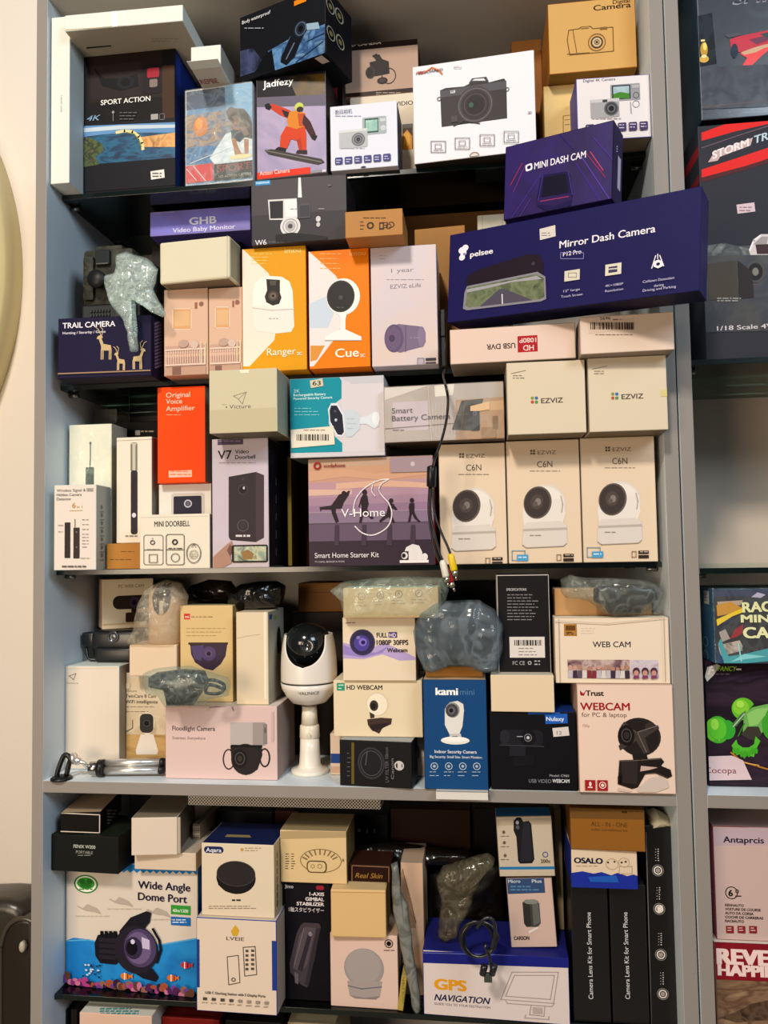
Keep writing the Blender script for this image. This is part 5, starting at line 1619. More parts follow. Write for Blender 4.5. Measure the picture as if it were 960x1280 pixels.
# the white pan camera on its stand
def ptz():
    Y = .03
    cx = at(386, 850, Y + .03).x
    cy = Y + .032
    def zz(y): return at(386, y, Y).z
    r = empty('security_camera', (cx, cy, W4), 'white egg shaped pan camera with black dome eye on a white stand', 'camera')
    B0 = r.location
    wm = mat('e6dfd6', 0.28, 0, 0.5)
    S_ = (1 + Y) / FPX
    def R_(px): return px * S_ * 1.02
    zt, zs, zb = zz(781), zz(855), zz(884)
    # upper shell: egg, with an open bay for the eye
    bm = bmesh.new()
    ex, ez = at(384, 803, Y).x, at(384, 806, Y).z
    ztop = zz(795)
    NR, NS = 44, 72
    rows = []
    for a in range(NR + 1):
        t = a / NR
        z = zs + (ztop - zs) * t
        rr = R_(36.4) * math.sqrt(max(0.02, 1 - (t * .62) ** 2.6)) * (1 - .02 * (1 - t))
        v = z - ez
        hw = R_(25.5)
        if v >= 0:
            u = hw
        else:
            q = 1 - (v / R_(27)) ** 2
            u = hw * math.sqrt(q) if q > 0 else 0
        al = math.asin(min(.95, u / rr))
        rows.append([bm.verts.new((cx + rr * math.sin(al + (2 * PI - 2 * al) * k / NS), cy - rr * math.cos(al + (2 * PI - 2 * al) * k / NS), z)) for k in range(NS + 1)])
    for A, Bv in zip(rows, rows[1:]):
        for k in range(NS):
            bm.faces.new((A[k], A[k + 1], Bv[k + 1], Bv[k]))
    bmesh.ops.remove_doubles(bm, verts=bm.verts, dist=.00005)
    bmesh.ops.recalc_face_normals(bm, faces=bm.faces)
    for f in bm.faces:
        f.smooth = True
    bmesh.ops.solidify(bm, geom=list(bm.faces), thickness=.0016)
    obj('upper_shell', bm, wm, r, base=B0)
    bm = bmesh.new()
    add_lathe(bm, [(.0001, -R_(30)), (R_(18), -R_(23)), (R_(26), -R_(12)), (R_(29.4), 0), (R_(29), R_(6)), (R_(26), R_(13.5)), (R_(20), R_(20)), (R_(10), R_(24.5)), (.0001, R_(26))], (cx - .001, cy - .001, zz(781) - R_(26)), (0, 0, 1), 64)
    obj('dome_eye', bm, mat('1d2021', 0.12, 0, 0.7), r, base=B0)
    bm = bmesh.new()
    lp = at(384, 808, Y - .002)
    add_lathe(bm, [(R_(9), -.006), (R_(9), .0006), (R_(8), .0014), (R_(7), .0002), (R_(5.5), .0), (R_(5), .001), (R_(3.6), .0006), (R_(2), .0), (.0001, .0008)], (lp.x, cy - R_(29.7), lp.z), (0, -1, .1), 32)
    for k in range(10):
        t = 2 * PI * k / 10
        bmesh.ops.create_uvsphere(bm, u_segments=8, v_segments=6, radius=.0011, matrix=Matrix.Translation((lp.x + R_(14) * math.cos(t), cy - R_(26.2), lp.z + R_(14) * math.sin(t))))
    obj('lens', bm, mat('34373a', 0.2, 0, 0.7), r, smooth=True, base=B0, autos=30)
    bm = bmesh.new()
    add_lathe(bm, [(R_(35.4), -.0014), (R_(35.4), .0014)], (cx, cy, zs - .001), (0, 0, 1), 64)
    obj('dark_joint', bm, mat('2a2422', 0.4), r, base=B0)
    bm = bmesh.new()
    h = zs - zb - .002
    add_lathe(bm, [(.0001, 0), (R_(17), 0), (R_(22), .0015), (R_(29), h * .36), (R_(34.6), h * .72), (R_(36), h), (.0001, h)], (cx, cy, zb), (0, 0, 1), 64)
    lo = obj('lower_shell', bm, wm, r, base=B0)
    # lettering wrapped on the lower shell
    vs, fs, x0, x1 = glyphs('VALINICE', 1, False)
    bm = bmesh.new()
    bv = []
    for (p, q) in vs:
        a = ((p - (x0 + x1) / 2) / (x1 - x0) * 26) / 34.0 + .2
        z = zz(868) + q / CAPH * .0042
        t = (z - zb) / h
        rr = R_(29 + (34.6 - 29) * max(0, (t - .36) / .36)) + .0004
        bv.append(bm.verts.new((cx + rr * math.sin(a), cy - rr * math.cos(a), z)))
    for f in fs:
        bm.faces.new([bv[i] for i in f])
    obj('lettering', bm, mat('5a544e', 0.4), lo, base=B0)
    bm = bmesh.new()
    add_lathe(bm, [(R_(10), -.004), (R_(10), .001)], (cx, cy, zb), (0, 0, 1), 32)
    obj('screw_collar', bm, mat('8a8478', 0.35, 0.6), r, base=B0)
    z1, z2, z3 = zz(912), zz(928), zz(956)
    bm = bmesh.new()
    add_tube(bm, [(cx, cy, zb - .003), (cx, cy, z1)], [R_(9), R_(10.6)], 28)
    obj('ball_joint_neck', bm, mat('e4dccb', 0.3, 0, 0.5), r, base=B0)
    bm = bmesh.new()
    add_tube(bm, [(cx, cy, z1), (cx, cy, z1 - .0015), (cx, cy, z2), (cx, cy, z2 - .001)], [R_(11), R_(12.2), R_(12.8), R_(12)], 28)
    add_tube(bm, [(cx + .002, cy - R_(12), z2 + .005), (cx + .002, cy - R_(14.5), z2 + .004)], .0026, 12)
    obj('locking_ring', bm, mat('e4dccb', 0.3, 0, 0.5), r, base=B0)
    bm = bmesh.new()
    add_lathe(bm, [(R_(12), z2 - W4), (R_(12.6), .03), (R_(13.6), .012), (R_(16), .0075), (R_(23.5), .0055), (R_(24), .003), (R_(23.5), .0), (.0001, .0)][::-1], (cx, cy, W4), (0, 0, 1), 48)
    obj('stand', bm, mat('e6e0d4', 0.3, 0, 0.5), r, base=B0)
ptz()

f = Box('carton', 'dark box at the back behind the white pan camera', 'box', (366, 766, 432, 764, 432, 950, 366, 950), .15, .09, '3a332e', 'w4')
SUP['kc2'] = f.top_z
b = Box('carton', 'brown kraft carton at the back above the white pan camera', 'box', (373, 730, 440, 727, 440, 764, 373, 767), .15, .08, '8a5f2a', 'kc2')
b.lines(384, 741, 420, 741, 1, '6a4618', 1)
b = Box('carton', 'pale blue banded box behind the small black filter box', 'box',
        (413, 918, 530, 917, 531, 972, 413, 972), .05, .09, 'd9c4b0', 'w4')
b.r(413, 942, 427, 954, '2c4e8c').r(518, 930, 530, 946, 'e0d4c8').e(521, 940, 4, 9, '8a7a70').r(413, 958, 427, 966, 'c9a890')
SUP['fb'] = b.top_z
HW = b = Box('webcam_box', 'cream HD webcam box with a round white webcam on a dark clip', 'box',
        (417, 851, 527, 850, 529, 921, 417, 919), .02, .08, 'e2d2b4', 'fb', sides=dict(T='e6dfcb', R='c8b490'))
b.r(421, 853.6, 431, 863.4, '3f9a7a', rad=1).lines(423, 857, 430, 861, 2, 'cfe6d8', 1.2).t('HD WEBCAM', 433.5, 862, 5.6, '38302a', 44, b=2)
b.e(472, 880, 13.5, 14.5, 'd8c9b0').e(471.5, 880.5, 12.6, 13.6, 'eee2cd').e(467.5, 882, 5.4, 6.8, '463e38').e(466.8, 882.6, 3, 3.8, '241f1e').p([(462, 890), (468, 893), (468, 897), (463, 898)], '4a403a').p([(459, 899), (476, 897), (490, 898), (489, 905), (478, 910), (474, 917), (464, 912), (460, 906)], '4c3a35').p([(462, 906), (488, 903), (476, 912), (466, 914)], '36282a')
SUP['hw'] = b.top_z
b = Box('webcam_box', 'white full HD webcam box with a big violet lens', 'box',
        (428, 772, 518, 771.5, 521, 848.5, 429, 848.5), .015, .075, 'e4d4bc', 'hw', sides=dict(R='b9a88e', T='d8ccb4'))
b.p([(428.6, 803), (440, 806), (460, 812), (480, 803), (500, 812), (520, 822), (520, 825), (500, 826), (478, 818), (455, 824), (429, 823)], 'b9a6d0').p([(429, 806), (445, 812), (470, 816), (486, 807), (478, 816), (455, 822), (429, 818)], '9d8ac6').e(453, 803, 16, 16.5, '4a4262').e(453, 803, 14.4, 14.8, '3c3457').e(452, 804, 9.6, 10, '574a9a').e(453.5, 802.6, 5, 5, '8a74c8').e(454, 803, 2.6, 2.6, '2e2456').e(448, 797, 2.4, 2, '8a80b4')
b.t('FULL', 471, 796.6, 5.6, '3e3236', 13, b=2).r(485.6, 790, 496.4, 797, '55437a').t('HD', 487, 796.2, 4.6, 'eadcf0', 8, b=1).t('1080P 30FPS', 471, 806, 6, '3e3236', 39, b=2).t('Webcam', 484, 815, 5, '4e4046', 25, b=2).lines(432, 779, 444, 779, 1, '9a8c78', 1.2)
SUP['fhd'] = b.top_z
b = Box('camera_box', 'kraft box with four round icons in a clear plastic sleeve', 'box',
        (429, 737, 547, 732, 549, 768, 429, 771.5), .0, .07, 'd4b592', 'fhd', roll=0, sides=dict(T='cfd8c8', R='a89878'))
for i, (x, y) in enumerate(((452, 745.5), (475.5, 744), (498.5, 742.5), (523.5, 741.5))):
    b.ring(x, y, 4.7, .9, '8f7a62').l([(x - 1.6, y + 1.6), (x, y - 2), (x + 1.6, y + 1.6)], .8, '8f7a62').lines(x - 9, y + 8.4, x + 9, y + 12, 2, 'a8906f', .8)
def _sl(s, pn):
    bm = pillow_bm([(413, 738), (428, 727), (470, 722), (520, 720), (556, 722), (561, 738), (556, 756), (548, 769), (500, 770), (440, 772), (430, 770), (424, 750)], .01, .034, .003, 21, back=2.2, puff=.22)
    bm.transform(s.Mw.inverted())
    obj(pn, bm, film('f4faf4', .80, .08, 60, 'e4eede', .9), s.root)
b.extra.append(('plastic_sleeve', _sl))
LF = b = Box('filter_box', 'small black camera lens filter box with silver lid edge', 'box',
        (424.5, 927, 515, 925.5, 515, 983, 424.5, 980), .0, .04, '1d1c1e', 'w4', yaw=-6, sides=dict(T='aab0b0', R='2a2a2e'))
b.l([(441, 929), (441, 979)], 3.4, '6e5f2a').ring(464, 954, 17, 2.4, '3c3c42', 20).ring(464, 954, 13.5, 1, '55555c', 16).e(464, 954, 12, 15, '232328').l([(459, 940), (457, 956)], 1.2, '5a5a62').t('UV FILTER 58mm', 486, 978, 4, '6a6a70', 44, rot=90).lines(434, 942, 439, 970, 6, '6a6a6a', .8).ring(499, 957, 6, 1.8, 'c9c4c0').r(497, 952, 502, 962, 'c9c4c0').t('Canon', 492.5, 974, 3.4, '8a8a8c', 26, rot=90)
KM = b = Box('camera_box', 'dark blue camera box with a small white camera, lettered kami', 'box',
        (529.5, 850, 607.5, 849, 611, 985, 530, 984), -.004, .075, '1b4f80', 'w4', sides=dict(T='cdb28c', R='12385e', L='143e64'))
b.t('kami', 545, 868.5, 8.6, 'f2f2ee', 27, b=3).t('mini', 575, 868.5, 7.4, '5a82a4', 18)
b.p([(562, 878), (572, 876), (579, 880), (580, 888), (578, 908), (574, 918), (562, 918), (556, 906), (556, 886)], 'dfdcd6').e(565.5, 887.5, 9, 9.6, '8f8f92').e(565, 888, 7.6, 8.2, '4c4c50').e(564.6, 888, 4.6, 5, '6a686c').e(564, 888, 2.4, 2.6, '1e1e22').p([(562, 917), (576, 917), (577, 922), (562, 922)], 'c9c6c0').e(569, 925.5, 18, 5, 'e6e3dd').e(569, 924, 16, 3, 'f2f0ea').lines(565, 921, 573, 921, 1, '77757a', 1)
b.t('Indoor Security Camera', 543.5, 941, 3.8, 'e4e8ee', 52, b=1).t('Big Security. Small Size. Smart Monitor.', 537.5, 947, 3, 'd4dce6', 65, b=1)
for x in (543, 561, 578.5, 596):
    b.ring(x, 957.5, 4.6, .8, 'c4d0dc').e(x, 957.5, 1.8, 1.8, 'a8bccc').lines(x - 6, 965, x + 6, 969.6, 2, 'a8bccc', .9)
SUP['km'] = b.top_z
bm = bmesh.new()
q0, q1 = at(545, 987, -.012), at(610, 991, -.012)
add_box(bm, (q0.x, -.014, W4 - .009), (q1.x, -.0125, W4 + .001), .0003)
add_box(bm, (q0.x, -.014, W4 + .0002), (q1.x, -.0045, W4 + .001), .0003)
tag(obj('paper_slip', bm, card('d8d4cc'), base=(q0.x, -.013, W4)), 'folded white paper slip hanging over the shelf edge below the blue box', 'paper')
NB = b = Box('webcam_box', 'black usb video webcam box with a bright blue brand patch', 'box',
        (612.5, 891.5, 718.5, 888, 724, 985, 613.5, 986), .0, .085, '16161b', 'w4', sides=dict(T='1c3f86', R='0e0e12'))
b.p([(681, 893), (709, 892), (709.6, 904), (682, 905)], '2b66b8').t('Nulaxy', 683, 901, 5, 'e8eef8', 22, b=1).r(660, 889.6, 700, 893, '2a5aa8')
b.r(625, 912, 679, 932, '26262c', rad=7).e(631, 921, 6, 9, '2f2f36').e(660, 922, 10, 10, '1c1c20').ring(660, 922, 4.8, .9, '8a8a90').e(660, 922, 2, 2, 'c4c4c8').l([(625, 931), (680, 933)], 1, '4a4a50').r(637, 933, 657, 945, '2a2a30').lines(646, 921, 654, 921, 1, 'aaaaae', 1).p([(640, 946), (668, 944), (668, 956), (642, 958)], '1e1e23')
b.t('Model: C960', 687, 970.6, 2.8, 'b4b4b8', 24).t('USB VIDEO', 661, 978, 4.4, '8c8c92', 28).t('WEBCAM', 690.5, 978, 4.4, 'd4d4d8', 21, b=2)
b.part('price_sticker').r(691, 909, 711, 920, 'd8d0ca', rot=6).part(None).t('12', 696, 918, 4.4, '8a8084', 6, b=1)
SUP['nb'] = b.top_z
b = Box('carton', 'small plain cream carton on the black usb webcam box', 'box',
        (613.5, 846, 691.5, 842, 694, 885.5, 613.5, 887.5), -.004, .075, 'e0ccae', 'nb', yaw=-2, sides=dict(T='dcd6c4', R='b09c80'))
SUP['cc'] = b.top_z
b = Box('camera_box', 'black box showing printed specifications and a barcode label', 'box',
        (621, 719.5, 686, 717.5, 689, 838, 623, 839), .012, .055, '232022', 'cc', sides=dict(R='1a181a', L='cfc6bc', T='6a6664'))
b.t('SPECIFICATIONS', 633, 738.5, 3, 'c4c0c0', 25, b=1).lines(634, 744, 676, 775, 9, '8e8a8c', 1)
b.part('barcode_label').r(637, 796, 681, 822, 'dcd4cc').bars(643, 800, 677, 807).lines(648, 811, 672, 819, 3, '8a8280', 1).part(None).t('FC CE', 641, 831, 4.6, 'b8b4b4', 15).ring(662, 828.6, 2.4, 1, 'b8b4b4').lines(668, 827, 678, 831, 2, 'b8b4b4', 1.4)
TR = b = Box('webcam_box', 'white webcam box with red lettering and a black ball webcam on a clip', 'box',
        (719.5, 857, 840, 854.5, 846, 993, 726, 991), -.005, .085, 'e6cdbc', 'w4', sides=dict(L='c9ac9a', T='d8c0b0'))
RD = 'a3242b'
b.p([(725, 863), (729, 867), (733, 862.6), (730, 869.6), (726, 869.6), (725, 867)], RD).t('Trust', 732.5, 869.6, 6.4, '2c2220', 22, b=3).t('WEBCAM', 725.6, 887.4, 9, RD, 61, b=2).t('for PC & laptop', 727, 895.8, 5.4, '7a6258', 56).t('720p', 728, 908.6, 3.2, 'b89a8c', 9)
BK = '2b2523'
b.e(799, 921, 27, 24, '3a3230').e(798, 921, 25.6, 22.6, '2e2826').p([(780, 902), (796, 915), (822, 906), (824, 910), (806, 922), (812, 940), (805, 942), (795, 926), (775, 938), (773, 932), (790, 918), (776, 907)], '4a423e').e(812, 908, 6, 5, '423a36').l([(797, 915), (822, 907)], 1.2, '7a706a').l([(797, 916), (808, 940)], 1.1, '7a706a').l([(795, 915), (778, 905)], 1, '6a605a').e(783, 919, 10, 13, '231e1e').ring(783, 919, 6.6, 1.2, '5a504c', 8.6).e(783, 919, 3.6, 4.6, '3c3432')
b.p([(790, 943), (808, 942), (810, 950), (792, 952)], BK).p([(774, 950), (800, 949), (826, 947), (830, 952), (826, 957), (838, 962), (840, 970), (834, 973), (818, 966), (806, 968), (797, 984), (790, 986), (772, 980), (773, 964)], BK).p([(801, 957), (822, 959), (812, 962), (800, 964)], 'c9b0a4').p([(776, 952), (797, 951), (796, 980), (778, 978)], '3a3230').l([(774, 951), (800, 950), (826, 948)], 1.2, '6a5e58').l([(806, 967), (820, 966), (834, 972)], 1, '5a504a').p([(772, 970), (778, 968), (777, 979), (772, 979)], '1c1817').p([(796, 986), (812, 972), (824, 970), (834, 976), (836, 984), (820, 990), (798, 990)], 'cfc0b4').p([(772, 984), (790, 988), (786, 990), (772, 988)], 'd2bcae')
b.r(731, 974.6, 744, 987.6, 'a8282e', part='icons').r(746.4, 974.8, 759.4, 988, 'a8282e', part='icons').e(737.6, 979.6, 1.6, 3, 'f0d8cc').r(734.6, 983, 740.6, 984.4, 'f0d8cc').ring(753, 981, 4.4, 1, 'f0d8cc').e(753, 981, 2, 2, 'f0d8cc')
SUP['tr'] = b.top_z
WC = b = Box('webcam_box', 'white WEB CAM box with a strip of people photographs', 'box',
        (692, 774, 836, 770, 838, 852, 694, 855), .0, .08, 'e6d5c0', 'tr', yaw=-1, sides=dict(T='ece6d4', L='cdbba4'))
b.t('WEB CAM', 741, 809, 7, '3c2f3e', 47, b=1).lines(726, 786, 748, 792, 3, 'd0bca6', .8)
b.r(705, 780, 721, 795, 'b08040').r(707, 782, 719, 788, '6e4a22').lines(708, 791, 718, 793, 2, '5a3a1c', 1.2)
b.r(709.6, 824.6, 787, 848, nz(['6a4a4c', 'c9b4ac', '8c6a70', '4a3a46'], 60)).r(788, 825, 823, 848, nz(['bcb0c0', 'd2c6cc', '9a8aa2'], 50))
rn = random.Random(4)
for k in range(13):
    x = 713 + 5.9 * k
    b.e(x, 833 + rn.random() * 4, 2.4, 2.8, rn.choice(['c9a08c', 'b88a78', 'd4b4a0'])).p([(x - 3, 847.6), (x - 2.6, 838), (x + 2.6, 838), (x + 3, 847.6)], rn.choice(['4a3a4c', 'd8d0cc', '8a3a44', 'a23a44', '6a5a6a', 'c4bcc0']))
for x in (795, 806, 817):
    b.e(x, 839, 4.4, 5, '5a3a44').e(x, 841, 3, 3.4, 'c9988a').p([(x - 4, 848), (x - 3, 844), (x + 3, 844), (x + 4, 848)], '8a4a6a')
b.part('lid_seam').l([(698, 774), (699.6, 853)], .8, 'b9a48c').l([(829, 771), (831, 851)], .8, 'b9a48c').l([(693, 776), (760, 779), (836, 771.6)], 1, 'd2c0a8').part(None)
SUP['wc'] = b.top_z
b = Box('camera_box', 'kraft box under the bagged black webcam at the top right of the wooden shelf', 'box',
        (693, 737, 800, 734, 829, 766, 694, 770), .03, .05, 'c49a6c', 'wc', sides=dict(T='cbb08a'))
bagged_webcam('webcam', 'long black webcam in a crumpled clear bag over the kraft box at right',
              [(742, 736), (752, 731), (790, 730), (815, 733), (825, 740), (823, 750), (806, 757), (800, 767), (762, 768), (755, 757), (742, 752)],
              [(700, 724), (712, 718), (730, 722), (760, 722), (800, 724), (822, 730), (830, 742), (824, 756), (806, 768), (770, 771), (752, 766), (738, 752), (722, 748), (708, 748), (700, 738)],
              .006, 'webcam', mat('1b1a1c', 0.3, 0, 0.6), SUP['wc'], film('eff2f0', .87, .08, 60, 'd4d8d0', 1.0), 31, th=.012, bth=.018)
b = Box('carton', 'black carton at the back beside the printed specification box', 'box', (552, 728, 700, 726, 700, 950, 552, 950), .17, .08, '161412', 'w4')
kb = Box('carton', 'small kraft carton under the bagged webcam on the dark blue box', 'box',
         (532, 834, 603, 832, 604, 848, 532, 850), .014, .05, 'a8763a', 'km', sides=dict(T='c08a4a'))
SUP['kb'] = kb.top_z
bagged_webcam('webcam', 'black webcam bundle in a big cloudy plastic bag above the dark blue box',
              [(540, 778), (560, 765), (590, 766), (612, 780), (616, 810), (600, 828), (565, 832), (540, 815)],
              [(515, 790), (526, 765), (548, 752), (575, 750), (600, 750), (620, 762), (627, 785), (627, 815), (622, 838), (606, 842), (588, 834), (560, 833), (540, 842), (528, 838), (520, 815)],
              .004, 'webcam', mat('1b1d22', 0.4, 0, 0.5), SUP['kb'], film('cdd7de', .80, .1, 30, 'b9c4cc', .7), 41, th=.014, lens=(594, 792, .012), bth=.02)

# ---------------------------------------------------------------- lowest compartment
YOFF = 0.022
DP = b = Box('dome_port_box', 'big blue and white wide angle dome port box with fish and coral', 'box',
        (83, 1082, 249, 1078, 246, 1247, 81, 1236), .03, .085, 'd8cdc0', 'g5', yaw=-3, sides=dict(T='1f78b8', L='c9c0b4', R='1a6aa8'))
b.p([(83, 1082), (249, 1078), (249, 1091)] + [(249 - 4.1 * k, 1091 + (2.6 if k % 2 else -1) - .12 * k) for k in range(1, 41)], '2382c4')
b.p([(81.6, 1176), (92, 1172), (110, 1174), (130, 1178), (160, 1176), (200, 1180), (246.4, 1172), (246, 1246), (81.4, 1235)], nz(['1a7fc4', '2a92d2', '1670b4'], 14)).l([(82, 1176), (110, 1174.6), (130, 1178.6), (160, 1177), (200, 1181), (246, 1173)], 1.4, '6ab0d8')
b.e(107.5, 1105, 15, 11.6, '3f8a3c', part='logo_print').e(107.5, 1105, 13, 9.8, 'f0ece4', part='logo_print').e(107.5, 1104, 11, 7.4, '4aa23e', part='logo_print').e(103, 1101.6, 4, 3.4, '2f7a2c', part='logo_print').e(112, 1101.6, 4, 3.4, '2f7a2c', part='logo_print').e(107.5, 1107, 7, 3, '2f7a2c', part='logo_print').lines(99, 1112, 116, 1112, 1, '3f8a3c', 1.4)
b.t('Wide Angle', 173, 1110, 9.2, '2a2540', 64, b=2).t('Dome Port', 173, 1124.5, 9.2, '2a2540', 60, b=2)
b.r(214, 1131.5, 238.5, 1143, '3f9a3e').t('40m/130ft', 216, 1139.4, 4, 'e4f0dc', 20, b=1, i=True).r(214, 1146, 238.5, 1156.6, '2a70b4').lines(216, 1150, 236, 1153, 2, 'dbe8f2', 1.2)
for (x, y) in ((103, 1130), (143, 1121), (190, 1134)):
    b.p([(x, y + 6), (x + 6, y), (x + 18, y + 5), (x + 24, y + 12), (x + 14, y + 9), (x + 6, y + 8)], 'b8aca0').l([(x - 6, y + 2), (x + 2, y + 6)], .8, 'b8aca0').lines(x - 8, y + 15, x + 34, y + 14.4, 1, 'c4b8ac', .8)
b.p([(119, 1178), (123, 1168), (146, 1164), (150, 1172), (150, 1200), (146, 1205), (126, 1203), (120, 1194)], '1f1c24')
for k in range(4):
    b.r(126 + 5.6 * k, 1163, 130 + 5.6 * k, 1171, '17151b').r(125, 1172 + 7 * k, 146, 1177 + 7 * k, '2e2a34')
b.p([(150, 1163), (164, 1146), (184, 1138), (190, 1140), (188, 1152), (178, 1164), (168, 1172), (152, 1186)], '232029').p([(150, 1196), (160, 1206), (176, 1206), (192, 1210), (199, 1220), (196, 1226), (180, 1222), (164, 1212)], '232029').e(171, 1186, 27, 30, '2d2834').e(176, 1184, 20, 24, '57486c').e(174, 1184, 16, 20, '75648a').e(168, 1184, 11, 14, '3c3450').e(166, 1184, 7, 9, '17141e').p([(178, 1170), (188, 1174), (188, 1186), (179, 1184)], 'c9bcd8').e(167, 1176, 2.6, 3, 'd8d0e4').l([(192, 1160), (200, 1174), (202, 1186), (197, 1202)], 3, '211d27')
for (x, y, s_, c) in ((158, 1219, 1, 'e0822a'), (216, 1221, 1, 'd8702a'), (233, 1205, 1, 'c23a4a')):
    b.e(x, y, 6 * s_, 4 * s_, c).l([(x - 1, y - 4), (x - 1, y + 4)], 1.3, 'f0e8e0').l([(x + 3, y - 3), (x + 3, y + 3)], 1.1, '2a1c1c').p([(x + 5, y), (x + 9, y - 3), (x + 9, y + 3)], c)
rn = random.Random(8)
for k in range(22):
    b.e(103 + rn.random() * 24, 1204 + rn.random() * 18, 1.6, 1.1, rn.choice(['1c3f6a', 'c9dcec', '15304f']))
for k in range(52):
    x = 84 + k * 3.1
    b.e(x, 1230 + (x - 84) * .075 - rn.random() * 9 - (9 if k < 7 else 0) * rn.random(), 2.2 + rn.random() * 3, 2 + rn.random() * 4, rn.choice(['8a3a7a', 'b0488a', '5a2e5c', '3a2a4a', '6a4a3a', '9a6a5c', 'c87a9a', '2e2a40', '7a4a94', 'a8583a']))
b.l([(81.6, 1234.6), (246, 1245.6)], 1, 'a88a80')
SUP['dp'] = b.top_z
b = Box('camera_box', 'black box lettered in white lying on the dome port box', 'box',
        (63, 1043, 148, 1046, 148, 1081, 63, 1076), -.004, .085, '1c1e1c', 'dp', yaw=-3, sides=dict(R='17160f', T='242a20'))
b.t('FENIX W200', 92, 1059.6, 4, 'c4c4bc', 27, b=1).t('PORTABLE', 95, 1066.6, 3.6, 'a0a09a', 21).lines(97, 1069.6, 115, 1069.6, 1, '8a8a84', .9)
SUP['fx'] = b.top_z
b = Box('camera_box', 'small black box outlined in white on top of the black lettered box', 'box',
        (69.5, 1014, 126, 1017, 126, 1042.5, 70, 1040.5), .0, .095, '15110e', 'fx', yaw=9, sides=dict(T='b49c84', R='16120e'))
b.l([(71, 1016), (124.6, 1018.6), (124.4, 1041), (71.4, 1039), (71, 1016)], 1.1, 'd9cdbd').f('R').part('side_label').lines(134, 1014, 150, 1030, 5, '8a8478', 1.8).part(None)
b = Box('carton', 'flat white carton lying on the dome port box under the plain white box', 'box',
        (168, 1067, 245, 1064, 245, 1073.5, 168, 1076.5), .012, .085, 'd5c3ae', 'dp', sides=dict(T='c4b6a4'))
SUP['fc'] = b.top_z
b = Box('camera_box', 'plain white box with open end beside the black boxes in the bottom compartment', 'box',
        (158, 1022, 221, 1022, 222, 1064, 158, 1064), .0, .10, 'd9cabb', 'fc', yaw=7, sides=dict(T='8d8270', R='7a6e60'))
b.slab('end_flap', 1.0, 1.06, .02, .98, .001, .004, 'b8aa98')
b = Box('magazine', 'stack of pale magazines lying behind the plain white box', 'magazine',
        (226, 1030, 250, 1030, 250, 1066, 226, 1068), .06, .12, '968672', 'fc', sides=dict(T='8a7c6a', L='a89a86'))
b.part('page_edges')
for k in range(8):
    b.l([(226.5, 1034 + 4.4 * k), (249.5, 1033.6 + 4.4 * k)], .9, ['d0c0aa', '5a4e42'][k % 2])
LV = b = Box('docking_station_box', 'white docking station box with a yellow crown logo and small icons', 'box',
        (245, 1148, 346.5, 1150, 345.5, 1262, 246, 1256), -.012, .085, 'ddccba', 'g5', yaw=-1, sides=dict(R='c2b29e', T='cfc4b4', L='2d4a9a'))
b.p([(288.6, 1164), (294, 1156), (299.4, 1163), (297, 1170), (291, 1170)], 'd0a83a', part='logo_print').t('LVEIE', 283, 1175, 4.4, '6a5a50', 22, b=1)
b.r(245.4, 1174, 249.6, 1234, '2c458e').r(340, 1176, 345.4, 1238, '2c458e')
for pts in ([(284, 1196), (298, 1194), (300, 1228), (286, 1231), (284, 1196)], [(304, 1184), (319, 1183), (321, 1218), (306, 1220), (304, 1184)]):
    b.l(pts, 1, '5e534a')
for k in range(5):
    b.r(307, 1187 + 5.6 * k, 310.6, 1190 + 5.6 * k, '5e534a').r(314, 1186.6 + 5.6 * k, 317.8, 1189.6 + 5.6 * k, '5e534a')
b.ring(292, 1224, 2.6, .9, '5e534a').t('USB C Docking Station with 5 Display Ports', 257, 1241.4, 3, '4a4038', 74, b=1)
for k in range(8):
    b.r(254 + 11 * k, 1246 + .7 * k, 259 + 11 * k, 1249.6 + .7 * k, '5a5048' if k < 4 else 'a09080').lines(252.6 + 11 * k, 1253 + .7 * k, 260 + 11 * k, 1253 + .7 * k, 1, '9a8a7a', .9)
SUP['lv'] = b.top_z
AQ = b = Box('speaker_box', 'cream box with navy top and a round black speaker pictured', 'box',
        (252, 1054, 342.5, 1056, 343, 1147, 252, 1141), -.006, .08, 'dccdb6', 'lv', yaw=-1, sides=dict(T='1f2a55', R='c8b494'))
b.r(255, 1058, 279.5, 1066.5, '26305e', rad=4).t('Aqara', 257.6, 1064.6, 5, 'e6e4ea', 19, b=1).e(302.6, 1062, 2, 2, 'c89a4a').lines(306, 1060.6, 330, 1063.6, 2, 'a89678', 1)
b.e(295, 1097, 24.6, 20.4, '242021').p([(270.4, 1096), (319.6, 1096), (316, 1108), (306, 1115), (294, 1117.4), (282, 1114), (273, 1106)], '242021').e(295, 1092, 24.2, 16, '343031').ring(295, 1092, 24.2, .8, '4e4848', 16).lines(290, 1126, 301, 1126, 1, '3a322c', 2).lines(261, 1133, 328, 1135.6, 2, '9a8a72', .9)
b.f('T').part('top_print').p([(281, 1046), (314, 1047), (312, 1044), (284, 1043)], '9a8a60').part(None)
b.f('R').part('small_print')
for k in range(7):
    b.l([(346.5, 1066 + 10 * k), (346.5, 1072 + 10 * k)], .9, '6a5a40')
GB = b = Box('gimbal_box', 'black gimbal stabilizer box with a folded grey gimbal', 'box',
        (349, 1103, 414, 1103, 413, 1254.5, 350, 1251), .025, .07, '17131a', 'g5', sides=dict(R='0e0c10', T='2a2430'))
b.t('Qimo', 353.5, 1109.8, 4.4, 'c4c0c4', 13, b=1).r(395, 1107, 405, 1112.4, '9c2a3a', rad=2.4)
for t, y in (('1-AXIS', 1120), ('GIMBAL', 1126.4), ('STABILIZER', 1132.6)):
    b.t(t, 405, y, 4.2, 'e8dfe0', {'1-AXIS': 18, 'GIMBAL': 23, 'STABILIZER': 34}[t], b=2, al='r')
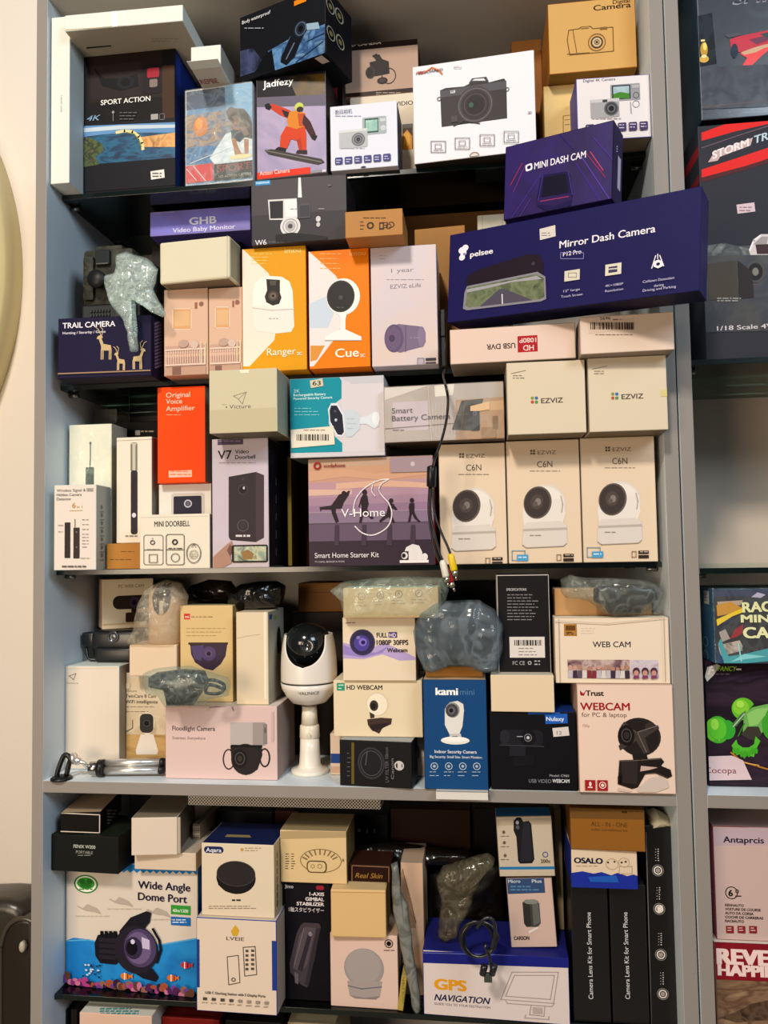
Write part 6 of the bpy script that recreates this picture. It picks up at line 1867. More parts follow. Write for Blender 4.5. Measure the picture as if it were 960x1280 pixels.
b.t('1軸スタビライザー', 405, 1140.6, 4.6, 'e0d6d8', 44, al='r')
b.p([(380, 1153), (399, 1154), (401, 1158), (393, 1200), (384, 1234), (377, 1231), (363, 1215), (362, 1204), (371, 1166), (376, 1156)], '4b4249').p([(382, 1158), (395, 1160), (384, 1206), (376, 1214), (366, 1210), (374, 1170)], '5c5258').p([(386, 1164), (391, 1165), (378, 1214), (372, 1212)], '37303a').p([(396, 1160), (401, 1160), (386, 1232), (381, 1230)], '3a333c').l([(380, 1160), (368, 1206)], 1, '7a7078').p([(368, 1214), (373, 1217), (373, 1230), (369, 1228)], '6a626a').e(388, 1167, 2.4, 3, '8a8088')
SUP['gb'] = b.top_z
b = Box('doorbell_box', 'kraft cream box with a line drawn doorbell device on the black gimbal box', 'box',
        (350, 1040, 433, 1037, 433.5, 1099, 350.5, 1101.5), .02, .07, 'd9bf93', 'gb', yaw=0, sides=dict(T='a2906e', R='8a744c'))
b.part('lid_band').p([(351, 1039), (433, 1036.6), (433, 1047), (351, 1049)], 'b59f78').part(None)
b.lines(356.6, 1068, 362, 1086, 7, '5a4a30', 1).lines(364, 1068, 369, 1086, 7, '5a4a30', 1)
L1 = '8b7650'
b.ring(401, 1076, 26, 1, L1, 15)
for k in range(9):
    a = RAD(20 + 17.5 * k)
    b.l([(400 + 17 * math.cos(a), 1077 - 9 * math.sin(a)), (400 + 23 * math.cos(a), 1076 - 14 * math.sin(a))], 1.6, L1)
b.r(383.6, 1075.6, 408.4, 1090.6, '5e4c2e', rad=5).r(385, 1077, 407, 1089.4, 'd9bf93', rad=4).ring(391, 1082.6, 2.6, .8, L1).ring(400, 1082.6, 3, .8, L1).e(429, 1075, 1, 2, L1)
SP = b = Box('lamp_box', 'pale pink box with a grey ball lamp pictured on it', 'box',
        (413, 1167, 497, 1169, 498, 1259, 413, 1255), .015, .085, 'd9beb0', 'g5', yaw=-1, sides=dict(R='8f7a64', T='c4a88c'))
b.e(455, 1210, 25, 24.6, 'a09693').e(454, 1208, 22, 22, 'a89e9b').p([(434, 1226), (478, 1227), (475, 1246), (470, 1249.4), (444, 1248), (437, 1244)], 'a89d98').l([(435, 1232), (452, 1236), (477, 1233.6)], 1.4, '74707e').p([(437, 1244), (456, 1247), (475, 1245), (470, 1249.4), (444, 1248)], '8f8582')
b.ring(486, 1179.4, 5.4, 1.2, '3a2a24', part='logo_print').e(486, 1179.4, 3, 3, '241a18', part='logo_print').lines(480, 1188.4, 493, 1188.4, 1, '7a645a', 1.2)
SUP['sp'] = b.top_z
PB = b = Box('carton', 'plain beige carton with creased side on the ball lamp box', 'box',
        (413.5, 1112, 482, 1113, 483, 1167, 413.5, 1165), .005, .08, 'd9b784', 'sp', yaw=2, bev=.0016, sides=dict(T='d2b88c', R='8a6c44'))
b.part('lid_seam').l([(415, 1115), (481, 1116)], .8, 'b8945e')
SUP['pb'] = b.top_z
b = Box('camera_box', 'small dark brown box with gold script on the beige carton', 'box',
        (436, 1080, 488, 1082, 488.5, 1108.5, 436.5, 1106), .03, .05, '2e1610', 'pb', sides=dict(T='3a2018', R='20100c'))
b.l([(440, 1082), (486, 1084), (486, 1105), (440, 1103), (440, 1082)], .8, 'a07a5c').t('Real Skin', 444, 1097, 6, '9a7434', 34, i=True, b=1)
b = Box('camera_box', 'slim gold lettered yellow box leaning against the ball lamp box', 'box',
        (496, 1217, 503, 1216, 510, 1260, 502, 1261), .012, .05, 'b09a4c', 'g5', yaw=0, roll=8, sides=dict(T='cbb868', R='8a7634'))
b.t('GOLDEN', 505.4, 1254, 3, '5a4a1c', 32, rot=96)
WL = b = Box('camera_box', 'tall pale pink box standing between the ball lamp box and the navigation box', 'box',
        (491, 1077, 530, 1078, 531, 1260, 500, 1258), .05, .07, 'cfae94', 'g5', sides=dict(L='8a7a70', T='b8a08a'))
b.p([(494, 1150), (503, 1086), (516, 1130), (520, 1160), (506, 1160)], 'a88a70').l([(503, 1086), (520, 1154)], 1.2, '8a6c44').l([(503, 1088), (495, 1130)], 1, '9a7c5c')
packet('plastic_sleeve', 'grey folded plastic sleeve hanging between the ball lamp box and the navigation box',
       [(489, 1080), (497, 1076), (500, 1110), (508, 1128), (516, 1180), (524, 1230), (526, 1262), (522, 1274), (516, 1262), (508, 1220), (498, 1170), (491, 1140)], .036, .006, film('d8dcd8', .35, .2, 40, '8e8e88', .7), 51, 'sleeve', amp=.002, puff=.5)
GP = b = Box('navigation_box', 'blue and white GPS navigation box with an outlined screen', 'box',
        (529, 1190, 711, 1195, 713, 1276.5, 528.5, 1264.5), .005, .09, 'd8cbc6', 'g5', yaw=-2, sides=dict(T='262a74', L='2a2f80', R='b8aaa6'))
b.p([(529, 1189), (711.4, 1194), (711.8, 1210), (529, 1203.6)], '242a80').l([(529, 1191), (711, 1196)], .9, '6a70b0')
b.t('GPS', 544, 1236, 12.4, 'e0a024', 38, b=4).t('NAVIGATION', 543, 1250, 7.6, '1e2350', 69, b=2, i=True).t('GUIDE YOU TO YOUR DESTINATION', 543, 1255.6, 2.8, '7a7078', 69)
for pts in ([(640, 1215), (698, 1215), (692, 1254), (626, 1249), (640, 1215)], [(643, 1219), (693, 1219), (688, 1249), (632, 1245), (643, 1219)], [(632, 1250), (634, 1254), (690, 1258), (693, 1254)], [(664, 1256), (662, 1268), (680, 1270), (681, 1258)], [(657, 1268), (656, 1272), (686, 1274), (686, 1270)]):
    b.l(pts, .9, 'a89a96')
b.r(666, 1259, 678, 1267, 'b8aaa4')
SUP['gp'] = b.top_z
def bag_bundle():
    Y = .06
    bag = [(546, 1096), (556, 1082), (575, 1076), (592, 1070), (612, 1066), (622, 1074), (610, 1086), (602, 1096), (596, 1110), (592, 1128), (578, 1150), (570, 1172), (556, 1178), (546, 1172), (547, 1150), (550, 1124)]
    o = packet('plastic_bag', 'dusty clear plastic bag hanging in front of the dark bundle above the navigation box', bag, Y - .012, .016, film('d8d2c2', .84, .1, 70, 'a39a84', .8), 61, 'bag', amp=.005, puff=.45)
bag_bundle()
packet('plastic_packet', 'dark bundle in black plastic behind the dusty clear bag', [(534, 1090), (560, 1078), (600, 1072), (628, 1080), (632, 1120), (630, 1180), (606, 1191), (570, 1191), (542, 1186), (534, 1150)], .145, .012, mat('1a1612', .35, 0, .6, .8, 40), 65, amp=.003)
packet('plastic_packet', 'long black plastic packet lying across the back under the dark brown carton', [(436, 1058), (470, 1050), (520, 1056), (560, 1062), (592, 1066), (594, 1076), (560, 1080), (510, 1078), (470, 1074), (436, 1074)], .13, .018, mat('1c1714', .22, 0, .8, .8, 50), 66)
# coiled charging cable
def coil():
    r = empty('charging_cable', at(600, 1205, .02), 'coiled black charging cable draped over the edge of the navigation box', 'cable')
    B0 = r.location
    bm = bmesh.new()
    P = []
    for k in range(64):
        t = k / 63 * 3 * 2 * PI
        P.append(at(598 + 21 * math.cos(t) + 3 * math.sin(t * .4), 1174 + 22 * math.sin(t), YOFF * .7 - .012 - .004 * math.sin(t * 1.3) - .0005 * k / 10))
    P += [at(*q) for q in ((610, 1188, -.024), (606, 1180, -.026), (612, 1198, -.022), (614, 1210, -.018))]
    add_tube(bm, spline(P, 3), .0019, 8)
    obj('lead', bm, mat('1b1c22', .3, 0, .6), r, base=B0)
    bm = bmesh.new()
    add_tube(bm, spline([at(*q) for q in ((596, 1160, -.022), (606, 1148, -.024), (616, 1150, -.024), (619, 1166, -.022), (614, 1186, -.022))], 6), .0022, 8)
    obj('cable_tie', bm, mat('26272e', .3, 0, .6), r, base=B0)
    bm = bmesh.new()
    for (x, y) in ((606, 1206), (618, 1206)):
        a, c = at(x, y, -.02), at(x - 3, y + 12, -.018)
        add_tube(bm, [a, a.lerp(c, .1), c], [.003, .0045, .004], 12)
    pl = obj('plug', bm, mat('202228', .3, 0, .6), r, base=B0)
    bm = bmesh.new()
    a = at(610, 1216, -.018)
    add_box(bm, (a.x - .005, a.y - .002, a.z - .011), (a.x + .005, a.y + .002, a.z), .0006)
    obj('metal_tip', bm, mat('8a9894', .3, 1), pl, base=B0)
coil()
MP = b = Box('camera_box', 'white box with a blue banner and a small grey device, above the navigation box', 'box',
        (631.5, 1093.5, 690, 1093, 696, 1179.5, 640, 1180), .022, .03, 'cdb3a6', 'gp', roll='a', sides=dict(T='b89e90', L='a8948a'))
b.p([(633.4, 1098), (680, 1097), (681.6, 1116), (635, 1117.6)], '3d5478').lines(638, 1109, 676, 1113, 2, '5f86a8', 1.6).t('Micro', 635.4, 1103.6, 4, 'c9d0da', 15, b=1).t('Plus', 665, 1103.4, 4, 'c9d0da', 12, b=1)
b.p([(653, 1128), (657, 1124.6), (668, 1124), (674, 1129), (676, 1154), (672, 1158.6), (658, 1158.4), (655, 1154)], '4b4a46').p([(654, 1128), (662, 1130), (664, 1157), (658, 1158), (655, 1154)], '3a3936').p([(665, 1128), (673, 1129), (675, 1153), (667, 1157)], '6a6a66').e(664, 1127, 9, 3, '8a8a84').p([(660, 1164), (672, 1158), (673, 1160), (662, 1166.6)], 'e0d6d0')
b.t('CARSON', 642.6, 1174.6, 4.4, '2c2426', 19, b=2)
SUP['mp'] = b.top_z
b = Box('lens_box', 'white phone lens box with a blue bottom edge and a black phone', 'box',
        (619, 1010, 689, 1009, 694, 1086, 624.5, 1087), .018, .035, 'c4b6a2', 'mp', roll='a', sides=dict(T='2a6a9a', L='8a7c6c'))
b.p([(624.6, 1083.6), (694, 1083), (694.2, 1086.6), (624.8, 1087)], '2a7aa8').p([(621, 1024), (690.6, 1022), (691, 1030), (621.6, 1032)], 'b4a48e')
b.t('APEXEL', 665, 1015.6, 3.6, '2e2a28', 14, b=2).lines(627, 1015, 662, 1014.4, 1, '7a6e60', 1)
b.p([(642, 1026), (646, 1021.6), (651, 1021.6), (654, 1027), (661, 1026), (664, 1030), (668, 1074), (665, 1079), (650, 1079.4), (647.6, 1076), (645.4, 1046), (642, 1038)], '242428').p([(654, 1028), (662, 1027.4), (666, 1075), (650, 1077)], '2f2f36').e(646.6, 1028, 2, 2.4, '9a9aa4').e(647, 1034, 2.4, 2.6, '5a5a66').ring(681.6, 1068, 3.6, 1, '4a5a8a').t('200x', 676, 1078.4, 4.4, '5a4a30', 12, b=1)
for y in (1040, 1053, 1069):
    b.e(629.6 + (y - 1040) * .06, y, 1.8, 2, '6a5e50').lines(626, y + 5.4, 636, y + 5.4, 1, '8a7c6c', .9)
b = Box('carton', 'thin pale box standing behind the phone lens box', 'box', (691, 1012, 701, 1011, 706, 1156, 697, 1157), .075, .1, 'a89470', 'gp', sides=dict(L='7a6a4c', R='5a4a34'))
b = Box('carton', 'thin grey box standing next to the kraft all in one box', 'box', (704, 1012, 711, 1011, 715, 1154, 709, 1156), .085, .1, '6c6454', 'gp', sides=dict(R='3a342a'))
for i, (lbl, qd) in enumerate((('black phone lens kit box standing beside the navigation box', (714, 1104, 759.5, 1105, 763.5, 1280, 717, 1277)), ('black phone lens kit box next to the tall box with white icons', (762, 1105, 806, 1106, 812.5, 1284, 766, 1281)))):
    b = Box('lens_kit_box', lbl, 'box', qd, .012, .10, '141417', 'g5', sides=dict(L='1f1f26', R='0c0c0e', T='26262c'), coat=.4)
    x = 740 + i * 46
    b.t('Camera Lens Kit for Smart Phone', x + 1.5, 1249, 5.6, 'dcd8d6', 109, rot=90 if True else 0)
    SUP['lk'] = max(b.top_z, SUP.get('lk', -9))
BT = b = Box('camera_box', 'tall black box with four round white icons against the right cabinet wall', 'box',
        (806.5, 1033, 838, 1031, 848, 1290, 813, 1287), .012, .11, '121013', 'g5', sides=dict(L='0c0c0e', R='2a262a', T='1c1a1c'), coat=.3)
b.part('icons')
for (x, y) in ((822.4, 1088), (824, 1136), (826, 1193), (828.4, 1242)):
    b.ring(x, y, 7.4, .9, '8a8684').ring(x, y, 5.4, 1.6, 'e0d8d2').e(x, y, 2.8, 2.8, 'aaa29c')
    b.lines(x - 3.4, y - 26, x - 2, y - 12, 5, 'aaa4a2', 1).lines(x - .4, y - 26, x + 1.2, y - 12, 6, 'd8d0cc', 1.2)
b.p([(821, 1133), (828, 1131), (829, 1138), (822, 1141)], 'e8e0d8').part(None).l([(807.4, 1040), (814, 1280)], .9, '77716e')
SUP['bt'] = b.top_z
packet('paper_wad', 'crumpled pale paper tucked above the tall black icon box', [(808, 1014), (818, 1010), (836, 1020), (840, 1030), (828, 1031), (810, 1032)], .05, .02, mat('b9b098', .7, 0, .2, .5, 50), 71, 'paper')
OS = b = Box('lens_box', 'white and blue box with bold navy letters under the kraft box', 'box',
        (713.5, 1061, 796.5, 1063, 797, 1106, 714, 1104), -.004, .08, '26389a', 'lk', sides=dict(R='1a2870', T='c9b89c', L='2a3a8a'))
b.p([(714, 1061), (796, 1063), (797.6, 1095), (792, 1093), (784, 1095), (772, 1091), (764, 1094), (752, 1090), (742, 1092), (728, 1089), (714.4, 1091)], 'dcc8ae').t('OSALO', 718, 1078.6, 6.6, '1f2440', 35, b=4).lines(720, 1083, 747, 1082, 1, 'a8946e', 1)
for (x, y) in ((760, 1078), (768, 1077), (777, 1078), (782, 1077)):
    b.e(x, y, 1.4, 1.2, '4a4034')
b.ring(765, 1080, 8, .7, 'b8a486', 7).ring(780, 1078, 7, .7, 'b8a486', 6).box(774, 1083, 790, 1092, .7, 'b8a486').p([(735, 1096), (770, 1094), (774, 1103), (738, 1102)], '2a62b4')
SUP['os'] = b.top_z
b = Box('carton', 'brown kraft all in one carton at the top of the bottom compartment', 'box',
        (712.5, 1010, 806, 1012, 806.5, 1062.5, 713, 1058.5), -.008, .085, '94642a', 'os', yaw=-2, sides=dict(R='6a4418', T='7a5222', L='7a5222'))
b.p([(713, 1010), (806, 1012), (806, 1024.6), (713, 1023)], '75542a').t('ALL - IN - ONE', 739, 1032.4, 5.4, '573a18', 45).t('video surveillance kit', 739, 1038, 3, '573a18', 45).r(777, 1013.6, 784, 1016.4, '4a3414').lines(786, 1015, 804, 1015, 1, '5a4420', 1)
# perforated metal tray slung under the wooden shelf
bm = bmesh.new()
a, c = at(235, 996, .03), at(476, 1012, .03)
add_box(bm, (a.x, .03, c.z), (c.x, .032, W4b - .0002), .0004)
add_box(bm, (a.x, .032, c.z), (c.x, .10, c.z + .0015), .0004)
pm = bpy.data.materials.new('perforated_steel')
pm.use_nodes = True
nt = pm.node_tree
bs = nt.nodes['Principled BSDF']
bs.inputs['Roughness'].default_value = .5
tc = nt.nodes.new('ShaderNodeTexCoord')
vo = nt.nodes.new('ShaderNodeTexVoronoi')
vo.inputs['Scale'].default_value = 330
vo.inputs['Randomness'].default_value = 0.0
rp = nt.nodes.new('ShaderNodeValToRGB')
rp.color_ramp.interpolation = 'CONSTANT'
rp.color_ramp.elements[0].color = rgb('2a2622')
rp.color_ramp.elements[1].position = .42
rp.color_ramp.elements[1].color = rgb('cfc6b8')
mp = nt.nodes.new('ShaderNodeMapping')
mp.inputs['Rotation'].default_value = (0, RAD(45), 0)
nt.links.new(tc.outputs['Object'], mp.inputs['Vector'])
nt.links.new(mp.outputs['Vector'], vo.inputs['Vector'])
nt.links.new(vo.outputs['Distance'], rp.inputs['Fac'])
nt.links.new(rp.outputs['Color'], bs.inputs['Base Color'])
tag(obj('cable_tray', bm, pm, base=(a.x, .03, c.z)), 'perforated grey metal tray fixed under the wooden shelf', 'tray')
# dim things at the back of the bottom compartment
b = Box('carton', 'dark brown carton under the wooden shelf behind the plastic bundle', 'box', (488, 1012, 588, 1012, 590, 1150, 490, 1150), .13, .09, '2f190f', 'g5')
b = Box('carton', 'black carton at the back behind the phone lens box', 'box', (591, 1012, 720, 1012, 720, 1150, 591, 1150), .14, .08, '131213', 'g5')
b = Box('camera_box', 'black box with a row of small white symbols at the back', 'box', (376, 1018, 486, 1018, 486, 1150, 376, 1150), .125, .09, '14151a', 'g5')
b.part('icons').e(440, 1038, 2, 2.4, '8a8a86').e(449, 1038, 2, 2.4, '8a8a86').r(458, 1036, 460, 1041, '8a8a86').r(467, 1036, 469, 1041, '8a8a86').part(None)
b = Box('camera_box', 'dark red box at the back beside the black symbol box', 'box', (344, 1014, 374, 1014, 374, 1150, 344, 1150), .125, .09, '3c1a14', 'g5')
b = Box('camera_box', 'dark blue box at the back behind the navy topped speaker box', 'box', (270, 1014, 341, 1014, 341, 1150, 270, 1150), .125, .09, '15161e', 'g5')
YOFF = 0.0
# things on the shelf below, seen through and under the lowest glass
GB_ = G5 - .16
fl = structure(panel('trim_1', (XLi + .0005, .03, GB_ - .016), (XRi - .0005, YB - .001, GB_), mats=(lam,)))
for i, (lbl, qd, y, dd, col, tp) in enumerate((
        ('black slab case leaning at the left under the lowest glass', (74, 1262, 84, 1262, 84, 1400, 74, 1400), .06, .16, '201c1a', '2a2624'),
        ('second black slab case next to the white book set', (88, 1262, 96, 1262, 96, 1400, 88, 1400), .06, .16, '26211f', '2e2a28'),
        ('white book set with teal print under the lowest glass', (99, 1266, 190, 1270, 190, 1400, 99, 1400), .03, .14, 'd8b8a4', 'd6d2c6'),
        ('red and gold box under the lowest glass', (198, 1272, 275, 1274, 275, 1400, 198, 1400), .06, .12, '7a1f1c', '6a1c1a'),
        ('black gadget box under the lowest glass', (282, 1276, 352, 1278, 352, 1400, 282, 1400), .06, .12, '1d1b1c', '2a2828'),
        ('beige carton low under the lowest glass', (360, 1279, 420, 1280, 420, 1400, 360, 1400), .06, .12, 'a89880', 'b4a48c'))):
    b = Box('carton' if i in (4, 5) else ('book_set' if i == 2 else 'case'), lbl, 'book' if i == 2 else 'box', qd, y, dd, col, GB_, sides=dict(T=tp, R='e2ddd2' if i == 2 else col))
    if i == 2:
        b.f('T').part('printed_cover').lines(124, 1262, 180, 1268, 3, '5a9a9a', 2)

# ---------------------------------------------------------------- toy cabinet on the right
ST = b = Box('toy_truck_box', 'big charcoal toy truck box with bright red stripes', 'box',
        (876.5, 168, 1020, 136, 1020, 428, 879, 441), .03, .15, '393941', 'gr1', sides=dict(L='3c3c42', T='2c2c30', D='16161a'))
b.p([(876.8, 166), (915, 152), (940, 147), (1010, 141), (1010, 148), (960, 155), (920, 164), (877, 176)], 'dd2f2a').p([(877, 212), (920, 198), (1010, 168), (1010, 180), (930, 209), (877, 224)], 'dd2f2a').l([(877, 185), (930, 167), (1000, 145)], 1.2, '77606a').p([(877, 222), (930, 208), (1000, 186), (1000, 192), (930, 213), (877, 228)], '5a2a2e')
b.p([(885, 203), (893, 190), (941, 172), (938, 182), (900, 196), (897, 201)], 'c9b0b0').t('STORM', 891, 199, 9, 'f0e2e2', 50, b=2, i=True, rot=17).t('TRUCK', 945, 179, 9, 'bfcfdc', 50, b=2, i=True, rot=14)
b.part('price_sticker').r(921, 254.6, 943.4, 266, 'd9c3c8', rot=4).lines(924, 260, 941, 264, 2, '8a6a74', 1.2).part(None)
b.p([(877, 310), (960, 306), (1018, 300), (1018, 412), (878, 416)], nz(['3a3635', '4a4540', '34323a', '58504a'], 18)).p([(877, 308), (905, 304), (940, 312), (1000, 306), (1000, 318), (877, 320)], nz(['6a6a68', '3a3c3c', '8a8a86'], 60))
b.p([(936, 314), (941, 300), (951, 293), (990, 293), (1010, 300), (1010, 318), (938, 319)], 'd9d0ce').p([(941, 306), (952, 296), (960, 296), (958, 306)], 'a9a0a0').p([(944, 306), (1000, 304), (1000, 317), (946, 318)], '4a3438').l([(937, 313), (942, 301), (950, 295)], 2.4, 'f2eeee').e(944, 340, 12, 14, '2b2a2a').ring(944, 340, 12, 3, '5a5654', 14).e(944, 340, 4, 5, '8a8480')
b.p([(884, 330), (920, 326), (922, 372), (886, 376)], '544c44').p([(922, 326), (940, 340), (942, 372), (924, 374)], '3a3232').lines(896, 374, 930, 377, 2, 'a8a29c', 1.4)
b.t('1/18 Scale 4WD', 896, 413.6, 5.4, 'd2ccd0', 84, b=1)
b.f('L').p([(876, 176), (876, 190), (852, 232), (850, 222)], 'a82c30').p([(876, 214), (876, 226), (858, 252), (856, 246)], '8a2c34')
SUP['st'] = b.top_z + .004
TB = b = Box('toy_car_box', 'glossy dark blue boxed toy car with a red racing car, top of the right cabinet', 'box',
        (872, -60, 1015, -70, 1015, 122, 874, 143), .025, .15, '3a3a44', 'st', sides=dict(L='16303e', D='14141c'), coat=.5)
b.p([(871.6, 20), (890, 16), (896, 80), (872, 84)], '14121c').e(880, 62, 4.6, 9, 'c99a2c').e(881, 58, 2.4, 5, 'f4dc7a').e(880, 74, 6, 4.4, 'd8ae4a').e(880, 70.6, 3.4, 2, 'f8e8a8').r(876, 49.6, 881, 52, 'f0dc9a')
b.t('SPIRIT', 916, 6.4, 14, '9c9ca6', 84, b=2, i=True).t('SPIRIT', 917.6, 4.8, 11.4, '34343d', 81, b=1, i=True)
b.p([(912, 50), (922, 46), (946, 41), (990, 32), (1000, 60), (985, 70), (968, 66), (960, 60), (950, 70), (940, 82), (928, 83), (934, 72), (926, 66), (914, 62)], 'c8394c').p([(924, 67), (938, 66), (950, 58), (975, 54), (990, 56), (985, 62), (962, 62), (950, 72), (940, 82), (928, 82), (934, 73)], 'ec5a5c').p([(926, 66), (942, 60), (956, 56), (980, 52), (980, 55), (956, 60), (944, 66), (930, 69)], 'd2b090').p([(936, 50), (956, 45), (964, 49), (946, 56)], '7a3a5a').p([(950, 43), (990, 34), (990, 44), (962, 50)], '3a4a52').e(918, 64, 4.4, 9, '2c3448')
b.p([(872, 84), (1000, 80), (1000, 132), (874, 137)], nz(['3e3c46', '4a4852', '34333c', '5c5a64'], 30)).p([(906, 44), (922, 42), (928, 44), (910, 48)], '5c5a60').l([(873, 135), (1000, 122)], 1.4, '6a5c5c')
b.wrap(film('ffffff', .95, .06, 26, '9ab4c0', .4), gap=.003)
b = Box('toy_car_pack', 'window pack of racing mini cars with teal zigzag frame', 'box',
        (887, 724, 1015, 720, 1015, 812, 897, 818), .012, .11, '3a2c33', None, sides=dict(L='1c5070', T='3a3a44'))
RP = b
b.r(888, 722, 1010, 731, '3a3558').p([(896, 738), (928, 736), (925, 742), (897, 745)], 'b8a08c').p([(895, 742), (912, 738), (928, 746), (926, 750), (896, 756)], 'c9921e').p([(895, 760), (927, 746), (928, 751), (915, 756), (896, 768)], 'e8c81e').p([(896, 769), (916, 756), (924, 754), (912, 764), (898, 773)], '2c2040').p([(912, 784), (918, 772), (928, 766), (928, 777), (920, 782)], '9c2430').p([(898, 776), (906, 772), (912, 784), (902, 788)], 'a89c94').p([(897, 792), (924, 786), (930, 798), (900, 806)], nz(['8a7a74', 'c4b4a8', '5a4a48'], 60))
b.p([(897, 790), (900, 784), (910, 806), (930, 803), (960, 796), (1000, 792), (1000, 800), (960, 812), (905, 817)], '4aa0a8').p([(897, 796), (904, 812), (900, 817), (896, 814)], '1c3a6a').p([(930, 803), (958, 806), (928, 810), (912, 813)], '8ad0d4').l([(922, 790), (926, 812)], 1.6, '9ad8d8')
b.t('RACE', 928, 751, 12, 'e6e4b0', 46, b=3, rot=2).t('MINI', 926, 763.5, 9, 'e6e4b0', 40, b=3).t('CAR', 929, 783, 13, 'e9e6b4', 46, b=3).p([(938, 732), (946, 726), (956, 729), (950, 733)], 'b8b0c8').e(930, 796, 3, 3.4, '2a1a1c')
b.f('L').e(881.4, 788, 3, 5.6, '123a50').e(882, 805, 3, 6, '1a4a5c').ring(881.4, 788, 3.2, .8, '6aa4b4', 6).ring(882, 805, 3.2, .8, '6aa4b4', 6).part('price_sticker').r(879.6, 724.6, 886, 741, 'd0bcae').lines(880.4, 730, 885, 737, 3, 'a8544c', 1).part(None)
b.wrap(film('ffffff', .94, .06, 40, 'c4e0dc', .5), gap=.002)
FB = b = Box('toy_car_box', 'purple black toy box with a green stunt buggy and a white corner', 'box',
        (881, 828, 1015, 824, 1015, 973, 885, 975.5), .035, .12, '2c1f29', 'w4r', sides=dict(L='241a22', T='2a1e28'))
b.full(nz(['2a1c28', '3c2a3a', '20161e', '4a3450'], 8, stretch=(1, 1, 3)), .001)
b.p([(881, 846), (884, 834), (896, 830), (900, 832), (892, 844), (884, 852)], 'c9c2bc').t('FANCY', 897, 838.6, 5.6, '9ac43a', 24, b=2, i=True).t('F', 885, 843, 10, 'e8e4e0', b=3, i=True).r(920, 835.6, 926.6, 837.6, 'd8d2cc').lines(895, 843, 912, 842, 1, '8a7a80', 1)
GN = '5cb83a'
b.e(929, 886, 14.6, 14, '6cba34').e(926, 884, 10, 9.6, '8acb3e').p([(930, 894), (942, 880), (944, 886), (936, 896)], '1e3a1c').e(897, 912, 14.6, 17, '4fb038').e(890, 912, 8, 14, '6cc23a').e(909, 912, 10, 12, '3fa83a').p([(896, 922), (898, 910), (903, 904), (901, 914), (899, 926)], 'd8d4b4').p([(914, 906), (926, 892), (932, 888), (930, 896), (920, 908)], '5a7a54').p([(928, 918), (930, 892), (940, 884), (958, 880), (975, 880), (968, 900), (952, 916)], '78b060').p([(926, 918), (936, 924), (944, 926), (952, 918), (948, 908), (934, 908)], '46413a').p([(914, 932), (920, 924), (922, 930), (928, 934), (936, 934), (942, 930), (944, 920), (950, 926), (944, 938), (942, 946), (934, 944), (930, 948), (926, 942), (920, 944), (918, 938)], GN).e(962, 906, 10, 18, '4aa636')
b.e(897, 911, 11, 13.6, '63c03c').e(893, 905, 5, 7, '9ad856').e(925, 880, 5, 4.6, 'a8de5a').p([(933, 892), (944, 886), (960, 884), (956, 894), (946, 906), (936, 908)], '93c872').l([(916, 908), (930, 892)], 1.6, 'a8c8a0').l([(922, 920), (930, 904)], 1.4, '3f8a34')
for k in range(7):
    b.e(917 + 4.6 * k, 936 + (6 if 1 < k < 5 else 2), 2, 4, '4aa82e')
b.l([(913, 940), (926, 951), (945, 957), (970, 964)], 2, 'b8803a').l([(916, 945), (930, 953), (948, 956)], 1, 'e0b070')
b.p([(882.6, 945), (914, 944), (928, 950), (939, 974), (884.6, 975)], 'd8c2c6').t('Cocopa', 880.6, 965.5, 7, '7a2430', 39, part='lettering')
SUP['fbx'] = b.top_z
RP.meta = RP.meta
zlow = SUP['fbx']
RP.H = RP.top_z - zlow
RP.Mw = Matrix.Translation((0, 0, zlow - RP.Mw.translation.z)) @ RP.Mw
AN = b = Box('toy_car_box', 'pale pink toy racing car box standing under the wooden shelf on the right', 'box',
        (891.5, 1026, 1015, 1024, 1015, 1170, 894, 1166), .035, .13, 'c9b0a8', None, sides=dict(L='8a4a50', T='b8a09a'))
b.p([(892, 1026), (1010, 1024), (1010, 1047), (892.4, 1048)], 'bfaab0').t('Antaprcis', 904, 1044, 7.4, '2a2034', 50, b=2)
b.ring(914, 1107, 8, 1.2, '2e2622').t('6', 910.6, 1111, 7.6, '241c1a', b=3).ring(921, 1105, 2.4, .9, '2e2622').l([(919, 1111), (926, 1111)], 1.4, '2e2622')
for k, t in enumerate(('RENNAUTO', 'VOITURE DE COURSE', 'AUTO DA CORSA', 'COCHE DE CARRERAS', 'RACEAUTO')):
    b.t(t, 906, 1123.5 + 4.9 * k, 3, '3e302e', (23, 44, 35, 47, 23)[k], b=2)
for k in range(3):
    x = 907 + 14.4 * k
    b.r(x, 1148, x + 9.6, 1157, '8a2a2a', part='icons').lines(x + 1.6, 1151, x + 8, 1154, 2, 'd8b4ac', 1.2, part='icons')
LB_ = Box('toy_car_box', 'toy box with a red banner and big white capital letters at the bottom right', 'box',
        (893, 1176, 1015, 1184, 1015, 1420, 899, 1420), .028, .14, '8a6a54', ZF + .06, sides=dict(L='6a1c2a', T='d8ccc0'))
b = LB_
b.p([(893, 1165), (1015, 1168), (1015, 1184), (893.4, 1176)], 'd8cec6')
for k in range(4):
    b.r(895 + 18 * k, 1168 + k, 909 + 18 * k, 1174 + k, '5e5a56')
b.p([(893.2, 1176), (1015, 1178), (1015, 1229), (895.4, 1224)], '8c1f2c').t('REVERSE', 897.6, 1204, 18, 'ecd2cc', 110, b=5).t('HAPPINESS', 898.4, 1218.4, 13, 'ecd2cc', 104, b=5)
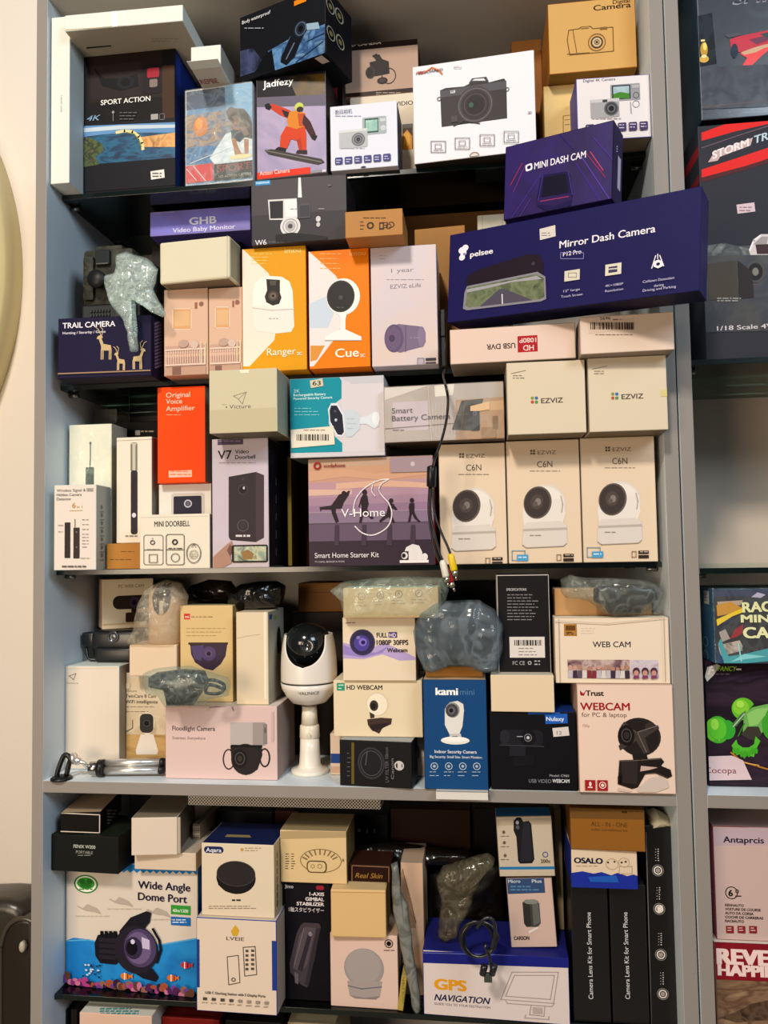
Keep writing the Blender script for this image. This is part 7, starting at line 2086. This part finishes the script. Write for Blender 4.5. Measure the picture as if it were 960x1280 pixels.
b.p([(895.6, 1224), (1015, 1229), (1015, 1330), (899, 1330)], nz(['7a5e48', '8e725a', '6a4e3c', 'a08468'], 22, stretch=(1, 1, 2.2))).p([(900, 1272), (925, 1262), (940, 1254), (960, 1250), (960, 1275), (940, 1276), (920, 1278)], nz(['3a2a22', '6a5240', '2a1e1a'], 70))
SUP['lb'] = b.top_z
AN.H += AN.Mw.translation.z - SUP['lb']
AN.Mw = Matrix.Translation((0, 0, SUP['lb'] - AN.Mw.translation.z)) @ AN.Mw

# ---------------------------------------------------------------- left of the cabinet
def disc():
    Yw = .47
    r0 = .66
    edge = at(28.7, 343, Yw)
    c = Vector((edge.x - r0, Yw, edge.z))
    r = empty('wall_disc', c, 'large round cream drum shaped wall panel at the left edge', 'wall panel')
    B0 = r.location
    T = .064
    bm = bmesh.new()
    add_lathe(bm, [(r0, 0), (r0, T * .86), (r0 - .004, T * .93), (r0 - .018, T)], c, (0, -1, 0), 160)
    obj('rim', bm, mat('d9cfa6', .6, 0, .3, .05, 10), r, base=B0)
    bm = bmesh.new()
    add_lathe(bm, [(r0 - .02, T - .001), (r0 - .024, T + .003), (.3, T + .004), (.0001, T + .004)], c, (0, -1, 0), 160)
    obj('face', bm, mat('f4e7bf', .55, 0, .3), r, base=B0)
disc()

def armchair():
    le = mat('241d18', .38, 0, .5, .25, 30)
    x1 = XLo - .004
    zt = at(10, 1121, .24).z
    r = empty('recliner_armchair', (x1 - .4, .22, ZF), 'dark brown leather armchair with a white button, beside the cabinet', 'armchair')
    B0 = r.location
    bm = bmesh.new()
    add_box(bm, (x1 - .16, .066, ZF + .06), (x1, .25, at(10, 1145, .25).z), .03, 4)
    obj('armrest', bm, le, r, smooth=True, base=B0, autos=60)
    # rolled arm top and the arched front panel with its piping
    def prism(pts, y0, y1, bev):
        bm = bmesh.new()
        f = [bm.verts.new((p.x, y0, p.z)) for p in pts]
        g = [bm.verts.new((p.x, y1, p.z)) for p in pts]
        n = len(pts)
        bm.faces.new(f)
        bm.faces.new(g[::-1])
        for k in range(n):
            bm.faces.new((f[k], g[k], g[(k + 1) % n], f[(k + 1) % n]))
        bmesh.ops.recalc_face_normals(bm, faces=bm.faces)
        bmesh.ops.bevel(bm, geom=[e for e in bm.edges if abs(e.verts[0].co.y - e.verts[1].co.y) < 1e-6], offset=bev, segments=4, affect='EDGES', profile=.5)
        return bm
    cap = lambda q: Vector((min(q.x, x1), q.y, q.z))
    roll = [cap(at(x, y, .075)) for x, y in ((-70, 1126), (-30, 1122), (0, 1121), (14, 1122), (26, 1126), (34, 1133), (39, 1144), (40, 1160), (40, 1200), (-70, 1200))]
    obj('arm_roll', prism(roll, .062, .135, .016), mat('3a332b', .3, 0, .5, .25, 30), r, smooth=True, base=B0, autos=50)
    arch = [cap(at(x, y, .05)) for x, y in ((3, 1420), (2, 1200), (3, 1182), (6, 1168), (12, 1156), (20, 1149.5), (29, 1147), (36, 1148), (42, 1151), (42, 1420))]
    fp = obj('front_panel', prism(arch, .046, .075, .006), mat('2a2119', .34, 0, .5, .15, 30), r, smooth=True, base=B0, autos=50)
    bm = bmesh.new()
    add_tube(bm, spline([Vector((q.x, .047, q.z)) for q in arch[:-1]], 5), .0034, 8)
    obj('piping', bm, mat('4a4136', .35, 0, .5), fp, base=B0)
    bm = bmesh.new()
    p = at(28.5, 1183, .04)
    add_lathe(bm, [(.0075, -.004), (.0075, .002), (.006, .0035), (.0001, .004)], p, (0, -1, 0), 24, sx=.6, sy=1.0)
    obj('button', bm, mat('b8b0a4', .3), fp, base=B0)
    bm = bmesh.new()
    add_box(bm, (x1 - .66, .06, ZF + .18), (x1 - .165, .3, ZF + .42), .03, 4)
    obj('seat', bm, le, r, smooth=True, base=B0, autos=60)
    bm = bmesh.new()
    add_box(bm, (x1 - .66, .27, ZF + .3), (x1 - .165, .36, zt - .06), .04, 5)
    obj('backrest', bm, le, r, smooth=True, base=B0, autos=60)
    bm = bmesh.new()
    add_box(bm, (x1 - .82, .065, ZF + .06), (x1 - .665, .25, zt - .03), .03, 4)
    obj('armrest', bm, le, r, smooth=True, base=B0, autos=60)
    for xx in (x1 - .78, x1 - .05):
        for yy in (.1, .22):
            bm = bmesh.new()
            add_lathe(bm, [(.02, 0), (.026, .065)], (xx, yy, ZF), (0, 0, 1), 16)
            obj('leg', bm, mat('15120f', .4), r, base=B0)
armchair()


# ---------------------------------------------------------------- card gives a little where boxes press together
def aabb(b):
    c = [b.Mw @ Vector((b.hi[0] + b.gap if i & 1 else b.lo[0] - b.gap, b.hi[1] + b.gap if i & 2 else b.lo[1] - b.gap - (.0015 if b.gap else 0), b.hi[2] if i & 4 else b.lo[2])) for i in range(8)]
    return [min(v[i] for v in c) for i in range(3)], [max(v[i] for v in c) for i in range(3)]


for b in ALL:
    if abs(b.yaw) < 10 and abs(b.roll) < 4:
        l, h = aabb(b)
        if h[0] < XRi + .06 and l[0] < 0 and l[0] < XLi + .0004 and abs(b.Y) < .4 and h[0] > XLi:
            b.lo[0] += XLi + .0004 - l[0]
        if l[0] < XRi and h[0] > XRi - .0004 and l[1] > -.004:
            b.hi[0] -= h[0] - XRi + .0004
        if l[0] > XS - .02 and l[0] < XRo + .0004:
            b.lo[0] += XRo + .0004 - l[0]
for p_ in range(2):
    for i in range(len(ALL)):
        for j in range(i + 1, len(ALL)):
            a, b = ALL[i], ALL[j]
            if max(abs(a.yaw), abs(b.yaw)) > 10 or max(abs(a.roll), abs(b.roll)) > 4:
                continue
            la, ha = aabb(a)
            lb, hb = aabb(b)
            ex = [min(ha[k], hb[k]) - max(la[k], lb[k]) for k in range(3)]
            if min(ex) <= 0.0002:
                continue
            fr, bk = (a, b) if la[1] < lb[1] else (b, a)
            g = .0004
            opts = []
            if ex[2] < .004:
                opts.append((ex[2], 2))
            if ex[0] < .03:
                opts.append((ex[0], 0))
            if fr.hi[1] - fr.lo[1] - ex[1] > .015:
                opts.append((ex[1], 1))
            if not opts:
                print('PRESS', a.meta[1], '|', b.meta[1], ex)
                continue
            k = min(opts)[1]
            if k == 2:
                (a if la[2] > lb[2] else b).lo[2] += ex[2] + g
            elif k == 1:
                fr.hi[1] -= ex[1] + g
            else:
                cf, cb = fr.Mw.translation.x, bk.Mw.translation.x
                if cb > cf:
                    bk.lo[0] += ex[0] + g
                else:
                    bk.hi[0] -= ex[0] + g

# ---------------------------------------------------------------- build every box
for b in ALL:
    b.build()
